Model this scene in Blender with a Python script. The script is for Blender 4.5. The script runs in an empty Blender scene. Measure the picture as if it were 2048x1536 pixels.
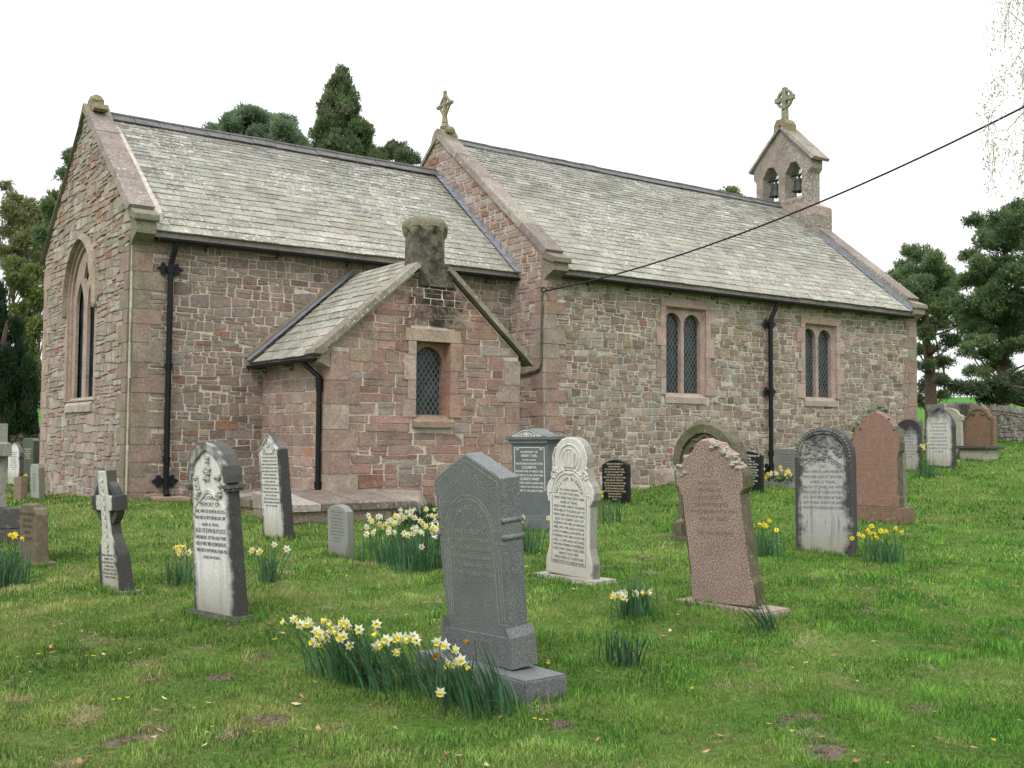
import bpy, bmesh, math, random
import numpy as np
from mathutils import Vector, Matrix

# ------------------------------------------------------------------ camera, sky, sun, exposure
scn = bpy.context.scene
COL = scn.collection
R = math.radians
CAM_F, CAM_PITCH, CAM_ROLL, CAM_YAW = 2150.0, 2.823, .404, 54.322
CAM_POS = Vector((-5.585, -19.473, 1.178))

def cam_axes():
    a, t, o = R(CAM_YAW), R(CAM_PITCH), R(CAM_ROLL)
    fw0 = Vector((math.cos(a), math.sin(a), 0)); rt0 = Vector((math.sin(a), -math.cos(a), 0)); up0 = Vector((0, 0, 1))
    fw = fw0 * math.cos(t) + up0 * math.sin(t)
    u1 = up0 * math.cos(t) - fw0 * math.sin(t)
    rt = rt0 * math.cos(o) + u1 * math.sin(o)
    up = u1 * math.cos(o) - rt0 * math.sin(o)
    return rt, up, fw
RT, UP, FW = cam_axes()
cd = bpy.data.cameras.new('camera'); cam = bpy.data.objects.new('camera', cd); COL.objects.link(cam)
cd.sensor_width = 36; cd.lens = 36 * CAM_F / 2048; cd.clip_end = 3000; cd.clip_start = .05
cam.matrix_world = Matrix(((RT.x, UP.x, -FW.x, CAM_POS.x), (RT.y, UP.y, -FW.y, CAM_POS.y), (RT.z, UP.z, -FW.z, CAM_POS.z), (0, 0, 0, 1)))
scn.camera = cam

SUN_DIR = Vector((-.66, -.50, .85)).normalized()          # towards the sun, behind thin cloud
w = bpy.data.worlds.new('World'); scn.world = w; w.use_nodes = True
nt = w.node_tree; nt.nodes.clear()
wo = nt.nodes.new('ShaderNodeOutputWorld')
sky = nt.nodes.new('ShaderNodeTexSky'); sky.sky_type = 'NISHITA'; sky.sun_disc = False
sky.sun_elevation = math.asin(SUN_DIR.z); sky.sun_rotation = math.atan2(SUN_DIR.x, SUN_DIR.y)
b1 = nt.nodes.new('ShaderNodeBackground'); b1.inputs['Strength'].default_value = .1
nt.links.new(sky.outputs[0], b1.inputs[0])
b2 = nt.nodes.new('ShaderNodeBackground'); b2.inputs['Strength'].default_value = 1.3   # cloud layer
cr = nt.nodes.new('ShaderNodeValToRGB'); cn = nt.nodes.new('ShaderNodeTexNoise'); cn.inputs['Scale'].default_value = 2.2; cn.inputs['Detail'].default_value = 4
cr.color_ramp.elements[0].position = .3; cr.color_ramp.elements[0].color = (.92, .92, .94, 1)
cr.color_ramp.elements[1].position = .65; cr.color_ramp.elements[1].color = (1, .995, .99, 1)
tc = nt.nodes.new('ShaderNodeTexCoord'); nt.links.new(tc.outputs['Generated'], cn.inputs['Vector'])
nt.links.new(cn.outputs[0], cr.inputs[0]); nt.links.new(cr.outputs[0], b2.inputs[0])
sx = nt.nodes.new('ShaderNodeSeparateXYZ'); nt.links.new(tc.outputs['Generated'], sx.inputs[0])   # overcast sky: brighter overhead
mr = nt.nodes.new('ShaderNodeMapRange'); mr.inputs[1].default_value = 0; mr.inputs[2].default_value = 1; mr.inputs[3].default_value = 1.05; mr.inputs[4].default_value = 2.5
nt.links.new(sx.outputs[2], mr.inputs[0]); nt.links.new(mr.outputs[0], b2.inputs['Strength'])
mx = nt.nodes.new('ShaderNodeMixShader'); mx.inputs[0].default_value = .9
nt.links.new(b1.outputs[0], mx.inputs[1]); nt.links.new(b2.outputs[0], mx.inputs[2]); nt.links.new(mx.outputs[0], wo.inputs[0])
sl = bpy.data.lights.new('sun', 'SUN'); sl.energy = 1.5; sl.angle = R(14); sl.color = (1, .96, .9)
so = bpy.data.objects.new('sun', sl); COL.objects.link(so); so.rotation_euler = SUN_DIR.to_track_quat('Z', 'Y').to_euler()
so.location = (-10, -10, 30)
scn.view_settings.view_transform = 'Standard'; scn.view_settings.look = 'None'
scn.view_settings.exposure = .1; scn.view_settings.gamma = 1
scn.render.engine = 'CYCLES'
scn.cycles.max_bounces = 5; scn.cycles.diffuse_bounces = 3; scn.cycles.glossy_bounces = 2; scn.cycles.transparent_max_bounces = 4

random.seed(7); RNG = np.random.default_rng(11)
rnd = random.uniform

# ------------------------------------------------------------------ helpers
def at(px, py, dep):
    """world point at a picture position of the survey photograph and a depth in metres"""
    d = FW * 1.0 + RT * ((px - 1024) / CAM_F) + UP * ((768 - py) / CAM_F)
    a = R(CAM_YAW)
    return CAM_POS + d * (dep / (d.x * math.cos(a) + d.y * math.sin(a)))

def tag(o, label=None, cat=None, group=None, kind=None):
    if label: o['label'] = label
    if cat: o['category'] = cat
    if group: o['group'] = group
    if kind: o['kind'] = kind
    return o

def empty(name, label, cat, mat=None, group=None):
    o = bpy.data.objects.new(name, None); COL.objects.link(o); o.empty_display_size = .2
    if mat is not None: o.matrix_world = mat
    return tag(o, label, cat, group)

class MB:
    def __init__(s): s.v = []; s.f = []; s.c = []; s.m = []
    def quadbox(s, P, col, mi=0):
        """P: 8 corners, bottom 4 ccw then top 4"""
        b = len(s.v); s.v += [tuple(p) for p in P]
        for q in ((3, 2, 1, 0), (4, 5, 6, 7), (0, 1, 5, 4), (1, 2, 6, 5), (2, 3, 7, 6), (3, 0, 4, 7)):
            s.f.append(tuple(b + i for i in q)); s.c.append(col); s.m.append(mi)
    def box(s, x0, x1, y0, y1, z0, z1, col=(.5, .5, .5), mi=0):
        s.quadbox([(x0, y0, z0), (x1, y0, z0), (x1, y1, z0), (x0, y1, z0), (x0, y0, z1), (x1, y0, z1), (x1, y1, z1), (x0, y1, z1)], col, mi)
    def poly(s, pts, col, mi=0):
        b = len(s.v); s.v += [tuple(p) for p in pts]; s.f.append(tuple(range(b, b + len(pts)))); s.c.append(col); s.m.append(mi)
    def prism(s, prof, fn0, fn1, col, mi=0):
        """profile points mapped by fn0 / fn1 to the two end caps"""
        n = len(prof); b = len(s.v)
        s.v += [tuple(fn0(p)) for p in prof] + [tuple(fn1(p)) for p in prof]
        s.f.append(tuple(range(b + n - 1, b - 1, -1))); s.f.append(tuple(range(b + n, b + 2 * n)))
        for i in range(n):
            j = (i + 1) % n; s.f.append((b + i, b + j, b + n + j, b + n + i))
        s.c += [col] * (n + 2); s.m += [mi] * (n + 2)
    def tube(s, pts, r, n=8, col=(.5, .5, .5), mi=0, cap=True):
        pts = [Vector(p) for p in pts]; rs = r if isinstance(r, (list, tuple)) else [r] * len(pts)
        b = len(s.v); prev = None
        for i, p in enumerate(pts):
            d = (pts[min(i + 1, len(pts) - 1)] - pts[max(i - 1, 0)]).normalized()
            if prev is None:
                x = d.cross(Vector((0, 0, 1)) if abs(d.z) < .9 else Vector((1, 0, 0))).normalized()
            else:
                x = (prev - d * prev.dot(d)).normalized()
            prev = x; y = d.cross(x)
            for k in range(n):
                a = 2 * math.pi * k / n
                s.v.append(tuple(p + (x * math.cos(a) + y * math.sin(a)) * rs[i]))
        for i in range(len(pts) - 1):
            for k in range(n):
                q = (k + 1) % n
                s.f.append((b + i * n + k, b + i * n + q, b + (i + 1) * n + q, b + (i + 1) * n + k)); s.c.append(col); s.m.append(mi)
        if cap:
            s.f.append(tuple(b + k for k in reversed(range(n)))); s.f.append(tuple(b + (len(pts) - 1) * n + k for k in range(n))); s.c += [col] * 2; s.m += [mi] * 2
    def lathe(s, prof, c, n=16, col=(.5, .5, .5), mi=0, rot=0, axis=None):
        """prof: (r, z) up the axis"""
        b = len(s.v); c = Vector(c)
        for r, z in prof:
            for k in range(n):
                a = 2 * math.pi * (k + rot) / n
                s.v.append(tuple(c + Vector((r * math.cos(a), r * math.sin(a), z))))
        for i in range(len(prof) - 1):
            for k in range(n):
                q = (k + 1) % n
                s.f.append((b + i * n + k, b + i * n + q, b + (i + 1) * n + q, b + (i + 1) * n + k)); s.c.append(col); s.m.append(mi)
        s.f.append(tuple(b + k for k in reversed(range(n)))); s.f.append(tuple(b + (len(prof) - 1) * n + k for k in range(n))); s.c += [col] * 2; s.m += [mi] * 2
    def blob(s, c, r, col=(.5, .5, .5), mi=0, n=6, jit=.15):
        b = len(s.v); rr = r if isinstance(r, (tuple, list)) else (r, r, r); m = 4
        for i in range(m + 1):
            t = math.pi * i / m
            for k in range(n):
                a = 2 * math.pi * k / n; j = 1 + rnd(-jit, jit)
                s.v.append((c[0] + rr[0] * math.sin(t) * math.cos(a) * j, c[1] + rr[1] * math.sin(t) * math.sin(a) * j, c[2] + rr[2] * math.cos(t) * j))
        for i in range(m):
            for k in range(n):
                q = (k + 1) % n
                s.f.append((b + i * n + k, b + (i + 1) * n + k, b + (i + 1) * n + q, b + i * n + q)); s.c.append(col); s.m.append(mi)
    def mesh(s, me, mat, col, mi=0):
        b = len(s.v); s.v += [tuple(mat @ v.co) for v in me.vertices]
        flip = mat.determinant() < 0
        for p in me.polygons:
            q = [b + i for i in p.vertices]
            s.f.append(tuple(reversed(q)) if flip else tuple(q)); s.c.append(col); s.m.append(mi)
    def build(s, name, mat, parent=None, smooth=False, label=None):
        me = bpy.data.meshes.new(name); me.from_pydata(s.v, [], s.f); me.update()
        at_ = me.attributes.new('Col', 'FLOAT_COLOR', 'FACE')
        if s.c:
            at_.data.foreach_set('color', np.array([(*c[:3], 1) for c in s.c], dtype=np.float32).ravel())
        for m in (mat if isinstance(mat, (list, tuple)) else [mat]): me.materials.append(m)
        if any(s.m): me.polygons.foreach_set('material_index', s.m)
        if smooth: me.polygons.foreach_set('use_smooth', [True] * len(me.polygons))
        o = bpy.data.objects.new(name, me); COL.objects.link(o)
        if parent: o.parent = parent
        if label: o['label'] = label
        return o

def flip_check(me):
    bm = bmesh.new(); bm.from_mesh(me); bmesh.ops.recalc_face_normals(bm, faces=bm.faces); bm.to_mesh(me); bm.free()

def np_mesh(name, V, F, C, mat, parent=None):
    """V (n,3); F (m,k) same-size faces; C (m,3) face colours"""
    V = np.asarray(V, np.float32); F = np.asarray(F, np.int32); k = F.shape[1]; m = len(F)
    me = bpy.data.meshes.new(name)
    me.vertices.add(len(V)); me.vertices.foreach_set('co', V.ravel())
    me.loops.add(m * k); me.loops.foreach_set('vertex_index', F.ravel())
    me.polygons.add(m); me.polygons.foreach_set('loop_start', np.arange(0, m * k, k, dtype=np.int32))
    me.update(calc_edges=True)
    a = me.attributes.new('Col', 'FLOAT_COLOR', 'FACE')
    a.data.foreach_set('color', np.concatenate([np.asarray(C, np.float32), np.ones((m, 1), np.float32)], 1).ravel())
    me.materials.append(mat)
    o = bpy.data.objects.new(name, me); COL.objects.link(o)
    if parent: o.parent = parent
    return o

def flat2d(loops, depth):
    """filled outline with holes, depth metres thick along z (0 at the middle)"""
    c = bpy.data.curves.new('outline', 'CURVE'); c.dimensions = '2D'; c.fill_mode = 'BOTH'; c.extrude = depth / 2
    for L in loops:
        s = c.splines.new('POLY'); s.points.add(len(L) - 1)
        for p, q in zip(s.points, L): p.co = (q[0], q[1], 0, 1)
        s.use_cyclic_u = True
    o = bpy.data.objects.new('outline', c); me = bpy.data.meshes.new_from_object(o)
    bpy.data.objects.remove(o); bpy.data.curves.remove(c)
    return me

def text_mesh(lines, size, width=None, spacing=1.0, extrude=.0012, align='CENTER', shear=0):
    c = bpy.data.curves.new('t', 'FONT'); c.body = lines; c.align_x = align; c.size = size; c.resolution_u = 2
    c.space_line = spacing; c.extrude = extrude; c.shear = shear
    o = bpy.data.objects.new('t', c); me = bpy.data.meshes.new_from_object(o)
    bpy.data.objects.remove(o); bpy.data.curves.remove(c)
    return me

def arc(cx, cy, r, a0, a1, n):
    return [(cx + r * math.cos(R(a0 + (a1 - a0) * i / n)), cy + r * math.sin(R(a0 + (a1 - a0) * i / n))) for i in range(n + 1)]

def pointed(x0, x1, zs, rise, n=10):
    """pointed arch from (x1,zs) over the apex to (x0,zs), counter-clockwise"""
    c = (x0 + x1) / 2; hw = (x1 - x0) / 2
    rad = (hw * hw + rise * rise) / (2 * hw)
    out = []
    a1 = math.degrees(math.asin(min(1, rise / rad)))
    for i in range(n + 1):
        a = R(a1 * i / n); out.append((x1 - rad + rad * math.cos(a), zs + rad * math.sin(a)))
    for i in range(n - 1, -1, -1):
        a = R(a1 * i / n); out.append((x0 + rad - rad * math.cos(a), zs + rad * math.sin(a)))
    return out

def jit(c, a):
    k = 1 + rnd(-a, a)
    return tuple(max(0, x * k * (1 + rnd(-a, a) * .25)) for x in c[:3])

# ------------------------------------------------------------------ materials
def newmat(name):
    m = bpy.data.materials.new(name); m.use_nodes = True; n = m.node_tree; n.nodes.clear()
    o = n.nodes.new('ShaderNodeOutputMaterial'); p = n.nodes.new('ShaderNodeBsdfPrincipled'); n.links.new(p.outputs[0], o.inputs[0])
    p.inputs['Roughness'].default_value = .85; p.inputs['Specular IOR Level'].default_value = .25
    return m, n, p
def N(n, t, **k):
    x = n.nodes.new(t)
    for a, b in k.items(): setattr(x, a, b)
    return x
def noise(n, scale, detail=4, rough=.55, vec=None, dist=0):
    x = N(n, 'ShaderNodeTexNoise'); x.inputs['Scale'].default_value = scale; x.inputs['Detail'].default_value = detail
    x.inputs['Roughness'].default_value = rough; x.inputs['Distortion'].default_value = dist
    if vec is not None: n.links.new(vec, x.inputs['Vector'])
    return x.outputs[0]
def ramp(n, src, stops, interp='LINEAR'):
    x = N(n, 'ShaderNodeValToRGB'); x.color_ramp.interpolation = interp
    e = x.color_ramp.elements
    while len(e) < len(stops): e.new(.5)
    for q, (p, c) in zip(e, stops):
        q.position = p; q.color = (c, c, c, 1) if isinstance(c, (int, float)) else (*c, 1)
    n.links.new(src, x.inputs[0]); return x.outputs[0]
def mixc(n, fac, a, b, mode='MIX'):
    x = N(n, 'ShaderNodeMix', data_type='RGBA', blend_type=mode)
    for s, v in ((x.inputs[0], fac), (x.inputs[6], a), (x.inputs[7], b)):
        if isinstance(v, (int, float)): s.default_value = v
        elif isinstance(v, tuple): s.default_value = (*v, 1)
        else: n.links.new(v, s)
    return x.outputs[2]
def math_(n, op, a, b=0.0, c=None):
    x = N(n, 'ShaderNodeMath', operation=op)
    for s, v in zip(x.inputs, (a, b) if c is None else (a, b, c)):
        if isinstance(v, (int, float)): s.default_value = v
        else: n.links.new(v, s)
    return x.outputs[0]
def bump(n, p, h, strength=.3, dist=.01):
    x = N(n, 'ShaderNodeBump'); x.inputs['Strength'].default_value = strength; x.inputs['Distance'].default_value = dist
    n.links.new(h, x.inputs['Height']); n.links.new(x.outputs[0], p.inputs['Normal'])
def coords(n, kind='Object'):
    return N(n, 'ShaderNodeTexCoord').outputs[kind]

def mat_masonry(name, lichen=.35, lichen_col=(.5, .49, .44), green=0.0, bumpk=.5, stain=0.0, mul=1.0, thr=.58, spot=None):
    """stones whose own colour is stored per face"""
    m, n, p = newmat(name); v = N(n, 'ShaderNodeNewGeometry').outputs['Position']
    c = N(n, 'ShaderNodeAttribute', attribute_name='Col').outputs['Color']
    f1 = ramp(n, noise(n, 26, 6, .72, v), [(.28, .50 * mul), (.5, .98 * mul), (.74, 1.42 * mul)])
    f2 = ramp(n, noise(n, 3.1, 5, .65, v), [(.3, .74), (.7, 1.2)])
    c = mixc(n, 1, c, f1, 'MULTIPLY'); c = mixc(n, 1, c, f2, 'MULTIPLY')
    big = noise(n, .55, 3, .6, v)
    li = math_(n, 'MULTIPLY', ramp(n, noise(n, 14, 5, .7, v), [(thr, 0), (thr + .08, 1)]), ramp(n, big, [(.4, .15), (.62, 1)]))
    c = mixc(n, math_(n, 'MULTIPLY', li, lichen), c, lichen_col)
    if green:
        g = math_(n, 'MULTIPLY', ramp(n, noise(n, 1.1, 5, .7, v), [(.52, 0), (.7, 1)]), green)
        c = mixc(n, g, c, (.11, .12, .05))
    if stain:
        s_ = math_(n, 'MULTIPLY', ramp(n, noise(n, 2.4, 5, .75, v), [(.46, 0), (.56, 1)]), stain)
        c = mixc(n, s_, c, (.025, .024, .02))
    if spot:                                       # soot washed down from one place, broken up by noise
        vm = N(n, 'ShaderNodeVectorMath', operation='SUBTRACT'); n.links.new(v, vm.inputs[0]); vm.inputs[1].default_value = spot[0]
        vs = N(n, 'ShaderNodeVectorMath', operation='MULTIPLY'); n.links.new(vm.outputs[0], vs.inputs[0]); vs.inputs[1].default_value = spot[1]
        vl = N(n, 'ShaderNodeVectorMath', operation='LENGTH'); n.links.new(vs.outputs[0], vl.inputs[0])
        k = math_(n, 'SUBTRACT', math_(n, 'ADD', noise(n, 4.5, 6, .8, v), .13), math_(n, 'MULTIPLY', vl.outputs['Value'], .30))
        c = mixc(n, ramp(n, k, [(.36, 0), (.56, .93)]), c, (.022, .020, .017))
    n.links.new(c, p.inputs['Base Color'])
    bump(n, p, math_(n, 'ADD', noise(n, 40, 5, .7, v), noise(n, 9, 4, .6, v)), bumpk, .02)
    p.inputs['Roughness'].default_value = .92
    return m

def mat_plain(name, col, rough=.6, var=.2, scale=8, bumpk=0, metal=0, spec=.25):
    m, n, p = newmat(name); v = coords(n)
    c = mixc(n, 1, col, ramp(n, noise(n, scale, 5, .6, v), [(.3, 1 - var), (.7, 1 + var)]), 'MULTIPLY')
    n.links.new(c, p.inputs['Base Color']); p.inputs['Roughness'].default_value = rough; p.inputs['Metallic'].default_value = metal
    p.inputs['Specular IOR Level'].default_value = spec
    if bumpk: bump(n, p, noise(n, scale * 4, 5, .7, v), bumpk, .01)
    return m

def mat_attr(name, rough=.6, var=.2, scale=30, spec=.2, trans=0.0):
    m, n, p = newmat(name)
    c = N(n, 'ShaderNodeAttribute', attribute_name='Col').outputs['Color']
    if var:
        c = mixc(n, 1, c, ramp(n, noise(n, scale, 3, .6, N(n, 'ShaderNodeNewGeometry').outputs['Position']), [(.3, 1 - var), (.7, 1 + var)]), 'MULTIPLY')
    n.links.new(c, p.inputs['Base Color']); p.inputs['Roughness'].default_value = rough; p.inputs['Specular IOR Level'].default_value = spec
    if trans:
        tr = N(n, 'ShaderNodeBsdfTranslucent'); n.links.new(c, tr.inputs[0])
        ms = N(n, 'ShaderNodeMixShader'); ms.inputs[0].default_value = trans
        n.links.new(p.outputs[0], ms.inputs[1]); n.links.new(tr.outputs[0], ms.inputs[2])
        n.links.new(ms.outputs[0], [x for x in n.nodes if x.type == 'OUTPUT_MATERIAL'][0].inputs[0])
    return m

M = {}
VY_ = -2.95
M['rubble'] = mat_masonry('rubble_stone', .6, (.52, .5, .45), .12, .8)
M['rubble_east'] = mat_masonry('east_rubble_stone', .8, (.56, .55, .49), .25, .8)
M['dressed'] = mat_masonry('dressed_sandstone', .35, (.48, .46, .40), .18, .35)
M['coping'] = mat_masonry('coping_stone', .95, (.66, .66, .62), .35, .45)
M['mossy'] = mat_masonry('mossy_sandstone', .5, (.5, .5, .4), .55, .5)
M['stained'] = mat_masonry('soot_stained_stone', .5, (.45, .44, .36), .35, .6, .85)
M['vestry'] = mat_masonry('vestry_stone', .5, (.48, .45, .4), .12, .9, .0, spot=((4.55, VY_, 3.9), (1.1, .3, .6)))
M['bellstone'] = mat_masonry('bellcote_stone', .9, (.5, .5, .46), .25, .5, thr=.5)
M['slate'] = mat_masonry('stone_slate', 1.0, (.60, .60, .57), .06, .45, thr=.55)
M['mortar'] = mat_plain('lime_mortar', (.47, .42, .365), .95, .3, 9, .6)
M['fieldwall'] = mat_masonry('field_wall_stone', .55, (.5, .5, .46), .2, .6)
M['iron'] = mat_plain('black_iron', (.007, .008, .009), .5, .3, 20, .1, 0, .25)
M['lead'] = mat_plain('sheet_lead', (.22, .24, .265), .55, .2, 6, .15, 0, .4)
M['leadcame'] = mat_plain('lead_came', (.20, .215, .21), .6, .15, 20)
M['ridge'] = mat_plain('ridge_tile', (.125, .122, .122), .7, .3, 5, .2)
M['bell'] = mat_plain('bell_bronze', (.05, .055, .045), .5, .3, 8, .1, .6)
M['cable'] = mat_plain('cable_sheath', (.02, .018, .02), .6, .2, 10)
M['wood'] = mat_plain('grey_timber', (.2, .18, .15), .8, .25, 12, .3)
def glass():
    m, n, p = newmat('window_glass'); v = coords(n)
    c = mixc(n, ramp(n, noise(n, 4, 4, .6, v), [(.35, 0), (.7, 1)]), (.005, .008, .009), (.045, .062, .07))  # paler patches in the base colour imitate uneven reflections on the panes
    n.links.new(c, p.inputs['Base Color']); p.inputs['Roughness'].default_value = .22; p.inputs['Specular IOR Level'].default_value = .22
    bump(n, p, noise(n, 9, 2, .5, v), .3, .02)
    return m
M['glass'] = glass()
M['bark'] = mat_plain('pine_bark', (.085, .06, .045), .95, .35, 10, .8)
M['needles'] = mat_attr('conifer_needles', .65, .25, 1.3, .25, .38)
M['leafs'] = mat_attr('leaf_blades', .55, .12, 20, .25, .22)
M['petal'] = mat_attr('petals', .6, .04, 60, .15, .25)
M['grass'] = mat_attr('grass_blades', .7, 0, 20, .1, .25)
M['litter'] = mat_attr('dry_leaf', .85, .2, 60, .1)
M['soil'] = mat_plain('bare_soil', (.135, .108, .078), .95, .45, 40, .9)
# ------------------------------------------------------------------ ground
CTRL = np.array([(-5.6, -19.5, -.42), (-1.9, -14.3, -.41), (-8, -15, -.42), (-2.45, -11.2, -.30), (1.2, -13.2, -.31), (1.1, -11, -.25), (-2.65, -9.1, -.28),
    (0, -8.3, -.22), (.2, -6, -.2), (3.7, -7.4, -.24), (-2.8, -6.2, -.28), (7.9, -4.2, -.1), (12.6, -3.2, 0), (10.9, -1.3, .02), (12.1, -1.3, .07), (15.6, -1.3, .14),
    (0, 0, 0), (0, 3.5, -.08), (0, 6.8, -.16), (-.9, 2.7, -.09), (1.1, -2.4, -.04), (1.2, -4.4, -.17), (3.4, -4.4, -.2), (6.4, -3.1, -.06), (5.6, -10.7, -.29),
    (10.4, -8.1, -.26), (19.8, -2.5, .33), (21.8, -2.2, .43), (25.3, -1.1, .73), (29, 2.5, 1.09), (39, 5, 1.1), (14, -12, -.28), (20, -10, -.1), (30, -6, .7), (45, -10, 1.0), (12, -22, -.5),
    (-2.8, -4.3, -.22), (-4.5, 5, -.1), (1.7, 18.5, .16), (-3, 19, .2), (-14, 5, -.2), (-18, -10, -.4), (20, 14, .5), (8, 25, .4), (60, 22, 2.2), (120, 60, 6.2), (150, 20, 6.5), (90, 90, 4.5), (40, 80, 2.5), (0, 60, 1.2), (-60, 40, 0), (-60, -40, -1), (60, -60, -.5), (250, 120, 12), (250, 0, 10), (0, 250, 6), (-250, 0, 0), (-250, 250, 4), (250, 260, 13), (0, -200, -1), (250, -200, 4), (-250, -200, -1)], float)
def _tps(r2): return np.where(r2 > 1e-9, .5 * r2 * np.log(np.maximum(r2, 1e-9)), 0)
def _solve():
    P = CTRL[:, :2]; n = len(P)
    K = _tps(((P[:, None] - P[None]) ** 2).sum(-1)) + np.eye(n) * .15
    Q = np.c_[np.ones(n), P]
    A = np.block([[K, Q], [Q.T, np.zeros((3, 3))]])
    return np.linalg.solve(A, np.r_[CTRL[:, 2], 0, 0, 0])
_W = _solve()
def ground_z(x, y):
    x = np.asarray(x, float); y = np.asarray(y, float); sh = x.shape
    X = np.c_[x.ravel(), y.ravel()]; out = np.empty(len(X))
    for i in range(0, len(X), 20000):
        B = X[i:i + 20000]
        K = _tps(((B[:, None] - CTRL[None, :, :2]) ** 2).sum(-1))
        out[i:i + 20000] = K @ _W[:-3] + _W[-3] + B @ _W[-2:]
    X0, Y0 = X[:, 0], X[:, 1]
    near = np.exp(-((X0 - 2) ** 2 + (Y0 + 8) ** 2) / 900)
    out += near * (.016 * np.sin(2.3 * X0 + 1.1 * Y0) + .016 * np.sin(1.7 * Y0 - 2.9 * X0 + 2) + .008 * np.sin(5.3 * X0 + 4.1 * Y0 + 1) + .006 * np.sin(7.7 * Y0 - 3.3 * X0))
    return out.reshape(sh)
def gz(x, y): return float(ground_z(np.array([x]), np.array([y]))[0])
def rayground(px, py, lift=0.0):
    d = (FW + RT * ((px - 1024) / CAM_F) + UP * ((768 - py) / CAM_F)).normalized()
    t = 3.0
    for k in range(4000):
        p = CAM_POS + d * t
        if p.z <= gz(p.x, p.y) + lift: return p
        t += .02 if t < 20 else .06
    return p

def vnoise(x, y, s, seed, n=9):
    r = np.random.default_rng(seed); o = np.zeros_like(x)
    for i in range(n):
        a = r.uniform(0, 6.283); k = s * r.uniform(.6, 1.9); o += np.sin((x * np.cos(a) + y * np.sin(a)) * k + r.uniform(0, 6.283) + .8 * np.sin((x * np.sin(a) - y * np.cos(a)) * k * .7))
    return o / n ** .5 * .8

def make_ground():
    def ax(lo, hi, c0, c1):
        near = np.arange(c0, c1, .33)
        f = lambda d: np.cumsum(np.geomspace(.4, 40, 44))
        up = c1 + f(0); dn = c0 - f(0)[::-1]
        return np.concatenate([dn[dn > lo], near, up[up < hi]])
    xs = ax(-420, 620, -14, 34); ys = ax(-420, 620, -23, 22)
    X, Y = np.meshgrid(xs, ys, indexing='ij'); Z = ground_z(X, Y)
    nx, ny = X.shape
    idx = np.arange(nx * ny).reshape(nx, ny)
    F = np.stack([idx[:-1, :-1], idx[1:, :-1], idx[1:, 1:], idx[:-1, 1:]], -1).reshape(-1, 4)
    m, n, p = newmat('turf'); v = N(n, 'ShaderNodeNewGeometry').outputs['Position']
    c = mixc(n, ramp(n, noise(n, .9, 6, .65, v), [(.35, 0), (.65, 1)]), (.055, .135, .02), (.12, .175, .042))
    c = mixc(n, ramp(n, noise(n, 3.4, 6, .7, v), [(.5, 0), (.68, 1)]), c, (.155, .16, .065))
    c = mixc(n, 1, c, ramp(n, noise(n, 26, 6, .75, v), [(.25, .3), (.75, 1.7)]), 'MULTIPLY')
    c = mixc(n, ramp(n, noise(n, 11, 5, .7, v), [(.66, 0), (.74, .8)]), c, (.12, .085, .05))
    far = N(n, 'ShaderNodeVectorMath', operation='LENGTH'); n.links.new(v, far.inputs[0])
    c = mixc(n, ramp(n, math_(n, 'DIVIDE', far.outputs['Value'], 100), [(.42, 0), (.5, 1)]), c, (.06, .19, .025))
    n.links.new(c, p.inputs['Base Color']); p.inputs['Roughness'].default_value = .95; p.inputs['Specular IOR Level'].default_value = .05
    bump(n, p, noise(n, 30, 6, .75, v), .8, .04)
    o = np_mesh('ground', np.stack([X, Y, Z], -1).reshape(-1, 3), F, np.full((len(F), 3), .1), m)
    o.data.polygons.foreach_set('use_smooth', [True] * len(o.data.polygons))
    tag(o, 'mossy mown churchyard grass ground', kind='structure')
make_ground()

# ------------------------------------------------------------------ masonry builders
def clip_poly(P, a, b, c):
    out = []
    for i in range(len(P)):
        p, q = P[i], P[(i + 1) % len(P)]
        dp, dq = a * p[0] + b * p[1] - c, a * q[0] + b * q[1] - c
        if dp <= 0: out.append(p)
        if (dp < 0 < dq) or (dq < 0 < dp):
            t = dp / (dp - dq); out.append((p[0] + t * (q[0] - p[0]), p[1] + t * (q[1] - p[1])))
    return out

def pick(pal):
    t = random.random() * sum(p[0] for p in pal)
    for wgt, c in pal:
        t -= wgt
        if t <= 0: return c
    return pal[-1][1]

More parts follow.
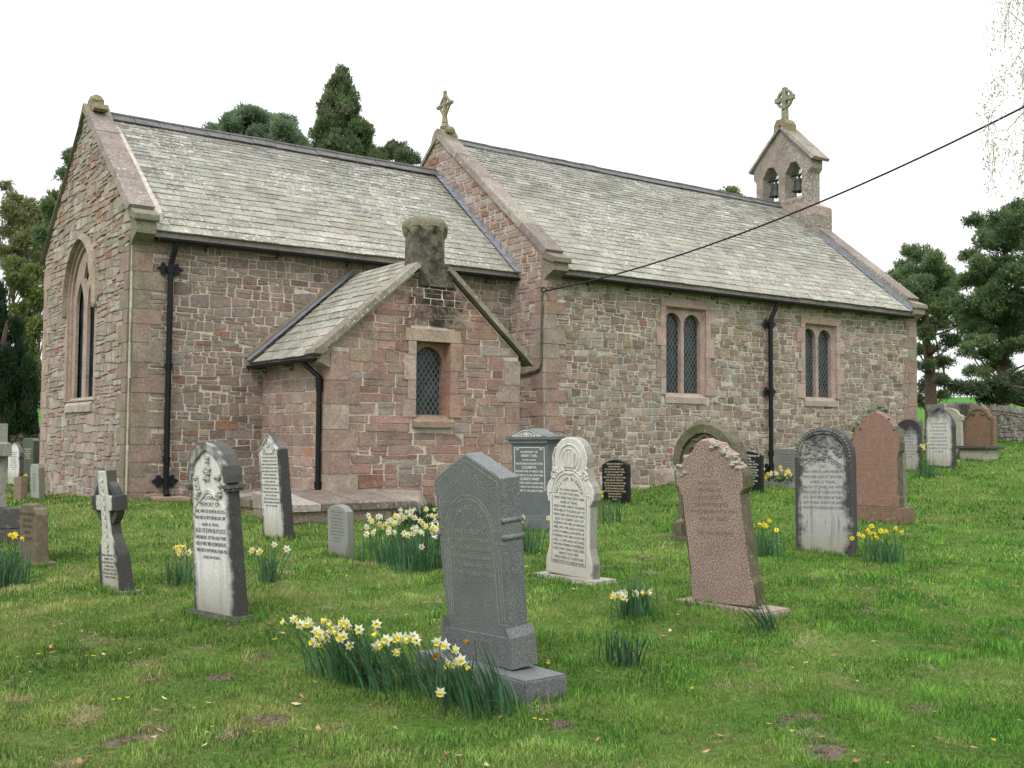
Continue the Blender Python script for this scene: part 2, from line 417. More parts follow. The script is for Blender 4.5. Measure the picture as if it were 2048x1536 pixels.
def rubble(mb, P, U, V, Nn, u0, u1, v0, v1, pal, rowh=(.10, .2), wid=(.14, .48), mort=.008, bulge=(.006, .022), cut=(), void=None, irr=.02, split=.25, keep=None, var=.16, tint=None):
    P, U, V, Nn = Vector(P), Vector(U), Vector(V), Vector(Nn)
    rev = U.cross(V).dot(Nn) < 0
    ph = [rnd(0, 6) for _ in range(6)]
    def wob(r, u): return irr * (math.sin(u * 2.1 + r * 1.7 + ph[0]) + math.sin(u * 4.7 + r * 2.9 + ph[1]) * .7 + math.sin(u * .8 + r * .6 + ph[2]) * .9)
    v = v0; r = 0
    while v < v1:
        h = rnd(*rowh)
        iv = [(u0, u1)]
        if void:
            for a, b in void(v, v + h):
                nv = []
                for x, y in iv:
                    if b <= x or a >= y: nv.append((x, y)); continue
                    if a - x > .06: nv.append((x, a))
                    if y - b > .06: nv.append((b, y))
                iv = nv
        for a, b in iv:
            u = a; sk = rnd(-.02, .02)
            while u < b - .01:
                wd = wid[0] + (wid[1] - wid[0]) * random.random() ** 1.7
                if b - (u + wd) < wid[0] * .7: wd = b - u
                sk2 = 0 if u + wd >= b - 1e-6 else rnd(-.022, .022)
                cells = [(0, 1)]
                if h > .14 and random.random() < split:
                    q = rnd(.35, .65); cells = [(0, q), (q, 1)]
                for f0, f1 in cells:
                    L0 = lambda uu, f: v + f * h + wob(r, uu) * (1 - f) + wob(r + 1, uu) * f
                    x0, x1 = u + mort, u + wd - mort
                    c1 = min(wd, h * (f1 - f0)) * .5
                    k = [c1 * rnd(.03, .28) for _ in range(4)]
                    b0, t0 = L0(x0, f0) + mort, L0(x0, f1) - mort
                    b1, t1 = L0(x1, f0) + mort, L0(x1, f1) - mort
                    xm = (x0 + x1) / 2; mb_, mt_ = L0(xm, f0) + mort * rnd(.3, 1.6), L0(xm, f1) - mort * rnd(.3, 1.6)
                    if t0 - b0 < .015 or t1 - b1 < .015: continue
                    pl = [(x0 + sk + k[0], b0), (xm, mb_), (x1 + sk2 - k[1], b1), (x1 + sk2, b1 + k[1] * .8), (x1 + sk2 * .5, t1 - k[2] * .8), (x1 + sk2 * .5 - k[2], t1), (xm, mt_), (x0 + sk * .5 + k[3], t0), (x0 + sk * .5, t0 - k[3] * .8), (x0 + sk, b0 + k[0] * .8)]
                    for cc in cut:
                        pl = clip_poly(pl, *cc)
                        if len(pl) < 3: break
                    if len(pl) < 3: continue
                    cx = sum(q[0] for q in pl) / len(pl); cy = sum(q[1] for q in pl) / len(pl)
                    if keep and not keep(cx, cy): continue
                    hd = max(.02, min(max(q[0] for q in pl) - min(q[0] for q in pl), max(q[1] for q in pl) - min(q[1] for q in pl)) / 2)
                    s = max(.35, 1 - rnd(.004, .013) / hd); bl = rnd(*bulge); ta, tb = rnd(-.03, .03), rnd(-.05, .05)
                    col = jit(pick(pal), var)
                    if tint: tn = tint(cx, cy); col = tuple(x * tn for x in col)
                    bi = len(mb.v); n = len(pl)
                    for q in pl: mb.v.append(tuple(P + U * q[0] + V * q[1] - Nn * .006))
                    for q in pl:
                        uu, vv = cx + (q[0] - cx) * s, cy + (q[1] - cy) * s
                        mb.v.append(tuple(P + U * uu + V * vv + Nn * (bl + ta * (uu - cx) + tb * (vv - cy))))
                    fr = list(range(bi + n, bi + 2 * n))
                    mb.f.append(tuple(reversed(fr)) if rev else tuple(fr)); mb.c.append(col); mb.m.append(0)
                    for i in range(n):
                        j = (i + 1) % n; q4 = (bi + i, bi + j, bi + n + j, bi + n + i)
                        mb.f.append(tuple(reversed(q4)) if rev else q4); mb.c.append(col); mb.m.append(0)
                u += wd; sk = sk2
        v += h; r += 1

def quoin_table(z0, z1, hh=(.27, .36), la=(.34, .62), lb=(.62, .34)):
    t = []; z = z0; k = 0
    while z < z1 - .05:
        h = min(rnd(*hh), z1 - z)
        if z1 - (z + h) < .12: h = z1 - z
        t.append((z, z + h, la[k % 2] * rnd(.88, 1.12), lb[k % 2] * rnd(.88, 1.12))); z += h; k += 1
    return t
def quoins(mb, x, y, sx, sy, tab, pal, proud=.03, var=.1, ch=0.0, chcol=None):
    """corner blocks running sx along x and sy along y from the corner"""
    for z0, z1, a, b in tab:
        p = proud * rnd(.8, 1.15); g = .005
        xa, xb = sorted((x - sx * p, x + sx * a)); ya, yb = sorted((y - sy * p, y + sy * b))
        col = jit(pick(pal), var)
        if not ch: mb.box(xa, xb, ya, yb, z0 + g, z1 - g, col); continue
        x0, x1, y0, y1 = x - sx * p, x + sx * a, y - sy * p, y + sy * b; c = ch * rnd(.85, 1.1)
        pr = [(x0 + sx * c, y0), (x1, y0), (x1, y1), (x0, y1), (x0, y0 + sy * c)]; nf = len(mb.f)
        mb.prism(pr, lambda q: (q[0], q[1], z0 + g), lambda q: (q[0], q[1], z1 - g), col)
        mb.c[-1] = jit(chcol, .15)
def qlen(tab, i, va, vb):
    vm = (va + vb) / 2; m = [t[i] for t in tab if t[0] <= vm < t[1]]
    return max(m) if m else 0

def slates(mb, P, A, S, Nn, L, SL, h0, h1, wid, pal_lo, pal_hi, lim=None):
    P, A, S, Nn = Vector(P), Vector(A).normalized(), Vector(S).normalized(), Vector(Nn).normalized()
    rev = A.cross(S).dot(Nn) < 0
    s = 0.0; sag = [rnd(0, 6) for _ in range(3)]
    while s < SL - .03:
        t = s / SL; h = h0 + (h1 - h0) * t; top = min(s + h + .04, SL); a = -rnd(0, .2)
        w0, w1 = wid[0] * (1 - .3 * t), wid[1] * (1 - .35 * t)
        while a < L:
            wd = rnd(w0, w1); x0, x1 = max(a, 0) + .003, min(a + wd, L) - .003; a += wd
            if x1 - x0 < .03: continue
            e = rnd(-.012, .012) + .006 * math.sin(a * .9 + sag[0]); e2 = e + rnd(-.006, .006)
            up = .013 + rnd(0, .010); sg = -.012 * math.sin(a * .45 + sag[1]) - .01 * math.sin(s * 1.3 + a * .2 + sag[2])
            lo = pick(pal_lo); hi = pick(pal_hi); q = min(1, max(0, t * 1.3 - .15 + rnd(-.25, .25)))
            col = jit(tuple(lo[i] * (1 - q) + hi[i] * q for i in range(3)), .13)
            pts = [(x0, s + e, up + sg), (x1, s + e2, up + sg + rnd(-.004, .004)), (x1, top, .004 + sg), (x0, top, .004 + sg)]
            low = [(x0, s + e, -.004 + sg), (x1, s + e2, -.004 + sg)]
            W3 = lambda q3: tuple(P + A * q3[0] + S * q3[1] + Nn * q3[2])
            b = len(mb.v); mb.v += [W3(q3) for q3 in pts + low]
            for f in ((0, 1, 2, 3), (4, 5, 1, 0), (4, 0, 3), (5, 2, 1)):
                g = tuple(b + i for i in f); mb.f.append(tuple(reversed(g)) if rev else g); mb.c.append(col); mb.m.append(0)
        s += h

# palettes (linear base colours)
PINK, BROWN, GREY, RUST, DK, OLIVE, PALE = (.315, .24, .198), (.258, .198, .15), (.29, .26, .222), (.262, .15, .105), (.19, .145, .112), (.265, .225, .165), (.40, .35, .30)
PAL_NAVE = [(3, PINK), (4, BROWN), (4.5, GREY), (.35, RUST), (1.2, DK), (1.6, OLIVE), (2.6, PALE)]
PAL_CHANCEL = [(3, (.272, .205, .168)), (4, (.24, .184, .146)), (3, (.265, .225, .188)), (.35, (.25, .145, .10)), (1.2, (.19, .145, .115)), (1.5, (.245, .212, .16))]
PAL_EAST = [(4.5, (.37, .275, .235)), (3, (.32, .25, .21)), (4, (.38, .34, .295)), (.25, (.31, .165, .10)), (1.5, (.30, .27, .21))]
PAL_VES = [(5, (.315, .205, .165)), (3, (.29, .215, .172)), (1.5, (.29, .25, .215)), (.8, (.26, .15, .115)), (.4, (.24, .2, .16))]
PAL_DRESS = [(4, (.30, .21, .172)), (2, (.275, .195, .16)), (1.5, (.29, .24, .20))]
PAL_FRAME = [(4, (.38, .28, .24)), (2, (.345, .26, .225)), (1.5, (.36, .30, .26))]
PAL_COPE = [(3, (.225, .185, .165)), (2, (.26, .23, .20)), (1, (.185, .15, .13))]

# ------------------------------------------------------------------ church
LC, LN = 8.403, 13.417
XW = LC + LN                                     # west end of the nave
YN, YNN = -1.19, 7.67                            # nave walls
CN, CC = 3.24, 3.31                              # ridge lines
church = empty('church', 'red sandstone parish church with stone slate roofs and bellcote', 'church', Matrix.Identity(4))
def P_(name, mb, mat, parent=None, **k): return mb.build(name, mat, parent or church, **k)

# --- chancel -------------------------------------------------------
c_wall = MB()
MW = Matrix(((0, 0, -1, 0), (1, 0, 0, 0), (0, 1, 0, 0), (0, 0, 0, 1)))       # (u,v,n) -> (-n, u, v)
z1, slope_c = 5.22, .772
EWL, EWR, EWS, EWRISE, EWB = 2.32, 4.30, 3.86, 1.12, 1.86
hole = [(EWL - .15, EWB - .1), (EWR + .15, EWB - .1)] + pointed(EWL - .15, EWR + .15, EWS, EWRISE + .16)
gab = [(0.0, -.7), (6.62, -.7), (6.62, z1 - .02), (CC, z1 + slope_c * CC - .02), (0.0, z1 - .02)]
me = flat2d([gab, hole], .55)
mw = MW.copy(); mw.translation = (.276, 0, 0)
c_wall.mesh(me, mw, (.4, .35, .3))
c_wall.box(.56, LC, .001, .6, -.7, 4.86, (.4, .35, .3)); c_wall.box(.56, LC, 6.02, 6.619, -.7, 4.86, (.4, .35, .3))
cw = P_('chancel_wall', c_wall, M['mortar'])
flip_check(cw.data)
q_se = quoin_table(-.15, 4.58, (.26, .38), (.36, .62), (.6, .34)); q_ne = quoin_table(-.3, 4.95, (.28, .4), (.4, .6), (.55, .3))
st = MB()
rubble(st, (0, 0, 0), (1, 0, 0), (0, 0, 1), (0, -1, 0), .02, LC - .02, -.12, 4.72, PAL_CHANCEL, (.07, .19), (.13, .48),
       void=lambda a, b: [(-.1, qlen(q_se, 2, a, b) + .01)] + ([(2.6, 6.35)] if b < 2.4 else []), irr=.026, mort=.007, split=.4)
P_('stonework', st, M['rubble'], cw)
st = MB()
def ev(a, b):
    L = [(-.1, qlen(q_se, 3, a, b) + .01), (6.62 - qlen(q_ne, 3, a, b) - .01, 7)]
    if b > EWB - .2 and a < EWS: L.append((EWL - .16, EWR + .16))
    elif a >= EWS and a < EWS + EWRISE + .12:
        t = (a - EWS) / (EWRISE + .15); hw = (EWR - EWL) / 2 * math.sqrt(max(0, 1 - t ** 1.7)) + .14; c = (EWL + EWR) / 2
        L.append((c - hw, c + hw))
    return L
rubble(st, (0, 0, 0), (0, 1, 0), (0, 0, 1), (-1, 0, 0), .02, 6.6, -.3, 7.8, PAL_EAST, (.08, .22), (.18, .58), mort=.005, cut=[(-slope_c, 1, z1 - .01), (slope_c, 1, z1 + slope_c * 6.62 - .01)], void=ev, irr=.02, bulge=(.008, .045), split=.45)
P_('stonework', st, M['rubble_east'], cw)
st = MB(); quoins(st, 0, 0, 1, 1, q_se, [(3, (.26, .192, .155)), (2, (.235, .195, .15))], ch=.085, chcol=(.13, .125, .075)); P_('quoin_stones', st, M['dressed'], cw)
st = MB(); quoins(st, 0, 6.62, 1, -1, q_ne, [(3, (.35, .26, .22))])
P_('quoin_stones', st, M['dressed'], cw)
# roof
def roof_frame(y0, z0, yr, zr):
    s = Vector((0, yr - y0, zr - z0)); SL = s.length; s.normalize(); return s, Vector((0, -s.z, s.y)), SL
S1, N1, SL1 = roof_frame(-.24, 4.83, CC, 7.76)
PL_LO = [(3, (.288, .28, .235)), (2, (.252, .245, .206)), (2, (.33, .322, .272)), (.25, (.26, .26, .19))]
PL_HI = [(3, (.212, .207, .182)), (3, (.245, .24, .212)), (.8, (.165, .162, .148)), (1, (.31, .303, .272))]
def deck(mb, xa, xb, ye, ze, yr, zr, ye2, ze2, th=.12):
    for a, b in (((ye, ze), (yr, zr)), ((ye2, ze2), (yr, zr))):
        f = lambda x: (lambda p: (x, p[0], p[1]))
        mb.prism([a, b, (b[0], b[1] - th), (a[0], a[1] - th)], f(xa), f(xb), (.12, .11, .1))
rm = MB(); deck(rm, .35, LC, -.2, 4.84, CC, 7.745, 6.82, 4.84)
r_ = P_('chancel_roof', rm, M['wood']); flip_check(r_.data)
sm = MB(); slates(sm, (.36, -.24, 4.83), (1, 0, 0), S1, N1, LC - .36, SL1, .255, .115, (.3, .52), PL_LO, PL_HI)
P_('slates', sm, M['slate'], r_)
def ridge(name, xa, xb, yc, zr, parent):
    mb = MB(); x = xa
    while x < xb - .1:
        L = min(.52, xb - x); g = .008; dz = rnd(-.008, .008)
        for sgn in (-1, 1):
            prof = [(yc, zr + .075), (yc + sgn * .2, zr - .085), (yc + sgn * .185, zr - .105), (yc, zr + .045)]
            mb.prism(prof, lambda p: (x + g, p[0], p[1] + dz), lambda p: (x + L - g, p[0], p[1] + dz), jit((.12, .12, .13), .2))
        mb.tube([(x + g, yc, zr + .07 + dz), (x + L - g, yc, zr + .07 + dz)], .042, 8, jit((.11, .11, .115), .2)); x += L
    o = P_(name, mb, M['ridge'], parent); flip_check(o.data)
ridge('ridge_tiles', .4, LC, CC, 7.76, r_)
mb = MB()                                        # lead flashing against the nave gable
k = 14
for i in range(k):
    a, b = SL1 * i / k, SL1 * (i + 1) / k
    for x0, x1, n0 in ((LC - .15, LC - .01, .045), ):
        A_ = Vector((0, -.24, 4.83)) + S1 * (a - .02) + N1 * (n0 + .012); B_ = Vector((0, -.24, 4.83)) + S1 * b + N1 * n0
        mb.poly([(x0, A_.y, A_.z), (x1, A_.y, A_.z), (x1, B_.y, B_.z), (x0, B_.y, B_.z)], (.3, .3, .3))
        mb.poly([(x0, A_.y, A_.z), (x0, A_.y, A_.z - .03), (x1, A_.y, A_.z - .03), (x1, A_.y, A_.z)], (.3, .3, .3))
        mb.poly([(x1 - .002, A_.y, A_.z), (x1 - .002, A_.y, A_.z + .12), (x1 - .002, B_.y, B_.z + .12), (x1 - .002, B_.y, B_.z)], (.3, .3, .3))
P_('flashing', mb, M['lead'], r_)

def rake_coping(mb, xa, xb, p0, p1, th, nblk, pal, gap=.006):
    """coping slabs lying on a gable slope from p0 to p1 given as (y,z) of their underside"""
    d = Vector((0, p1[0] - p0[0], p1[1] - p0[1])); L = d.length; d.normalize(); n = Vector((0, -d.z, d.y))
    if n.z < 0: n = -n
    t = 0
    cuts = sorted([0, L] + [L * (i + rnd(-.15, .15)) / nblk for i in range(1, nblk)])
    for a, b in zip(cuts[:-1], cuts[1:]):
        q = [Vector((0, *p0)) + d * (a + gap / 2), Vector((0, *p0)) + d * (b - gap / 2)]
        up = th + rnd(-.006, .006); ex = rnd(-.008, .008)
        pts = []
        for x, o_, (i) in ((xa + ex, 0, 0), (xb + ex, 0, 0), (xb + ex, 0, 1), (xa + ex, 0, 1)): pts.append(Vector((x, q[i].y, q[i].z)))
        top = [p + n * up for p in pts]
        top[0].x += .03; top[3].x += .03; 
        mb.quadbox([tuple(p) for p in pts] + [tuple(p) for p in top], jit(pick(pal), .12))
def kneeler(mb, xa, xb, y, sy, zt, out, hgt, pal):
    """corbelled block and its lip at the foot of a coping; y = wall face, sy = outward direction"""
    f = lambda x: (lambda p: (x, y + sy * p[0], zt + p[1]))
    mb.prism([(-.12, -hgt), (.03, -hgt), (.07, -hgt + .05), (out - .06, -hgt + .17), (out - .06, -.03), (-.12, .1)], f(xa + .02), f(xb - .02), jit(pick(pal), .08))
    mb.prism([(-.06, .215), (out, .02), (out, -.075), (out - .03, -.10), (-.06, .06)], f(xa - .02), f(xb + .02), jit(pick(pal), .08))
mb = MB()
rake_coping(mb, -.10, .38, (-.02, z1 - .03), (CC, z1 + slope_c * CC), .12, 4, PAL_COPE)
o = P_('gable_coping', mb, M['coping']); flip_check(o.data); mb = MB()
rake_coping(mb, -.10, .38, (6.85, z1 - slope_c * .23), (CC, z1 + slope_c * CC), .12, 4, PAL_COPE)
o = P_('gable_coping', mb, M['coping']); flip_check(o.data)
mb = MB(); kneeler(mb, -.03, .36, 0, -1, 5.06, .36, .48, [(1, (.19, .178, .125))])
o = P_('kneeler', mb, M['mossy']); flip_check(o.data)
# weathered saddle finial on the east gable
mb = MB(); za = z1 + slope_c * CC + .03
for sgn in (-1, 1):
    f = lambda x: (lambda p: (x, CC + sgn * p[0], za + p[1]))
    mb.prism([(0, .0), (.02, .14), (.36, -.20), (.31, -.26), (.05, -.03)], f(-.09), f(.42), (.25, .22, .14))
    mb.prism([(-.01, .12), (.13, .12), (.33, .04), (.44, .06), (.46, -.04), (.36, -.08), (.14, .0), (0, .0)], f(.02), f(.30), (.24, .215, .13))
mb.blob((.16, CC, za + .22), (.16, .18, .14), (.25, .22, .13), n=9); mb.box(.03, .29, CC - .14, CC + .14, za + .05, za + .24, (.24, .215, .135))
o = P_('finial', mb, M['mossy']); flip_check(o.data)

# --- windows ---------------------------------------------------------
def lattice(mb, P, U, V, Nn, u0, u1, v0, v1, du, dv, r=.006):
    """diamond lead cames clipped to a rectangle"""
    P, U, V, Nn = Vector(P), Vector(U), Vector(V), Vector(Nn)
    k = dv / du
    def seg(a, b):
        d = U * (b[0] - a[0]) + V * (b[1] - a[1])
        if d.length < .02: return
        n_ = d.normalized().cross(Nn) * r
        A_, B_ = P + U * a[0] + V * a[1], P + U * b[0] + V * b[1]
        mb.quadbox([tuple(A_ - n_), tuple(B_ - n_), tuple(B_ + n_), tuple(A_ + n_), tuple(A_ - n_ + Nn * r), tuple(B_ - n_ + Nn * r), tuple(B_ + n_ + Nn * r), tuple(A_ + n_ + Nn * r)], (.3, .32, .32))
    for s in (1, -1):
        c = v0 - (u1 - u0) * k - dv; 
        while c < v1 + (u1 - u0) * k + dv:
            pts = []
            for u in (u0, u1):
                v = c + s * k * (u - u0)
                if v0 <= v <= v1: pts.append((u, v))
            for v in (v0, v1):
                u = u0 + (v - c) / (s * k)
                if u0 < u < u1: pts.append((u, v))
            if len(pts) >= 2: seg(pts[0], pts[1])
            c += dv
    for u in (u0, u1): seg((u, v0), (u, v1))
    seg((u0, v0), (u1, v0))

def stack(mb, x0, w_a, w_b, sgn, z0, z1_, yf, yb, pal, hh=(.32, .5)):
    """jamb blocks of alternating width; x0 = inner edge, sgn = direction away from the opening"""
    z = z0; k = random.randrange(2)
    while z < z1_ - .02:
        h = min(rnd(*hh), z1_ - z)
        if z1_ - z - h < .12: h = z1_ - z
        wd = (w_a if k % 2 else w_b) * rnd(.92, 1.08); xa, xb = sorted((x0, x0 + sgn * wd))
        mb.box(xa, xb, yf - rnd(0, .004), yb, z + .004, z + h - .004, jit(pick(pal), .07)); z += h; k += 1

def two_light(name, x0, x1, zb, zt, lights, hs):
    W = MB(); yf = YN - .032
    stack(W, x0, .16, .30, -1, zb, zt, yf, YN + .25, PAL_FRAME); stack(W, x1, .16, .30, 1, zb, zt, yf, YN + .25, PAL_FRAME)
    W.box(x0 - .17, x1 + .17, yf - .003, YN + .25, zt + .004, zt + .20, jit((.37, .275, .235), .05))
    fx = lambda x: (lambda p: (x, p[0], p[1]))
    W.prism([(yf - .01, zb - .20), (yf - .01, zb - .06), (YN + .1, zb + .045), (YN + .25, zb + .045), (YN + .25, zb - .2)], fx(x0 - .02), fx(x1 + .02), jit((.36, .30, .25), .05))
    # chamfer strip round the opening
    for sg, x in ((1, x0), (-1, x1)):
        f = lambda z: (lambda p: (x + sg * p[0], p[1], z))
        W.prism([(-.001, YN + .015), (.05, YN + .085), (-.001, YN + .085)], f(zb), f(zt), (.36, .27, .23))
    W.prism([(YN + .015, zt + .001), (YN + .085, zt - .05), (YN + .085, zt + .001)], fx(x0), fx(x1), (.30, .22, .19))
    root = P_(name, W, M['dressed']); flip_check(root.data)
    T = MB()                                       # the recessed slab with two round-headed lights
    loops = [[(x0, zb), (x1, zb), (x1, zt), (x0, zt)]]
    for a, b in lights:
        r = (b - a) / 2; loops.append([(a, zb + .04), (b, zb + .04)] + arc((a + b) / 2, hs, r, 0, 180, 14))
    me = flat2d(loops, .10); mm = Matrix(((1, 0, 0, 0), (0, 0, -1, YN + .135), (0, 1, 0, 0), (0, 0, 0, 1)))
    T.mesh(me, mm, (.36, .275, .235)); o = P_('tracery', T, M['dressed'], root)
    G = MB()
    for a, b in lights: G.box(a - .02, b + .02, YN + .2, YN + .215, zb, hs + .32, (.02, .03, .03))
    P_('glazing', G, M['glass'], root)
    Lm = MB()
    for a, b in lights: lattice(Lm, (0, YN + .197, 0), (1, 0, 0), (0, 0, 1), (0, -1, 0), a, b, zb + .05, hs + .29, .115, .175, .0042)
    P_('lead_lattice', Lm, M['leadcame'], root)
two_light('window', 11.95, 13.27, 2.20, 4.27, [(11.99, 12.54), (12.64, 13.18)], 3.87)
two_light('window', 16.93, 18.22, 2.24, 4.21, [(16.97, 17.49), (17.60, 18.12)], 3.83)

# east window: pointed, two lights, deep splay
W = MB()
mw = MW.copy()
ring = [[(EWL - .26, EWB - .02), (EWR + .26, EWB - .02)] + pointed(EWL - .26, EWR + .26, EWS, EWRISE + .28), [(EWL - .08, EWB), (EWR + .08, EWB)] + pointed(EWL - .08, EWR + .08, EWS, EWRISE + .09)]
mw.translation = (.14, 0, 0); W.mesh(flat2d(ring, .34), mw, (.37, .275, .235))
ring2 = [[(EWL - .09, EWB), (EWR + .09, EWB)] + pointed(EWL - .09, EWR + .09, EWS, EWRISE + .1), [(EWL + .02, EWB + .01), (EWR - .02, EWB + .01)] + pointed(EWL + .02, EWR - .02, EWS, EWRISE)]
mw.translation = (.07, 0, 0); W.mesh(flat2d(ring2, .10), mw, (.36, .27, .23))
fx = lambda y: (lambda p: (p[0], y, p[1]))
W.prism([(-.06, EWB - .24), (-.06, EWB - .10), (.06, EWB + .05), (.16, EWB + .06), (.16, EWB - .24)], fx(EWL - .02), fx(EWR + .02), (.36, .32, .26))
ew = P_('window', W, M['dressed']); flip_check(ew.data)
T = MB(); cy = (EWL + EWR) / 2; hw = .40
lo = [[(EWL + .01, EWB + .05), (EWR - .01, EWB + .05)] + pointed(EWL + .01, EWR - .01, EWS, EWRISE - .02)]
for a, b in ((EWL + .24, cy - .15), (cy + .15, EWR - .24)): lo.append([(a, EWB + .06), (b, EWB + .06)] + pointed(a, b, EWS - .1, .55))
lo.append([(cy, EWS + .32), (cy + .2, EWS + .52), (cy, EWS + .86), (cy - .2, EWS + .52)])
mw.translation = (.095, 0, 0); T.mesh(flat2d(lo, .06), mw, (.36, .28, .24)); o = P_('tracery', T, M['dressed'], ew); flip_check(o.data)
G = MB(); G.box(.165, .18, EWL, EWR, EWB, EWS + EWRISE, (.02, .03, .03)); P_('glazing', G, M['glass'], ew)
H = MB(); out = [(EWR + .26, EWS - .12)] + pointed(EWL - .26, EWR + .26, EWS, EWRISE + .28, 12) + [(EWL - .26, EWS - .12)]
inn = [(EWR + .14, EWS - .12)] + pointed(EWL - .14, EWR + .14, EWS, EWRISE + .16, 12) + [(EWL - .14, EWS - .12)]
for i in range(len(out) - 1):
    a, b, c, d = out[i], out[i + 1], inn[i + 1], inn[i]
    H.quadbox([(-.012, *d), (-.012, *a), (-.012, *b), (-.012, *c), (-.13, *d), (-.085, *a), (-.085, *b), (-.13, *c)], jit((.32, .27, .21), .06))
for y in (EWL - .2, EWR + .2): H.blob((-.07, y, EWS - .16), (.07, .08, .08), (.28, .24, .18))
o = P_('hood_mould', H, M['mossy'], ew); flip_check(o.data)

# --- nave --------------------------------------------------------------
nz1 = 5.14; slope_n = (8.64 - nz1) / (CN - YN)
nw = MB()
OPN = [(11.90, 13.32, 2.1, 4.3), (16.88, 18.27, 2.1, 4.25)]
loops = [[(LC + .5, -.8), (XW, -.8), (XW, 4.84), (LC + .5, 4.84)]] + [[(a, c), (b, c), (b, d), (a, d)] for a, b, c, d in OPN]
nw.mesh(flat2d(loops, .6), Matrix(((1, 0, 0, 0), (0, 0, -1, YN + .301), (0, 1, 0, 0), (0, 0, 0, 1))), (.4, .35, .3))
ng = [(YN, -.8), (YNN, -.8), (YNN, nz1 - .02), (CN, nz1 + slope_n * (CN - YN) - .02), (YN, nz1 - .02)]
for x in (LC + .25, XW - .26):
    mw.translation = (x, 0, 0); nw.mesh(flat2d([ng], .498), mw, (.4, .35, .3))
nw.box(LC + .5, XW - .52, YNN - .6, YNN - .002, -.8, 4.84, (.4, .35, .3))
nwo = P_('nave_wall', nw, M['mortar']); flip_check(nwo.data)
q_nse = quoin_table(-.2, 4.60, (.26, .36), (.34, .6), (.5, .3)); q_nsw = quoin_table(.1, 4.62, (.28, .4), (.38, .58), (.5, .3))
def nv(a, b):
    L = [(LC - .1, LC + qlen(q_nse, 2, a, b) + .01), (XW - qlen(q_nsw, 2, a, b) - .01, XW + 1)]
    for x0, x1, z0, z1_ in ((11.84, 13.38, 2.03, 4.42), (16.82, 18.33, 2.07, 4.36)):
        if b > z0 and a < z1_: L.append((x0, x1))
    return L
st = MB()
rubble(st, (0, YN, 0), (1, 0, 0), (0, 0, 1), (0, -1, 0), LC + .02, XW - .02, -.2, 4.70, PAL_NAVE, (.065, .175), (.12, .46), void=nv, irr=.022, mort=.008, split=.45, tint=lambda u, v: (1.25 if v < .7 + .3 * math.sin(u * 1.3) and random.random() < .35 else 1.0))
P_('stonework', st, M['rubble'], nwo)
st = MB()
PAL_NE = [(4, (.33, .235, .19)), (3, (.33, .27, .235)), (.8, (.28, .15, .105)), (2, (.36, .31, .27))]
rubble(st, (LC, 0, 0), (0, 1, 0), (0, 0, 1), (-1, 0, 0), YN + .02, 5.2, -.2, 8.7, PAL_NE, (.10, .19), (.2, .55), cut=[(-slope_n, 1, nz1 - slope_n * YN - .01), (slope_n, 1, nz1 + slope_n * (YNN) - .01)],
       void=lambda a, b: [(YN - .1, YN + qlen(q_nse, 3, a, b) + .01)], irr=.012, keep=lambda u, v: u < .05 or v > 4.75 + .83 * min(u, 6.62 - u))
P_('stonework', st, M['rubble'], nwo)
st = MB(); quoins(st, LC, YN, 1, 1, q_nse, PAL_DRESS, ch=.06, chcol=(.28, .235, .185)); P_('quoin_stones', st, M['dressed'], nwo)
st = MB(); quoins(st, XW, YN, -1, 1, q_nsw, PAL_DRESS); P_('quoin_stones', st, M['dressed'], nwo)
S2, N2, SL2 = roof_frame(-1.43, 4.80, CN, 8.62)
rm = MB(); deck(rm, LC + .3, XW - .5, -1.39, 4.81, CN, 8.605, 7.87, 4.81)
r2 = P_('nave_roof', rm, M['wood']); flip_check(r2.data)
sm = MB(); slates(sm, (LC + .40, -1.43, 4.80), (1, 0, 0), S2, N2, LN - .40 - .52, SL2, .26, .11, (.34, .6), PL_LO, PL_HI)
P_('slates', sm, M['slate'], r2)
ridge('ridge_tiles', LC + .45, 21.18, CN, 8.62, r2)
mb = MB(); f = lambda x: (lambda p: (x, p[0], p[1]))      # lead soaker along the west coping
for i in range(12):
    A_ = Vector((0, -1.43, 4.80)) + S2 * (SL2 * .8 * i / 12) + N2 * .05; B_ = Vector((0, -1.43, 4.80)) + S2 * (SL2 * .8 * (i + 1) / 12) + N2 * .042
    x0, x1 = XW - .60, XW - .515
    mb.poly([(x0, A_.y, A_.z), (x1, A_.y, A_.z), (x1, B_.y, B_.z), (x0, B_.y, B_.z)], (.3, .3, .3))
    mb.poly([(x1, A_.y, A_.z - .02), (x1, A_.y, A_.z + .13), (x1, B_.y, B_.z + .13), (x1, B_.y, B_.z - .02)], (.3, .3, .3))
P_('flashing', mb, M['lead'], r2)
mb = MB(); zap = nz1 + slope_n * (CN - YN)
rake_coping(mb, LC - .08, LC + .42, (YN - .02, nz1 - .03), (CN, zap), .13, 5, PAL_COPE)
o = P_('gable_coping', mb, M['coping']); flip_check(o.data); mb = MB()
rake_coping(mb, LC - .06, LC + .42, (YNN + .2, nz1 - slope_n * .2), (CN, zap), .13, 5, PAL_COPE)
o = P_('gable_coping', mb, M['coping']); flip_check(o.data)
mb = MB()
rake_coping(mb, XW - .5, XW + .06, (YN - .02, nz1 - .03), (CN, zap), .16, 5, PAL_COPE)
o = P_('gable_coping', mb, M['coping']); flip_check(o.data); mb = MB()
rake_coping(mb, XW - .5, XW + .06, (YNN + .2, nz1 - slope_n * .2), (CN, zap), .16, 5, PAL_COPE)
o = P_('gable_coping', mb, M['coping']); flip_check(o.data)
mb = MB(); kneeler(mb, LC - .04, LC + .40, YN, -1, 5.00, .38, .42, [(1, (.20, .175, .135))]); o = P_('kneeler', mb, M['mossy']); flip_check(o.data)
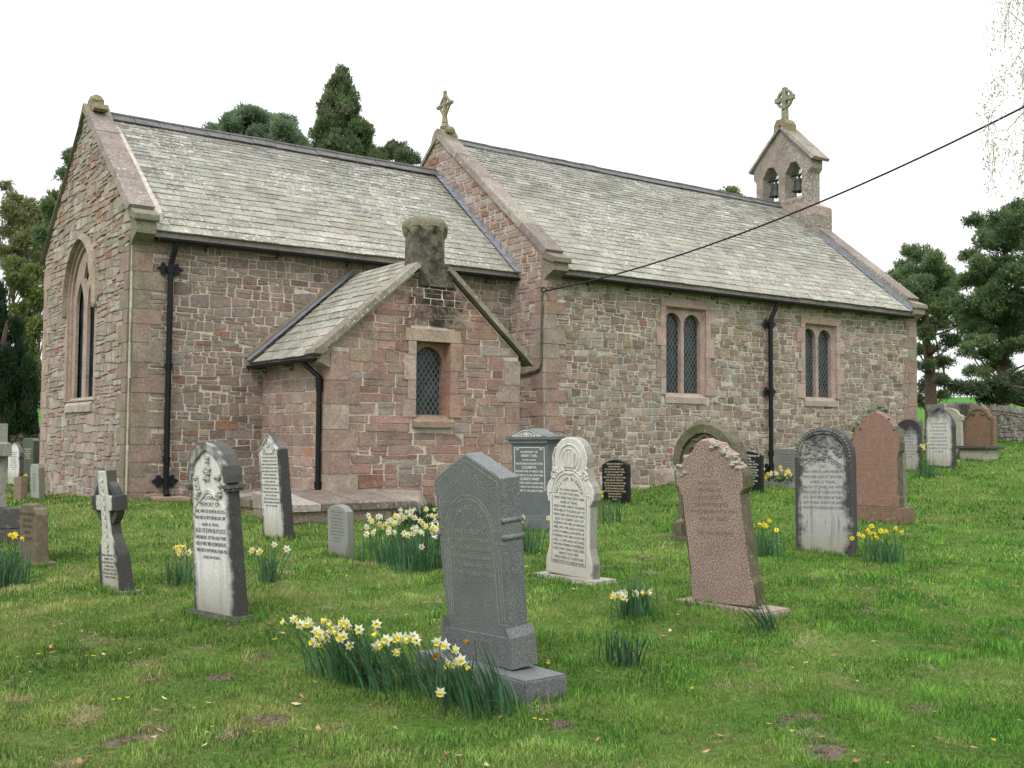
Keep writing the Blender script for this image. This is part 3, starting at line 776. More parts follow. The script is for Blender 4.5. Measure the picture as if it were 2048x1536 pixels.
mb = MB(); kneeler(mb, XW - .46, XW + .02, YN, -1, 5.00, .38, .42, [(1, (.3, .26, .21))]); o = P_('kneeler', mb, M['mossy']); flip_check(o.data)

def wheel_cross(mb, x, y, z, h, arm, r, th, wd, col):
    """ringed cross standing at (x,y,z), facing east, h to the crossing"""
    for a, b, c, d in ((-wd * .62, wd * .62, 0, h * .55), (-wd / 2, wd / 2, h * .5, h + arm)):
        mb.quadbox([(x - th, y + a * 1.15, z + c), (x + th, y + a * 1.15, z + c), (x + th, y + b * 1.15, z + c), (x - th, y + b * 1.15, z + c), (x - th, y + a, z + d), (x + th, y + a, z + d), (x + th, y + b, z + d), (x - th, y + b, z + d)], col)
    mb.quadbox([(x - th * .98, y - arm, z + h - wd * .55), (x + th * .98, y - arm, z + h - wd * .55), (x + th * .98, y + arm, z + h - wd * .55), (x - th * .98, y + arm, z + h - wd * .55), (x - th * .98, y - arm, z + h + wd * .55), (x + th * .98, y - arm, z + h + wd * .55), (x + th * .98, y + arm, z + h + wd * .55), (x - th * .98, y + arm, z + h + wd * .55)], col)
    n = 28
    for i in range(n):
        a0, a1 = 2 * math.pi * i / n, 2 * math.pi * (i + 1) / n
        q = []
        for xx in (x - th * .6, x + th * .6):
            for a, rr in ((a0, r - wd * .28), (a1, r - wd * .28), (a1, r + wd * .28), (a0, r + wd * .28)): q.append((xx, y + rr * math.cos(a), z + h + rr * math.sin(a)))
        mb.quadbox(q, col)
mb = MB(); xc = LC + .18
mb.prism([(-.32, -.24), (-.25, -.06), (-.15, .08), (0, .13), (.15, .08), (.25, -.06), (.32, -.24)], lambda p: (xc - .22, CN + p[0], zap + .12 + p[1]), lambda p: (xc + .24, CN + p[0], zap + .12 + p[1]), (.25, .225, .15))
mb.blob((xc, CN, zap + .31), (.13, .13, .13), (.25, .22, .14), n=10, jit=.05); mb.blob((xc, CN - .27, zap + .18), (.16, .09, .09), (.25, .22, .14)); mb.blob((xc, CN + .27, zap + .18), (.16, .09, .09), (.25, .22, .14))
for t in range(4):                                # lozenge-framed cross head
    a, b = [((0, .28), (.26, 0)), ((.26, 0), (0, -.32)), ((0, -.32), (-.26, 0)), ((-.26, 0), (0, .28))][t]
    mb.tube([(xc, CN + a[0], zap + .88 + a[1]), (xc, CN + b[0], zap + .88 + b[1])], .036, 6, (.24, .22, .15))
mb.tube([(xc, CN, zap + .42), (xc, CN, zap + .62), (xc, CN, zap + 1.24)], [.085, .06, .05], 8, (.24, .22, .15)); mb.tube([(xc, CN - .34, zap + .88), (xc, CN + .34, zap + .88)], .052, 6, (.24, .22, .15))
o = P_('gable_cross', mb, M['mossy']); flip_check(o.data)

# --- bellcote ------------------------------------------------------------
BX0, BX1, BC = 21.2, 21.76, 3.14
bc = MB()
mb_l = [[(2.10, 8.3), (4.18, 8.3), (4.18, 9.50), (4.30, 9.64), (4.30, 9.98), (BC, 11.10), (1.98, 9.98), (1.98, 9.64), (2.10, 9.50)]]
def seghead(a, b, zb, zs, zt): return [(a, zb), (b, zb), (b, zs), ((a + b) / 2 + .12, zt - .02), ((a + b) / 2, zt), ((a + b) / 2 - .12, zt - .02), (a, zs)]
mb_l += [seghead(2.34, 2.99, 8.78, 9.60, 9.94), seghead(3.27, 3.92, 8.78, 9.60, 9.94)]
mw.translation = ((BX0 + BX1) / 2, 0, 0); bc.mesh(flat2d(mb_l, BX1 - BX0), mw, (.27, .225, .195))
bco = P_('bellcote', bc, M['bellstone']); flip_check(bco.data)
st = MB()
PB = [(3, (.29, .225, .19)), (2, (.26, .215, .185)), (1.5, (.22, .19, .165))]
q1 = quoin_table(8.45, 9.52, (.22, .34), (.3, .2), (.2, .2)); 
for y0, sgn in ((2.10, 1), (4.18, -1)):
    for z0, z1_, a, b in q1:
        ya, yb = sorted((y0 - sgn * .004, y0 + sgn * .235)); st.box(BX0 - .006, BX1 + .005, ya, yb, z0 + .004, z1_ - .004, jit(pick(PB), .12))
for z0, z1_, a, b in q1: st.box(BX0 - .006, BX1 + .005, 2.995, 3.265, z0 + .004, z1_ - .004, jit(pick(PB), .12))
# stepped base with sloping shoulders
fx = lambda x: (lambda p: (x, p[0], p[1]))
st.prism([(1.78, 6.9), (4.5, 6.9), (4.5, 8.38), (4.16, 8.56), (2.12, 8.56), (1.78, 8.38)], fx(BX0 - .10), fx(BX1 + .17), (.31, .235, .2))
for z0, h in ((7.0, .36), (7.38, .34), (7.74, .34), (8.1, .26)):
    y = 1.77
    while y < 4.4: 
        wd = rnd(.4, .8); st.box(BX0 - .108, BX1 + .178, y, min(y + wd, 4.51) - .006, z0, z0 + h, jit(pick(PB), .14)); y += wd
for a, b in ((2.32, 3.0), (3.26, 3.93)):          # sloping sills of the bell openings
    st.prism([(BX0 - .03, 8.70), (BX0 + .16, 8.84), (BX1 - .16, 8.84), (BX1 + .02, 8.70), (BX1 + .02, 8.55), (BX0 - .03, 8.55)], lambda p: (p[0], a, p[1]), lambda p: (p[0], b, p[1]), (.22, .17, .14))
o = P_('masonry', st, M['bellstone'], bco); flip_check(o.data)
mb = MB(); sb = (11.10 - 9.98) / (BC - 1.98)
rake_coping(mb, BX0 - .10, BX1 + .14, (1.86, 9.98 - .12 * sb), (BC, 11.10), .10, 3, PAL_COPE)
rake_coping(mb, BX0 - .10, BX1 + .14, (4.42, 9.98 - .12 * sb), (BC, 11.10), .10, 3, PAL_COPE)
o = P_('coping', mb, M['coping'], bco); flip_check(o.data)
mb = MB(); xc = (BX0 + BX1) / 2 - .1
mb.prism([(-.27, -.24), (-.25, .04), (-.15, .20), (.15, .20), (.25, .04), (.27, -.24), (0, .02)], lambda p: (xc - .24, BC + p[0], 11.2 + p[1]), lambda p: (xc + .24, BC + p[0], 11.2 + p[1]), (.27, .215, .13))
wheel_cross(mb, xc, BC, 11.36, .74, .37, .28, .07, .14, (.24, .255, .18))
o = P_('cross', mb, M['mossy'], bco); flip_check(o.data)
for y in (2.665, 3.595):
    mb = MB(); x = (BX0 + BX1) / 2
    mb.lathe([(.235, 9.02), (.225, 9.05), (.19, 9.12), (.165, 9.25), (.155, 9.36), (.12, 9.43), (.05, 9.46)], (x, y, 0), 18, (.05, .05, .04))
    mb.tube([(x, y - .31, 9.56), (x, y + .31, 9.56)], .03, 6, (.03, .03, .03))
    for k in range(-3, 4): mb.tube([(x, y, 9.45), (x - .02, y + k * .075, 9.74 - abs(k) * .02)], .012, 5, (.03, .03, .03))
    mb.tube([(x, y, 9.02), (x, y, 8.96)], .03, 6, (.03, .03, .03))
    P_('bell', mb, M['bell'], bco, smooth=False)

# --- vestry -----------------------------------------------------------------
VX0, VX1, VY = 2.52, 6.42, -2.95; VC = (VX0 + VX1) / 2; VZ = 2.72; VS = .86; VA = VZ + VS * (VC - VX0)
vw = MB()
OW = (4.12, 4.90, 1.46, 2.90)
mm = Matrix(((1, 0, 0, 0), (0, 0, -1, VY + .251), (0, 1, 0, 0), (0, 0, 0, 1)))
vw.mesh(flat2d([[(VX0, -.6), (VX1, -.6), (VX1, VZ), (VC + .36, VA - .31), (VC - .36, VA - .31), (VX0, VZ)], [(OW[0], OW[2]), (OW[1], OW[2]), (OW[1], OW[3]), (OW[0], OW[3])]], .5), mm, (.4, .35, .3))
vw.box(VX0 + .001, VX0 + .45, VY + .5, 0, -.6, VZ - .1, (.4, .35, .3)); vw.box(VX1 - .45, VX1 - .001, VY + .5, 0, -.6, VZ - .1, (.4, .35, .3))
vo = P_('vestry_wall', vw, M['mortar']); flip_check(vo.data)
q_v1 = quoin_table(-.1, 2.62, (.3, .46), (.34, .52), (.5, .32)); q_v2 = quoin_table(-.1, 2.62, (.3, .46), (.34, .52), (.5, .32))
st = MB()
rubble(st, (0, VY, 0), (1, 0, 0), (0, 0, 1), (0, -1, 0), VX0 + .02, VX1 - .02, -.1, 4.05, PAL_VES, (.12, .25), (.24, .78), mort=.004, bulge=(.004, .022), irr=.010, split=.35, var=.13,
       cut=[(-VS, 1, VZ - VS * VX0 - .02), (VS, 1, VZ + VS * VX1 - .02)],
       void=lambda a, b: [(VX0 - .1, VX0 + qlen(q_v1, 2, a, b) + .006), (VX1 - qlen(q_v2, 2, a, b) - .006, 9)] + ([(OW[0] - .05, OW[1] + .05)] if b > 1.38 and a < 3.05 else []))
P_('stonework', st, M['vestry'], vo)
st = MB()
rubble(st, (VX0, 0, 0), (0, 1, 0), (0, 0, 1), (-1, 0, 0), VY + .02, -.01, -.1, 2.6, [(5, (.345, .24, .20)), (2, (.36, .285, .24)), (.4, (.34, .19, .13)), (1, (.32, .28, .24))], (.12, .24), (.16, .5), mort=.006, bulge=(.006, .018), irr=.005, split=.15,
       void=lambda a, b: [(VY - .1, VY + qlen(q_v1, 3, a, b) + .006)])
P_('stonework', st, M['vestry'], vo)
st = MB(); quoins(st, VX0, VY, 1, 1, q_v1, PAL_DRESS, .026); P_('quoin_stones', st, M['dressed'], vo)
st = MB(); quoins(st, VX1, VY, -1, 1, q_v2, PAL_DRESS, .026)
P_('quoin_stones', st, M['dressed'], vo)
W = MB()
stack(W, 4.16, .16, .26, -1, 1.52, 2.88, VY - .03, VY + .3, PAL_FRAME, (.3, .5)); stack(W, 4.88, .16, .26, 1, 1.52, 2.88, VY - .03, VY + .3, [(1, (.33, .215, .17))], (.3, .5))
W.box(3.94, 5.1, VY - .036, VY + .3, 2.884, 3.10, (.36, .28, .22))
W.prism([(VY - .11, 1.34), (VY - .11, 1.44), (VY + .12, 1.56), (VY + .3, 1.56), (VY + .3, 1.34)], fx(4.10), fx(4.94), (.26, .19, .14))
vwin = P_('window', W, M['dressed']); flip_check(vwin.data)
T = MB(); T.mesh(flat2d([[(4.15, 1.5), (4.89, 1.5), (4.89, 2.89), (4.15, 2.89)], [(4.22, 1.55), (4.82, 1.55)] + arc(4.52, 2.5, .30, 0, 180, 14)], .09), Matrix(((1, 0, 0, 0), (0, 0, -1, VY + .20), (0, 1, 0, 0), (0, 0, 0, 1))), (.27, .15, .105))
P_('tracery', T, M['dressed'], vwin)
G = MB(); G.box(4.2, 4.84, VY + .26, VY + .275, 1.5, 2.85, (.02, .03, .03)); P_('glazing', G, M['glass'], vwin)
Lm = MB(); lattice(Lm, (0, VY + .257, 0), (1, 0, 0), (0, 0, 1), (0, -1, 0), 4.22, 4.82, 1.57, 2.8, .105, .15, .0045); P_('lead_lattice', Lm, M['leadcame'], vwin)
# roof
S3 = Vector((VC - 2.26, 0, VS * (VC - 2.26))).normalized(); N3 = Vector((-S3.z, 0, S3.x)); SL3 = math.hypot(VC - 2.26, VS * (VC - 2.26)); ZE = VZ + .06 + VS * (2.26 - VX0)
rm = MB()
for sg in (1, -1):
    f = lambda y: (lambda p: (VC - sg * p[0], y, p[1]))
    zt = ZE + VS * (VC - 2.26)
    rm.prism([(0, zt - .012), (VC - 2.30, ZE + .02), (VC - 2.30, ZE - .06), (0, zt - .1)], f(VY + .25), f(0), (.2, .18, .15))
r3 = P_('vestry_roof', rm, M['wood']); flip_check(r3.data)
sm = MB(); slates(sm, (2.26, VY + .22, ZE), (0, 1, 0), S3, N3, -VY - .22, SL3, .3, .16, (.3, .5), PL_LO, PL_LO)
S3b = Vector((-S3.x, 0, S3.z)); N3b = Vector((S3.z, 0, S3.x)); slates(sm, (2 * VC - 2.26, VY + .22, ZE), (0, 1, 0), S3b, N3b, -VY - .22, SL3, .3, .16, (.3, .5), PL_LO, PL_LO)
P_('slates', sm, M['slate'], r3)
mb = MB()
for i in range(9):
    a, b = SL3 * i / 9, SL3 * (i + 1) / 9
    A_ = Vector((2.22, 0, ZE)) + S3 * a + N3 * .05; B_ = Vector((2.22, 0, ZE)) + S3 * b + N3 * .045
    mb.poly([(A_.x, -.16, A_.z), (A_.x, -.02, A_.z), (B_.x, -.02, B_.z), (B_.x, -.16, B_.z)], (.3, .3, .3))
    mb.poly([(A_.x, -.03, A_.z), (A_.x, -.03, A_.z + .10), (B_.x, -.03, B_.z + .10), (B_.x, -.03, B_.z)], (.3, .3, .3))
P_('flashing', mb, M['lead'], r3)
mb = MB()
for i in range(12):
    A_ = Vector((2.22, 0, ZE)) + S3 * (SL3 * i / 12) + N3 * .10
    B_ = Vector((2.22, 0, ZE)) + S3 * (SL3 * (i + 1.05) / 12) + N3 * .10
    mb.quadbox([(A_.x, -.045, A_.z), (A_.x, 0, A_.z), (B_.x, 0, B_.z), (B_.x, -.045, B_.z), (A_.x, -.02, A_.z + rnd(.03, .07)), (A_.x, 0, A_.z + .09), (B_.x, 0, B_.z + .09), (B_.x, -.02, B_.z + rnd(.03, .07))], jit((.2, .155, .10), .1))
P_('mortar_fillet', mb, M['mossy'], r3)
# front coping and chimney
def coping_x(mb, pA, pB, ya, yb, th, nblk, pal):
    d = Vector((pB[0] - pA[0], 0, pB[1] - pA[1])); L = d.length; d.normalize(); n = Vector((-d.z, 0, d.x)); n = n if n.z > 0 else -n
    for i in range(nblk):
        a, b = L * i / nblk + .003, L * (i + 1) / nblk - .003
        A_ = Vector((pA[0], 0, pA[1])) + d * a; B_ = Vector((pA[0], 0, pA[1])) + d * b; c = jit(pick(pal), .1)
        mb.quadbox([(A_.x, ya, A_.z), (A_.x, yb, A_.z), (B_.x, yb, B_.z), (B_.x, ya, B_.z)] + [(p.x + n.x * th, y, p.z + n.z * th) for p, y in ((A_, ya + .02), (A_, yb), (B_, yb), (B_, ya + .02))], c)
mb = MB(); PC = [(2, (.20, .18, .14)), (1, (.25, .23, .19))]
zc = VZ + .05
coping_x(mb, (2.24, zc + VS * (2.24 - VX0)), (VC - .28, zc + VS * (VC - .28 - VX0)), VY - .12, VY + .26, .10, 3, PC)
rc = MB(); coping_x(rc, (6.70, zc + VS * (VX1 - 6.70)), (VC + .30, zc + VS * (VC - .30 - VX0)), VY - .12, VY + .26, .10, 3, PC)
o = P_('gable_coping', rc, M['coping']); flip_check(o.data)
f = lambda y: (lambda p: (p[0], y, p[1]))
mb.prism([(2.13, zc - .215), (2.17, zc - .13), (2.34, zc - .10), (2.40, zc - .14), (2.3, zc - .22)], f(VY - .125), f(VY + .265), (.20, .18, .14))
mb.prism([(2.28, 2.42), (2.56, 2.30), (2.56, zc - .02), (2.33, zc - .2)], f(VY - .01), f(VY + .24), (.33, .27, .22))
o = P_('gable_coping', mb, M['coping']); flip_check(o.data)
mb = MB(); CX, CY = 4.58, VY + .42; K = 1 / math.cos(math.pi / 8)
dk = (.13, .12, .095)
mb.box(4.20, 4.90, VY - .035, VY + .8, 3.88, 4.16, dk)
mb.prism([(4.20, 4.155), (4.90, 4.155), (4.90, 4.2), (4.85, 4.30), (4.25, 4.30), (4.20, 4.2)], f(VY - .03), f(VY + .8), dk)
mb.lathe([(.345 * K, 4.2), (.335 * K, 4.98)], (CX, CY, 0), 8, dk, rot=.5)
mb.c[-10:-2] = [jit(random.choice([(.10, .092, .075), (.15, .14, .105), (.17, .157, .12), (.12, .112, .09)]), .1) for _ in range(8)]
o = P_('chimney', mb, M['stained']); flip_check(o.data)
mb = MB()
rings = [(.345, 0), (.385, 1), (.405, 2), (.402, 3), (.37, 4), (.30, 5), (.16, 6)]
hz = [None, None, 5.0, 5.06, 5.13, 5.185, 5.215]; b0 = 0
for rr_, j_ in rings:                             # octagonal hood, its lower edge arched on every face
    for k in range(16):
        a = 2 * math.pi * (k + 1) / 16; corner = k % 2 == 0
        z = hz[j_] if hz[j_] else ((4.82 if corner else 4.955) + (.06 if j_ else 0))
        q = rr_ * (K if corner else 1.0) * (.985 if corner and 0 < j_ < 5 else 1)
        mb.v.append((CX + q * math.cos(a), CY + q * math.sin(a), z))
for j_ in range(6):
    for k in range(16):
        q = (k + 1) % 16; mb.f.append((j_ * 16 + k, j_ * 16 + q, (j_ + 1) * 16 + q, (j_ + 1) * 16 + k)); mb.c.append((.19, .175, .125)); mb.m.append(0)
mb.f.append(tuple(6 * 16 + k for k in range(16))); mb.c.append((.2, .18, .13)); mb.m.append(0)
o = P_('chimney_hood', mb, M['mossy'], o); flip_check(o.data)
# plinth of sloping slabs round the vestry corner
mb = MB()
wcol = [(2, (.235, .20, .165)), (1, (.29, .26, .225)), (1, (.16, .135, .11))]
x = 1.14
while x < 3.35:
    b = min(x + rnd(.5, .8), 3.4); mb.quadbox([(x, -4.32, .02), (b - .008, -4.32, .02), (b - .008, VY, .02), (x, VY, .02), (x, -4.32, .13), (b - .008, -4.32, .125), (b - .008, VY, .27), (x, VY, .27)], jit(pick(wcol), .1)); x = b
y = -3.0
while y < -1.2:
    b = y + rnd(.5, .7); mb.quadbox([(1.10, y, .02), (2.53, y, .02), (2.53, b - .008, .02), (1.10, b - .008, .02), (1.10, y, .14), (2.53, y, .25), (2.53, b - .008, .26), (1.10, b - .008, .15)], jit(pick(wcol), .1)); y = b
mb.quadbox([(3.4, -4.32, -.3), (3.9, -4.1, -.3), (4.6, VY, -.3), (3.4, VY, -.3), (3.4, -4.32, .12), (3.45, -4.3, .11), (4.3, VY, .22), (3.4, VY, .262)], (.28, .25, .2))
o = P_('plinth_slabs', mb, M['coping']); flip_check(o.data)
mb = MB(); mb.box(1.16, 3.38, -4.27, VY, -.5, .018, (.2, .165, .13)); mb.box(1.16, 2.5, VY, -1.1, -.5, .018, (.2, .165, .13))
PP = [(2, (.22, .18, .14)), (1, (.18, .15, .12)), (1, (.26, .2, .16))]
rubble(mb, (0, -4.27, 0), (1, 0, 0), (0, 0, 1), (0, -1, 0), 1.16, 3.4, -.4, .0, PP, (.17, .24), (.4, .8), bulge=(.004, .012), irr=.004, split=0)
rubble(mb, (1.16, 0, 0), (0, 1, 0), (0, 0, 1), (-1, 0, 0), -4.27, -1.1, -.4, .0, PP, (.17, .24), (.4, .8), bulge=(.004, .012), irr=.004, split=0)
P_('plinth', mb, M['mossy'])

# --- rainwater goods ------------------------------------------------------------
def gutter(name, p0, p1, r, brk, out):
    p0, p1 = Vector(p0), Vector(p1); d = (p1 - p0).normalized(); o_ = Vector(out)
    mb = MB(); prof = [(-1, .15), (-.92, -.45), (-.55, -.88), (0, -1), (.55, -.88), (.92, -.45), (1, .15), (.86, .15), (.5, -.5), (0, -.7), (-.5, -.5), (-.86, .15)]
    mb.prism(prof, lambda q: p0 + o_ * q[0] * r + Vector((0, 0, q[1] * r)), lambda q: p1 + o_ * q[0] * r + Vector((0, 0, q[1] * r)), (.012, .014, .014))
    g = P_(name, mb, M['iron']); flip_check(g.data)
    for t in brk:
        c = p0 + d * t; mb = MB()
        mb.tube([c - o_ * r * 2.6 + Vector((0, 0, -.03)), c - o_ * r * .6 + Vector((0, 0, -r * 1.15)), c + o_ * r * 1.0 + Vector((0, 0, -r * .6))], .012, 5, (.01, .01, .01))
        sp = []
        for k in range(14):
            a = .5 + k * .5; rr = .075 * (1 - k / 16); sp.append(c - o_ * (r * 2.2 + .01) + Vector((0, 0, -.10)) + o_ * (rr * math.cos(a)) * .9 + Vector((0, 0, rr * math.sin(a))))
        mb.tube(sp, .011, 5, (.01, .01, .01)); P_('bracket', mb, M['iron'], g)
gutter('gutter', (.42, -.255, 4.70), (LC - .02, -.255, 4.70), .062, [.9, 2.3, 3.8, 5.3, 7.2], (0, -1, 0))
gutter('gutter', (LC + .42, -1.445, 4.665), (XW - .5, -1.445, 4.665), .065, [.7, 1.9, 3.2, 4.6, 5.9, 7.4, 8.9, 10.4, 11.7], (0, -1, 0))
gutter('gutter', (2.235, VY + .1, ZE - .075), (2.235, -.02, ZE - .075), .055, [1.2, 2.4], (-1, 0, 0))
for (xa, xb, y, z) in ((.42, LC, -.03, 4.66), (LC + .42, XW - .5, YN - .03, 4.63)):
    x = xa; mb = MB()                             # stone eaves course above the gutter, coloured dark for the under-eaves shade
    while x < xb:
        b = min(x + rnd(.7, 1.3), xb); mb.box(x, b - .006, y - .13, y + .2, z, z + .15, jit((.125, .10, .083), .2)); x = b
    P_('eaves_course', mb, M['dressed'])
def flange(mb, c, along, out, s=1.0):
    """leaf-shaped pipe ears: lobes either side of the pipe"""
    c, a, o_ = Vector(c), Vector(along), Vector(out); up = Vector((0, 0, 1))
    for sg in (-1, 1):
        sh = []
        for px, pz in ((.02, .05), (.07, .05), (.09, .10), (.13, .115), (.165, .09), (.165, .05), (.20, .035), (.25, .0), (.20, -.035), (.165, -.05), (.165, -.09), (.13, -.115), (.09, -.10), (.07, -.05), (.02, -.05)):
            sh.append((sg * px * s, pz * s))
        mb.prism(sh, lambda q: c + a * q[0] + up * q[1] + o_ * .012, lambda q: c + a * q[0] + up * q[1] + o_ * .04, (.012, .013, .014))
def downpipe(base, top, gut, r, along, out, ears, collars, shoe=True):
    mb = MB(); b, t, g = Vector(base), Vector(top), Vector(gut); o_ = Vector(out)
    pts = [b, t, t + (g - t) * .25 + Vector((0, 0, .06)), t + (g - t) * .75 + Vector((0, 0, -.02)), g]
    mb.tube([b, t], r, 10, (.012, .013, .014)); mb.tube([t - Vector((0, 0, .01)), t + Vector((0, 0, .05)), t + (g - t) * .8, g], r * .95, 10, (.012, .013, .014))
    for z in collars:
        q = Vector((b.x, b.y, z)); mb.tube([q - Vector((0, 0, .05)), q + Vector((0, 0, .05))], r * 1.3, 10, (.012, .013, .014)); mb.tube([q + Vector((0, 0, .035)), q + Vector((0, 0, .055))], r * 1.5, 10, (.012, .013, .014))
    if shoe: mb.tube([b + Vector((0, 0, .02)), b + o_ * .10 - Vector((0, 0, .06))], r * 1.05, 10, (.012, .013, .014))
    for z in ears: flange(mb, (b.x - out[0] * .07, b.y - out[1] * .07, z), along, out)
    o = P_('downpipe', mb, M['iron']); flip_check(o.data)
downpipe((.68, -.105, .14), (.68, -.105, 4.22), (.74, -.25, 4.66), .052, (1, 0, 0), (0, -1, 0), [4.18, .34], [.72, 4.16, 2.4])
downpipe((15.48, YN - .12, .22), (15.48, YN - .12, 4.12), (15.62, -1.44, 4.62), .058, (1, 0, 0), (0, -1, 0), [4.08, 2.36, .45], [.8, 2.36, 4.06])
downpipe((VX0 - .085, -2.66, .24), (VX0 - .085, -2.66, 2.12), (2.245, -2.42, ZE - .12), .046, (0, 1, 0), (-1, 0, 0), [], [.34, 1.98, 2.1], False)
mb = MB(); xx = LC - .03                          # cable conduit down the nave corner
mb.tube([(xx, YN + .03, 4.30), (xx - .02, YN + .06, 4.16), (xx - .03, YN + .02, 4.0), (xx - .03, YN + .05, 2.75), (xx - .03, YN + .09, 2.66), (xx - .03, YN + .25, 2.60), (xx - .03, -.02, 2.52), (LC - 1.4, -.05, 2.5)], [.02, .022, .03, .028, .032, .032, .032, .032], 7, (.1, .09, .07))
P_('conduit', mb, M['mossy'])
mb = MB(); mb.box(.42, .98, -.55, -.02, -.08, .07, (.36, .25, .19)); P_('gully_stone', mb, M['mossy'])
# ------------------------------------------------------------------ field walls, gate, fence
PAL_DRY = [(3, (.24, .225, .205)), (2, (.31, .295, .27)), (1.5, (.18, .165, .145)), (1, (.27, .21, .18))]
def dry_wall(label, a, b, h, th, pal, wid=(.15, .45), cope=True):
    a, b = Vector((a[0], a[1], 0)), Vector((b[0], b[1], 0)); d = (b - a); L = d.length; d.normalize()
    n = Vector((d.y, -d.x, 0))
    if n.dot(CAM_POS - a) < 0: n = -n
    root = empty('field_wall', label, 'stone wall', Matrix.Translation((a.x, a.y, gz(a.x, a.y))))
    mb = MB(); k = max(2, int(L / 2.5))
    for i in range(k):
        p, q = a + d * L * i / k, a + d * L * (i + 1) / k
        zp, zq = gz(p.x, p.y), gz(q.x, q.y)
        P8 = []
        for base in (-.4, h - .06):
            for pt, z, s in ((p, zp, 0), (q, zq, 0), (q, zq, 1), (p, zp, 1)):
                w_ = pt - n * (th * s); P8.append((w_.x, w_.y, z + base))
        mb.quadbox(P8, jit((.16, .15, .135), .1))
        seg = (q - p).length; V = Vector((0, 0, 1)); U = (Vector((q.x, q.y, zq)) - Vector((p.x, p.y, zp))).normalized()
        rubble(mb, (p.x, p.y, zp), U, V, n, .0, seg, -.1, h - .04, pal, (.09, .19), wid, mort=.006, bulge=(.02, .07), irr=.03, split=.3)
        if cope:
            u = 0
            while u < seg:
                wd = rnd(.1, .28); c = p + d * u; z = zp + (zq - zp) * u / seg + h - .05; hh = rnd(.14, .26)
                e = c + d * (wd - .012); pr = []
                for dz in (0, hh):
                    for pt, s in ((c, -.05), (e, -.05), (e, th + .03), (c, th + .03)): w_ = pt - n * (s + (dz and rnd(0, .05))); pr.append((w_.x, w_.y, z + dz * rnd(.8, 1.1)))
                mb.quadbox(pr, jit(pick(pal), .2)); u += wd
    mb.v = [(x - a.x, y - a.y, z - gz(a.x, a.y)) for x, y, z in mb.v]
    o = mb.build('masonry', M['fieldwall'], root); return root
pa, pb = at(1886, 885, 36.5), at(2260, 884, 58)
dry_wall('grey dry stone boundary wall below the pines and green field', pa, pb, 1.22, .5, PAL_DRY)
dry_wall('low brown stone boundary wall behind the graves beside the yew', at(-220, 930, 36), at(110, 930, 36), .92, .5, [(3, (.17, .14, .115)), (2, (.21, .18, .15)), (1, (.13, .11, .09))])
g0 = at(1838, 880, 33); g1 = at(1868, 880, 36); zg = gz(g0.x, g0.y)
gate = empty('field_gate', 'weathered brown timber gate between church corner and dark gravestones', 'gate', Matrix.Translation((g0.x, g0.y, zg)))
mb = MB(); mb.box(-.09, .09, -.09, .09, -.3, 1.05, (.10, .07, .055)); mb.prism([(-.09, 1.05), (.09, 1.05), (0, 1.14)], lambda p: (p[0], -.09, p[1]), lambda p: (p[0], .09, p[1]), (.10, .07, .055)); o = mb.build('post', M['wood'], gate); flip_check(o.data)
mb = MB(); dv = Vector((g1.x - g0.x, g1.y - g0.y, 0)); dv.normalize()
for z in (.2, .42, .62, .82): mb.tube([dv * .1 + Vector((0, 0, z)), dv * 2.3 + Vector((0, 0, z + .08))], .035, 6, (.1, .08, .06))
mb.build('rail', M['wood'], gate)
f0, f1 = at(1780, 800, 150), at(2120, 794, 170)
fence = empty('field_fence', 'pale post and rail fence along the top of the green field', 'fence', Matrix.Translation((f0.x, f0.y, 0)))
mr = MB(); nP = 26
for i in range(nP):
    p = f0.lerp(f1, i / nP) - f0; q = f0.lerp(f1, (i + 1) / nP) - f0
    zp, zq = gz(p.x + f0.x, p.y + f0.y), gz(q.x + f0.x, q.y + f0.y)
    mp = MB(); mp.box(p.x - .08, p.x + .08, p.y - .08, p.y + .08, zp - .2, zp + 1.25, (.5, .48, .45)); mp.build('post', M['leadcame'], fence)
    for z in (.5, .85, 1.15): mr.tube([(p.x, p.y, zp + z), (q.x, q.y, zq + z)], .06, 4, (.5, .48, .45))
mr.build('rail', M['leadcame'], fence)

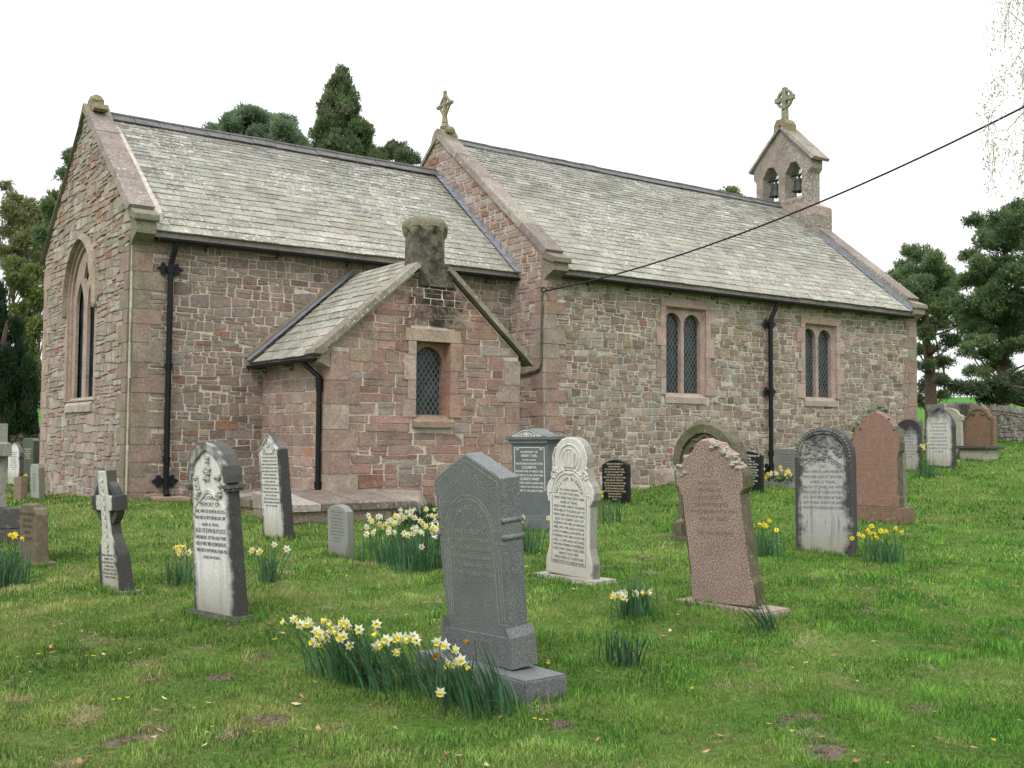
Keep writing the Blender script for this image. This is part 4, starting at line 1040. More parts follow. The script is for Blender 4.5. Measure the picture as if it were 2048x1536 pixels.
# ------------------------------------------------------------------ trees
def tufts(clumps, per, ln, wd, pal, k=3, up=.4, hang=0.0, shell=.55, seed=1):
    """needle or leaf sprays through a set of ellipsoids -> verts, tris, colours"""
    r = np.random.default_rng(seed); Vs, Cs = [], []
    pal = np.array(pal)
    for c, rad in clumps:
        rad = np.array(rad); area = (rad[0] * rad[1] + rad[0] * rad[2] + rad[1] * rad[2]) / 3 * 12.6
        n = max(12, int(per * area))
        d = r.normal(size=(n, 3)); d /= np.linalg.norm(d, axis=1)[:, None]
        lump = 1 + .16 * np.sin(d[:, 0] * 5 + c[0] * 3) * np.sin(d[:, 1] * 4.3 + c[1]) + .12 * np.sin(d[:, 2] * 7 + c[2] * 2)
        rr = (shell + (1.03 - shell) * r.random(n) ** .6) * lump
        pos = np.array(c) + d * rad * rr[:, None]
        base = pal[r.integers(len(pal))] * r.uniform(.85, 1.15)
        tc_ = pal[r.integers(len(pal), size=n)] * .55 + base * .45
        tc_ = tc_ * r.uniform(.7, 1.3, size=(n, 1))
        for j in range(k):
            di = d * .7 + r.normal(size=(n, 3)) * .55; di[:, 2] += up - hang
            di /= np.linalg.norm(di, axis=1)[:, None]
            sd = np.cross(di, r.normal(size=(n, 3))); sd /= np.linalg.norm(sd, axis=1)[:, None] + 1e-6
            L = ln * r.uniform(.6, 1.35, size=(n, 1)); W = wd * r.uniform(.7, 1.3, size=(n, 1))
            o = pos + r.normal(size=(n, 3)) * ln * .25
            Vs.append(np.stack([o - sd * W * .3, o + sd * W * .7 + di * L * .35, o + di * L, o - sd * W * .7 + di * L * .4], 1)); Cs.append(tc_)
    V = np.concatenate(Vs).reshape(-1, 3); C = np.concatenate(Cs)
    F = np.arange(len(V)).reshape(-1, 4)
    return V, F, C
def tree(name, label, cat, base, top, r0, clumps, per, ln, wd, pal, limbs=True, k=3, up=.4, hang=0., seed=1, bend=(0, 0), group=None, extra=None, shell=.55, twigs=0):
    base = Vector(base); top = Vector(top)
    root = empty(name, label, cat, Matrix.Translation(base), group)
    mb = MB(); pts = []; n = 7
    for i in range(n + 1):
        t = i / n; p = base.lerp(top, t) + Vector((bend[0], bend[1], 0)) * math.sin(t * 3.1) + Vector((rnd(-.08, .08), rnd(-.08, .08), 0)) * (0 < t)
        pts.append(p - base)
    rs = [r0 * (1.25 if i == 0 else 1 - .85 * i / n) for i in range(n + 1)]
    mb.tube(pts, rs, 9, (.09, .065, .05))
    if limbs:
        for ci, (c, rad) in enumerate(clumps):
            if ci % 5: continue
            c = Vector(c) - base; zt = max(.18 * (top.z - base.z), c.z - (Vector((c.x, c.y, 0)).length) * .45 - rad[2] * .3)
            t = min(.97, max(.05, zt / max(.1, top.z - base.z))); i = min(n - 1, int(t * n)); s = pts[i].lerp(pts[i + 1], t * n - i)
            m = s.lerp(c, .5) + Vector((rnd(-.3, .3), rnd(-.3, .3), rnd(-.25, .05)))
            rr = max(.03, r0 * .32 * (1 - t * .6)); mb.tube([s, m, c], [rr * .8, rr * .5, rr * .2], 6, (.085, .06, .047))
            for q in range(twigs):
                e = c + Vector((rnd(-1, 1) * rad[0], rnd(-1, 1) * rad[1], rnd(-1, 1) * rad[2])); s2 = s.lerp(c, rnd(.4, 1)); mb.tube([s2, s2.lerp(e, .55) + Vector((0, 0, rnd(-.1, .2))), e], [rr * .3, rr * .2, .012], 4, (.085, .065, .05))
    o = mb.build('trunk', M['bark'], root, smooth=True)
    V, F, C = tufts(clumps, per, ln, wd, pal, k, up, hang, shell, seed)
    V = V - np.array(base); np_mesh('crown', V, F, C, M['needles'], root)
    return root
def clp(lst, dep, dz=.8, jd=2.0, flat=1.0, split=5, sub=.46):
    """clumps at survey positions; each broken into smaller uneven sprays"""
    out = []
    for px, py, rx, ry in lst:
        d = dep + rnd(-jd, jd); s = dep / CAM_F; c = at(px, py, d); R3 = (rx * s, (rx + ry) / 2 * s * dz, ry * s * flat)
        for k in range(split):
            v = Vector((random.gauss(0, 1), random.gauss(0, 1), random.gauss(0, 1))).normalized() * random.random() ** .4 * .72; q = sub * rnd(.7, 1.3)
            out.append((tuple(c + Vector((v.x * R3[0], v.y * R3[0], v.z * R3[2]))), tuple(max(.12, x * q) for x in R3)))
    return out
def grnd(px, dep):
    p = at(px, 860, dep); return Vector((p.x, p.y, gz(p.x, p.y) - .2))
def dome(px, top, wpx, hpx, n, seed):
    """clump list filling the dome of a crown"""
    r = random.Random(seed); L = []
    for i in range(n):
        t = r.random(); a = r.uniform(-1, 1); yy = top + hpx * (.12 + .8 * t); half = wpx * math.sqrt(max(.05, 1 - (1 - min(1, t * 1.25)) ** 2))
        L.append((px + a * half * .85, yy, r.uniform(.16, .27) * wpx * 1.15, r.uniform(.13, .2) * hpx * 1.1))
    return L
PINE = [(0.115, 0.189, 0.088), (0.155, 0.230, 0.095), (0.189, 0.243, 0.088), (0.095, 0.155, 0.095)]
SPRUCE = [(0.088, 0.155, 0.081), (0.115, 0.189, 0.074), (0.162, 0.216, 0.081), (0.189, 0.182, 0.121)]
YEW = [(.018, .042, .02), (.026, .055, .022), (.034, .064, .026)]
SOFT = [(0.203, 0.257, 0.095), (0.162, 0.216, 0.081), (0.243, 0.270, 0.121), (0.135, 0.176, 0.074)]
# broad conifer towering behind the chancel roof
def cone(px, dep, y0, y1, half, n, sz, power=.75):
    """small sprays filling a conical crown in depth as well as width"""
    out = []; sc = dep / CAM_F
    for i in range(n):
        t = random.random() ** .62; a = rnd(0, 6.283); wv = .80 + .2 * math.sin(t * 34 + 2 * math.sin(a * 3)) + .12 * math.sin(a * 5 + t * 9)
        rr_ = half * t ** power * (random.random() ** .33) * wv + 2; y = y0 + (y1 - y0) * t
        c = at(px + rr_ * math.cos(a), y + rr_ * .25, dep + rr_ * math.sin(a) * sc); q = sz * rnd(.6, 1.3) * (.55 + .6 * t)
        out.append((tuple(c), (q * sc, q * sc, q * 1.35 * sc)))
    return out
b_ = grnd(680, 60); tree('conifer_tree', 'tall pointed dark conifer rising above the chancel roof', 'tree', b_, at(680, 150, 60), .6, cone(681, 60, 140, 500, 128, 900, 11, .62), 60, .22, .045, SPRUCE, limbs=False, k=5, up=.9, seed=3)
sp = dome(505, 220, 100, 130, 22, 5) + [(425, 258, 16, 12), (455, 245, 22, 18), (505, 236, 45, 16), (560, 250, 40, 20), (585, 285, 30, 24), (600, 300, 28, 24), (618, 318, 26, 22), (592, 318, 30, 20)]
tree('pine_tree', 'broad domed pine left of the pointed conifer above the roof', 'tree', grnd(515, 56), at(515, 250, 56), .45, clp(sp, 56, 1, 1.5, 1, 10, .46), 80, .2, .036, [(0.135, 0.209, 0.128), (0.169, 0.243, 0.142), (0.203, 0.270, 0.162)], k=4, up=.5, seed=4)
sp = dome(790, 288, 48, 90, 12, 8) + [(832, 318, 13, 10), (795, 296, 20, 14), (765, 315, 20, 18), (752, 325, 18, 16), (810, 312, 22, 14)]
tree('pine_tree', 'small rounded pine between pointed conifer and nave gable', 'tree', grnd(790, 60), at(790, 300, 60), .35, clp(sp, 60, 1, 1.2, 1, 10, .46), 80, .2, .038, [(0.108, 0.155, 0.081), (0.135, 0.182, 0.095)], k=4, up=.5, seed=5)
sp = dome(1463, 376, 34, 60, 9, 9) + [(1463, 384, 22, 9), (1440, 392, 16, 10)]
tree('broad_tree', 'light green treetop peeping over the nave ridge by bellcote', 'tree', grnd(1463, 66), at(1463, 395, 66), .35, clp(sp, 66, 1, 1.2, 1, 9, .36), 60, .2, .055, SOFT, k=3, seed=6)
# trees left of the east gable
sp = [(140, 318, 14, 16), (128, 352, 16, 14), (118, 392, 26, 18), (150, 380, 20, 26), (95, 420, 18, 18), (140, 440, 24, 30), (110, 470, 20, 20), (125, 520, 22, 22), (80, 470, 14, 14)]
tree('pine_tree', 'dark pine close behind the left slope of the east gable', 'tree', grnd(150, 44), at(145, 330, 44), .35, clp(sp, 44, 1, 1, 1, 8, .5), 110, .17, .032, PINE, k=4, up=.5, seed=7)
sp = [(14, 374, 14, 10), (30, 395, 22, 14), (52, 412, 24, 18), (75, 430, 20, 22), (30, 440, 26, 20), (12, 465, 16, 14), (50, 470, 28, 20), (85, 475, 22, 22), (40, 505, 24, 16), (75, 520, 22, 20), (100, 445, 14, 22), (60, 440, 30, 24), (20, 420, 20, 18), (90, 500, 24, 24), (60, 490, 28, 22), (10, 500, 24, 18), (105, 520, 20, 24), (118, 480, 16, 24), (30, 530, 26, 18), (70, 550, 24, 18)]
tree('yew_tree', 'olive green spreading tree with ragged top left of the gable', 'tree', grnd(60, 47), at(55, 470, 47), .28, clp(sp, 47, 1, 1.5, 1, 9, .56), 60, .14, .036, [(0.230, 0.250, 0.108), (0.176, 0.203, 0.081), (0.135, 0.169, 0.068), (0.270, 0.270, 0.135)], k=3, up=.3, seed=8, twigs=3)
sp = [(50, 580, 24, 24), (75, 600, 18, 30), (40, 620, 26, 20), (78, 660, 16, 30), (60, 700, 20, 28), (75, 740, 14, 30), (70, 790, 16, 28), (58, 650, 24, 24), (30, 560, 20, 20), (66, 545, 20, 18)]
tree('ivy_tree', 'bright green ivy clad tree trunk behind the church corner', 'tree', grnd(68, 43), at(66, 560, 43), .3, clp(sp, 43, 1, 1, 1, 7, .52), 80, .11, .05, [(.14, .19, .045), (.11, .165, .045), (.18, .21, .065), (.08, .125, .04)], k=3, up=.1, seed=9, twigs=3)
sp = []
for cx, t0, t1, wdt in ((2, 588, 850, 26), (36, 655, 850, 24), (60, 745, 850, 14), (-30, 600, 850, 26), (18, 720, 860, 30)):
    for i in range(9):
        t = i / 8; sp.append((cx + rnd(-3, 3), t0 + (t1 - t0) * t, wdt * (.28 + .72 * min(1, t * 1.6)), 30))
tree('yew_tree', 'dark upright yew with pointed spires at the left edge', 'tree', grnd(8, 34), at(8, 640, 34), .3, clp(sp, 34, 1, .7), 130, .15, .026, YEW, limbs=False, k=4, up=1.6, seed=10, shell=.75)
def bare_tree(label, px, dep, tall, spread, seed, leaf=None, leafn=0, group=None, cat='tree', name='bare_tree', r0=.22, lsz=.06):
    rr = random.Random(seed); b = grnd(px, dep); root = empty(name, label, cat, Matrix.Translation(b), group); mb = MB(); tips = []
    def grow(p, d, L, r, lev):
        e = p + d * L; m = p.lerp(e, .5) + Vector((rr.uniform(-.06, .06), rr.uniform(-.06, .06), rr.uniform(-.03, .06))) * L
        mb.tube([p, m, e], [r, r * .8, r * .6], 5 if lev < 2 else 3, (.13, .115, .10), cap=False)
        if lev >= 5 or r < .006: tips.append((m, e)); return
        for q in range(rr.choice([2, 3, 3])):
            nd = (d + Vector((rr.uniform(-1, 1), rr.uniform(-1, 1), rr.uniform(-.25, .75))) * spread).normalized()
            grow(e if q else p.lerp(e, rr.uniform(.6, 1)), nd, L * rr.uniform(.6, .85), r * .62, lev + 1)
    grow(Vector((0, 0, 0)), Vector((rr.uniform(-.05, .05), rr.uniform(-.05, .05), 1)).normalized(), tall * .3, r0, 0)
    mb.build('trunk', M['bark'], root)
    if leafn:
        cl = []
        r = np.random.default_rng(seed); T = np.array([tuple(x[1]) for x in tips]); n = leafn; c = T[r.integers(len(T), size=n)] + r.normal(size=(n, 3)) * .25
        a = r.normal(size=(n, 3)); a /= np.linalg.norm(a, axis=1)[:, None]; s = np.cross(a, r.normal(size=(n, 3))); s /= np.linalg.norm(s, axis=1)[:, None]; z = lsz * r.uniform(.6, 1.4, size=(n, 1))
        V = np.stack([c - a * z, c + s * z * .5, c + a * z, c - s * z * .5], 1).reshape(-1, 3)
        C = np.array(leaf)[r.integers(len(leaf), size=n)] * r.uniform(.7, 1.3, size=(n, 1)); np_mesh('crown', V, np.arange(len(V)).reshape(-1, 4), C, M['leafs'], root)
    return root
bare_tree('bare grey tree with fine twigs at the far left', 12, 58, 13, .5, 21, [(.2, .19, .12)], 1500)
bare_tree('bare branching tree behind the ivy clad trunk', 52, 62, 13, .5, 22, [(.16, .17, .09)], 2500)
# pines on the right
sp = [(1822, 500, 28, 16), (1850, 520, 40, 24), (1805, 535, 24, 18), (1795, 555, 26, 14), (1875, 545, 36, 24), (1840, 560, 46, 22), (1900, 570, 26, 24), (1815, 590, 36, 22), (1860, 600, 44, 26), (1905, 605, 30, 26), (1790, 560, 18, 12), (1830, 630, 32, 18), (1880, 645, 38, 20), (1850, 665, 30, 14), (1900, 680, 26, 16), (1860, 700, 34, 12), (1885, 725, 30, 14), (1850, 730, 20, 12), (1870, 760, 26, 14), (1845, 775, 14, 14), (1838, 700, 12, 14), (1920, 640, 22, 20), (1836, 800, 8, 16), (1890, 790, 16, 8), (1835, 575, 40, 26), (1865, 570, 40, 26), (1880, 620, 36, 24), (1845, 610, 36, 24), (1815, 545, 30, 22), (1895, 560, 28, 24), (1870, 520, 30, 20), (1840, 650, 26, 20)]
tree('pine_tree', 'tall round topped pine with thick trunk beyond the boundary wall', 'tree', grnd(1868, 50), at(1856, 520, 50), .36, clp(sp, 50, 1, 2.2, .95, 10, .42), 75, .17, .032, PINE, k=4, up=.45, seed=12, bend=(-.12, .08), twigs=3)
sp = [(1945, 440, 24, 12), (1970, 455, 30, 16), (1990, 440, 34, 20), (2030, 430, 34, 26), (2060, 420, 40, 34), (1975, 485, 28, 18), (2015, 480, 44, 24), (2060, 490, 40, 30), (1935, 510, 20, 14), (1960, 525, 34, 20), (2000, 530, 44, 24), (2050, 545, 44, 26), (1940, 560, 26, 18), (1980, 575, 44, 22), (2030, 590, 44, 22), (1920, 610, 24, 16), (1960, 620, 40, 20), (2010, 625, 44, 18), (2055, 640, 36, 20), (1950, 660, 36, 16), (1990, 665, 40, 16), (2040, 690, 40, 14), (1935, 700, 24, 14), (1975, 705, 34, 14), (1960, 745, 32, 12), (1990, 730, 34, 14), (2070, 600, 40, 30), (2100, 500, 50, 50), (2120, 600, 50, 40), (2100, 700, 40, 24), (2035, 410, 14, 10), (1990, 600, 44, 26), (2025, 560, 44, 30), (1965, 555, 36, 24), (2040, 620, 40, 26), (1945, 635, 34, 22), (1985, 640, 36, 24), (2030, 660, 40, 24), (1965, 680, 30, 18), (2010, 700, 34, 18), (2015, 460, 40, 28), (1975, 465, 30, 22)]
tree('pine_tree', 'large dark layered pine filling the right edge above the wall', 'tree', grnd(2004, 44), at(2006, 430, 44), .27, clp(sp, 44, 1, 2.4, .92, 10, .42), 85, .16, .030, [(0.101, 0.169, 0.078), (0.135, 0.209, 0.084), (0.182, 0.236, 0.088), (0.081, 0.135, 0.074)], k=4, up=.35, seed=13, twigs=3)
sp = [(1915, 772, 26, 9), (1950, 778, 34, 12), (1990, 770, 36, 16), (2030, 760, 36, 20), (2060, 775, 36, 20), (1975, 795, 26, 10), (2010, 790, 36, 14), (2050, 800, 30, 10), (1890, 760, 18, 7), (2090, 760, 50, 26), (2140, 740, 50, 40), (2150, 660, 50, 50), (2180, 560, 60, 60), (2200, 460, 50, 60)]
tree('pine_tree', 'near pine trailing a low dark bough over the boundary wall', 'tree', grnd(2190, 38), at(2190, 420, 38), .4, clp(sp, 38, 1, 1.2, .9, 7, .45), 130, .16, .028, [(0.047, 0.081, 0.045), (0.068, 0.108, 0.051), (0.101, 0.135, 0.061)], k=4, up=.1, hang=.1, seed=14)
# drooping birch twigs at the top right
rr = random.Random(5); bb = grnd(2330, 15); birch = empty('birch_tree', 'birch with fine drooping twigs hanging in at the upper right', 'tree', Matrix.Translation(bb)); mb = MB()
tp = at(2330, -350, 15) - bb; mb.tube([(0, 0, 0), tp * .5 + Vector((.2, 0, 0)), tp], [.2, .14, .05], 8, (.4, .39, .36)); lf = []
for i in range(520):
    px, py = rr.uniform(1972, 2330), rr.uniform(-330, 300) 
    if px < 2030 and rr.random() < .45: px += 70
    d = rr.uniform(13.6, 16.4); s0 = at(px, py, d) - bb; j = tp * rr.uniform(.45, .95); 
    if i % 4 == 0 and px > 2010: mb.tube([j, j.lerp(s0, .5) + Vector((0, 0, .5)), s0], [.03, .02, .006], 4, (.16, .14, .13), cap=False)
    pts = [s0]; L = rr.uniform(.35, 1.0); sw = Vector((rr.uniform(-.3, .3), rr.uniform(-.3, .3), 0))
    for q in range(5): pts.append(pts[-1] + Vector((rr.uniform(-.05, .05), rr.uniform(-.05, .05), -L / 5)) + sw * .12)
    mb.tube(pts, [.005, .0045, .004, .0035, .003, .002], 3, (.2, .19, .2), cap=False)
    for p in pts[1:]:
        for q in range(rr.choice([2, 4, 8, 12]) if py > 60 else rr.choice([1, 3, 5])): lf.append(p + Vector((rr.uniform(-.10, .10), rr.uniform(-.10, .10), rr.uniform(-.10, .10))))
mb.build('trunk', mat_plain('birch_bark', (.33, .32, .30), .8, .35, 6, .3), birch)
r = np.random.default_rng(4); c = np.array([tuple(p) for p in lf]); n = len(c); a = r.normal(size=(n, 3)); a[:, 2] -= .8; a /= np.linalg.norm(a, axis=1)[:, None]; s = np.cross(a, r.normal(size=(n, 3))); s /= np.linalg.norm(s, axis=1)[:, None]; z = .022 * r.uniform(.6, 1.5, size=(n, 1))
np_mesh('crown', np.stack([c - a * z, c + s * z * .45, c + a * z, c - s * z * .45], 1).reshape(-1, 3), np.arange(4 * n).reshape(-1, 4), np.array([(.46, .56, .20), (.52, .56, .38), (.46, .48, .50)])[r.integers(3, size=n)], M['leafs'], birch)
# distant hedge line on the hill
sp = [(px, 800 + rnd(-3, 2), 14, 5) for px in range(1790, 2100, 14)]
# overhead cable
A_ = Vector((8.36, -1.20, 4.31)); pts = []
for i in range(41):
    t = i / 40 * 1.7; y = -1.2 - 10.3 * t; z = 4.31 + .287 * t + 1.268 * t * t; x = 8.36 + .6 * t
    pts.append(Vector((x, y, z)) - A_)
mb = MB(); mb.tube(pts, .0165, 8, (.02, .02, .02)); 
sp_ = [Vector((.62 * math.cos(k * .9) * .035 - 0, -.05 - k * .028, .004 * k + .035 * math.sin(k * .9))) for k in range(26)]
mb.tube(sp_, .009, 5, (.02, .02, .02)); mb.tube([(-.02, .05, 0), (-.06, 0, .05), (-.03, -.06, .07), (0, -.1, .02)], .016, 6, (.02, .02, .02))
o = mb.build('overhead_cable', M['cable']); o.location = A_; tag(o, 'black overhead cable sloping up from the nave corner', 'cable')
# ------------------------------------------------------------------ gravestones
def mat_marble(name, hw, h, light=(.60, .59, .55), dark=(.045, .045, .043), edge=.78, top=.92, amp=.9, side=.9, streak=.35, foot=(.30, .28, .2), spots=.3, scale=5):
    m, n, p = newmat(name); v = coords(n); s = N(n, 'ShaderNodeSeparateXYZ'); n.links.new(v, s.inputs[0])
    nz = noise(n, scale, 6, .7, v); nv = math_(n, 'MULTIPLY', math_(n, 'SUBTRACT', nz, .5), amp)
    ex = math_(n, 'ADD', math_(n, 'DIVIDE', math_(n, 'ABSOLUTE', s.outputs[0]), hw), nv)
    m1 = ramp(n, math_(n, 'MULTIPLY', ex, .5), [(edge * .5 - .06, 0), (edge * .5 + .06, 1)])
    tz = math_(n, 'ADD', math_(n, 'DIVIDE', s.outputs[2], h), math_(n, 'MULTIPLY', nv, .8))
    m2 = ramp(n, math_(n, 'MULTIPLY', tz, .5), [(top * .5 - .05, 0), (top * .5 + .06, 1)])
    m3 = math_(n, 'MULTIPLY', ramp(n, math_(n, 'MULTIPLY', s.outputs[1], 10), [(.04, 0), (.16, 1)]), side)  # sides and back darkened: partly dirt, partly shade put into the colour
    mp = N(n, 'ShaderNodeMapping'); mp.inputs['Scale'].default_value = (16, 16, 1.6); n.links.new(v, mp.inputs[0])
    st = math_(n, 'MULTIPLY', ramp(n, noise(n, 1.0, 5, .7, mp.outputs[0]), [(.5, 0), (.66, 1)]), streak)
    c = mixc(n, 1, light, ramp(n, noise(n, 34, 5, .7, v), [(.3, .78), (.7, 1.12)]), 'MULTIPLY')
    c = mixc(n, st, c, tuple(x * 2.5 for x in dark))
    lz = ramp(n, math_(n, 'ADD', math_(n, 'DIVIDE', s.outputs[2], h), math_(n, 'MULTIPLY', nv, .25)), [(.02, 1), (.26, 0)])
    c = mixc(n, math_(n, 'MULTIPLY', lz, .75), c, foot)
    for k in (m1, m2, m3): c = mixc(n, k, c, dark)
    sp_ = math_(n, 'MULTIPLY', ramp(n, noise(n, 60, 4, .7, v), [(.6, 0), (.68, 1)]), spots)
    c = mixc(n, sp_, c, (.38, .38, .33))
    n.links.new(c, p.inputs['Base Color']); bump(n, p, noise(n, 45, 5, .7, v), .35, .01); p.inputs['Roughness'].default_value = .85
    return m
def mat_granite(name, cols, scale=150, rough=.55, lichen=0.0):
    m, n, p = newmat(name); v = coords(n)
    c = ramp(n, noise(n, scale, 2, .6, v), [(.36, cols[0]), (.47, cols[1]), (.56, cols[2]), (.66, cols[3])])
    c = mixc(n, 1, c, ramp(n, noise(n, 3, 5, .65, v), [(.3, .82), (.7, 1.15)]), 'MULTIPLY')
    if lichen:
        c = mixc(n, math_(n, 'MULTIPLY', ramp(n, noise(n, 5, 5, .7, v), [(.55, 0), (.68, 1)]), lichen), c, (.14, .14, .09))
    n.links.new(c, p.inputs['Base Color']); p.inputs['Roughness'].default_value = rough; p.inputs['Specular IOR Level'].default_value = .4
    bump(n, p, noise(n, scale, 3, .6, v), .12, .004)
    return m
def mat_sand(name, col, moss=.4, lich=.3, scale=4, mosscol=(.10, .11, .05)):
    m, n, p = newmat(name); v = coords(n)
    c = mixc(n, 1, col, ramp(n, noise(n, 18, 6, .7, v), [(.3, .72), (.7, 1.22)]), 'MULTIPLY')
    c = mixc(n, math_(n, 'MULTIPLY', ramp(n, noise(n, scale, 6, .7, v), [(.47, 0), (.62, 1)]), moss), c, mosscol)
    c = mixc(n, math_(n, 'MULTIPLY', ramp(n, noise(n, 17, 5, .7, v), [(.58, 0), (.65, 1)]), lich), c, (.45, .46, .38))
    n.links.new(c, p.inputs['Base Color']); p.inputs['Roughness'].default_value = .93
    bump(n, p, noise(n, 28, 6, .7, v), .6, .015)
    return m
INK = mat_plain('worn_dark_lettering', (.13, .13, .12), .85, .35, 30)
PALEINK = mat_plain('pale_lettering', (.235, .235, .20), .8, .3, 30)
WHITEINK = mat_plain('white_lettering', (.72, .72, .69), .7, .15, 30)
GOLDINK = mat_plain('gilt_lettering', (.62, .55, .38), .6, .2, 30)

BASES = []
class Stone:
    def __init__(s, name, label, pos, yaw, lf=0, ls=0, cat='gravestone', group=None):
        a = R(yaw); s.root = empty(name, label, cat, Matrix.Translation(Vector(pos)) @ Matrix.Rotation(a - math.pi / 2, 4, 'Z'), group)
        BASES.append(s); s.w = .3; s.t = .15
        s.lean = Matrix.Rotation(R(lf), 4, 'X') @ Matrix.Rotation(R(-ls), 4, 'Y')
    def add(s, o, lean=True, off=None):
        o.parent = s.root; mm = s.lean if lean else Matrix.Identity(4)
        o.matrix_local = mm @ Matrix.Translation(off) if off is not None else mm
        return o
    def slab(s, outline, t, mat, bev=.012, name='slab', y0=0.0, lean=True, label=None):
        bm = bmesh.new(); n = len(outline)
        if name == 'slab': s.w = max(s.w, max(x for x, z in outline)); s.t = max(s.t, t)
        f_ = [bm.verts.new((x, y0, z)) for x, z in outline]; b_ = [bm.verts.new((x, y0 + t, z)) for x, z in outline]
        fa = bm.faces.new(f_); fb = bm.faces.new(list(reversed(b_)))
        for i in range(n): bm.faces.new((f_[i], b_[i], b_[(i + 1) % n], f_[(i + 1) % n]))
        bmesh.ops.recalc_face_normals(bm, faces=bm.faces)
        if bev: bmesh.ops.bevel(bm, geom=list(fa.edges) + list(fb.edges), offset=bev, segments=2, affect='EDGES', profile=.5)
        me = bpy.data.meshes.new(name); bm.to_mesh(me); bm.free(); me.materials.append(mat)
        o = bpy.data.objects.new(name, me); COL.objects.link(o)
        if label: o['label'] = label
        return s.add(o, lean)
    def block(s, x0, x1, y0, y1, z0, z1, mat, bev=.012, name='plinth', lean=False, top=0.0):
        if z0 < 0: s.w = max(s.w, x1, -x0); s.t = max(s.t, y1); s.f = y0
        mb = MB(); mb.quadbox([(x0, y0, z0), (x1, y0, z0), (x1, y1, z0), (x0, y1, z0), (x0 + top, y0 + top, z1), (x1 - top, y0 + top, z1), (x1 - top, y1 - top, z1), (x0 + top, y1 - top, z1)], (.3, .3, .3))
        o = mb.build(name, mat); bm = bmesh.new(); bm.from_mesh(o.data); bmesh.ops.recalc_face_normals(bm, faces=bm.faces); bmesh.ops.bevel(bm, geom=bm.edges[:], offset=bev, segments=2, affect='EDGES'); bm.to_mesh(o.data); bm.free()
        return s.add(o, lean)
    def text(s, lines, mat, ztop, width, lead, name='inscription', x0=0.0, y=-.002, sizes=None):
        """centred lines, each scaled to its own size and squeezed to the panel width"""
        mb = MB(); z = ztop
        for i, L in enumerate(lines):
            sz = (sizes[i] if sizes else lead * .82)
            z -= max(lead, sz * 1.05) if i else 0
            if not L.strip(): continue
            me = text_mesh(L, sz, extrude=.0008)
            xs = [v.co.x for v in me.vertices]; wd = max(xs) - min(xs); k = min(1, width / wd)
            mb.mesh(me, Matrix(((k, 0, 0, x0), (0, 0, -1, y), (0, 1, 0, z), (0, 0, 0, 1))), (.1, .1, .1)); bpy.data.meshes.remove(me)
        return s.add(mb.build(name, mat))
    def arctext(s, word, mat, cx, cz, r, a0, a1, sz, y=-.002):
        mb = MB(); n = len(word)
        for i, ch in enumerate(word):
            if ch == ' ': continue
            a = R(a0 + (a1 - a0) * i / (n - 1)); me = text_mesh(ch, sz, extrude=.0008); c, q = math.cos(a - math.pi / 2), math.sin(a - math.pi / 2)
            mb.mesh(me, Matrix(((c, -q, 0, cx + r * math.cos(a)), (0, 0, -1, y), (q, c, 0, cz + r * math.sin(a)), (0, 0, 0, 1))), (.1, .1, .1))
        return s.add(mb.build('inscription', mat))
    def lines(s, paths, mat, wd=.006, y=-.0015, name='border'):
        mb = MB()
        for P in paths:
            for (xa, za), (xb, zb) in zip(P[:-1], P[1:]):
                d = Vector((xb - xa, zb - za)); 
                if d.length < 1e-5: continue
                d.normalize(); e = d * wd * .3; n_ = Vector((-d.y, d.x)) * wd / 2
                q = [(xa - e.x - n_.x, za - e.y - n_.y), (xb + e.x - n_.x, zb + e.y - n_.y), (xb + e.x + n_.x, zb + e.y + n_.y), (xa - e.x + n_.x, za - e.y + n_.y)]
                mb.quadbox([(a, y + .003, b) for a, b in q] + [(a, y, b) for a, b in q], (.3, .3, .3))
        return s.add(mb.build(name, mat))
    def ridge_(s, paths, mat, r=.01, y=-.004, name='moulding'):
        mb = MB()
        for P in paths: mb.tube([(x, y, z) for x, z in P], r, 6)
        return s.add(mb.build(name, mat))

def sym(half): return half + [(-x, z) for x, z in reversed(half) if x > 1e-6]      # right side bottom -> top, mirrored
rot = lambda pts, k: pts
def scroll(cx, cz, r, s=1, turns=1.4, a0=0): return [(cx + s * r * (1 - .8 * i / 16) * math.cos(a0 + i / 16 * turns * 6.28), cz + r * (1 - .8 * i / 16) * math.sin(a0 + i / 16 * turns * 6.28)) for i in range(17)]

GR_GREY = mat_granite('grey_granite', [(.078, .086, .086), (.104, .114, .114), (.130, .140, .139), (.21, .22, .215)], 105, .55, .12)
GR_DARK = mat_granite('dark_grey_granite', [(.07, .08, .088), (.10, .113, .12), (.135, .148, .155), (.2, .21, .215)], 120, .42)
GR_PINK = mat_granite('pink_granite', [(.11, .08, .068), (.25, .175, .145), (.34, .245, .205), (.42, .34, .30)], 75, .7, .1)
GR_BLACK = mat_granite('black_granite', [(.010, .011, .012), (.014, .015, .016), (.018, .02, .021), (.03, .032, .034)], 150, .22)
BL_SIDE = mat_granite('rough_grey_edge', [(.05, .055, .055), (.09, .095, .09), (.12, .125, .12), (.2, .2, .19)], 60, .8, .4)
RED = mat_sand('red_sandstone', (.25, .15, .118), .2, .2, 5); RED2 = mat_sand('weathered_red_sandstone', (.21, .125, .09), .6, .3, 4)
SAND_MOSS = mat_sand('mossy_buff_sandstone', (.125, .112, .075), .85, .3, 5, (.07, .078, .03)); SAND_GREY = mat_sand('lichened_grey_stone', (.20, .195, .175), .35, .75, 6, (.07, .08, .045))
BROWNST = mat_sand('dark_mossy_brown_stone', (.14, .11, .08), .5, .18, 5, (.07, .075, .035)); LIME = mat_sand('weathered_limestone', (.38, .36, .31), .25, .5, 6)
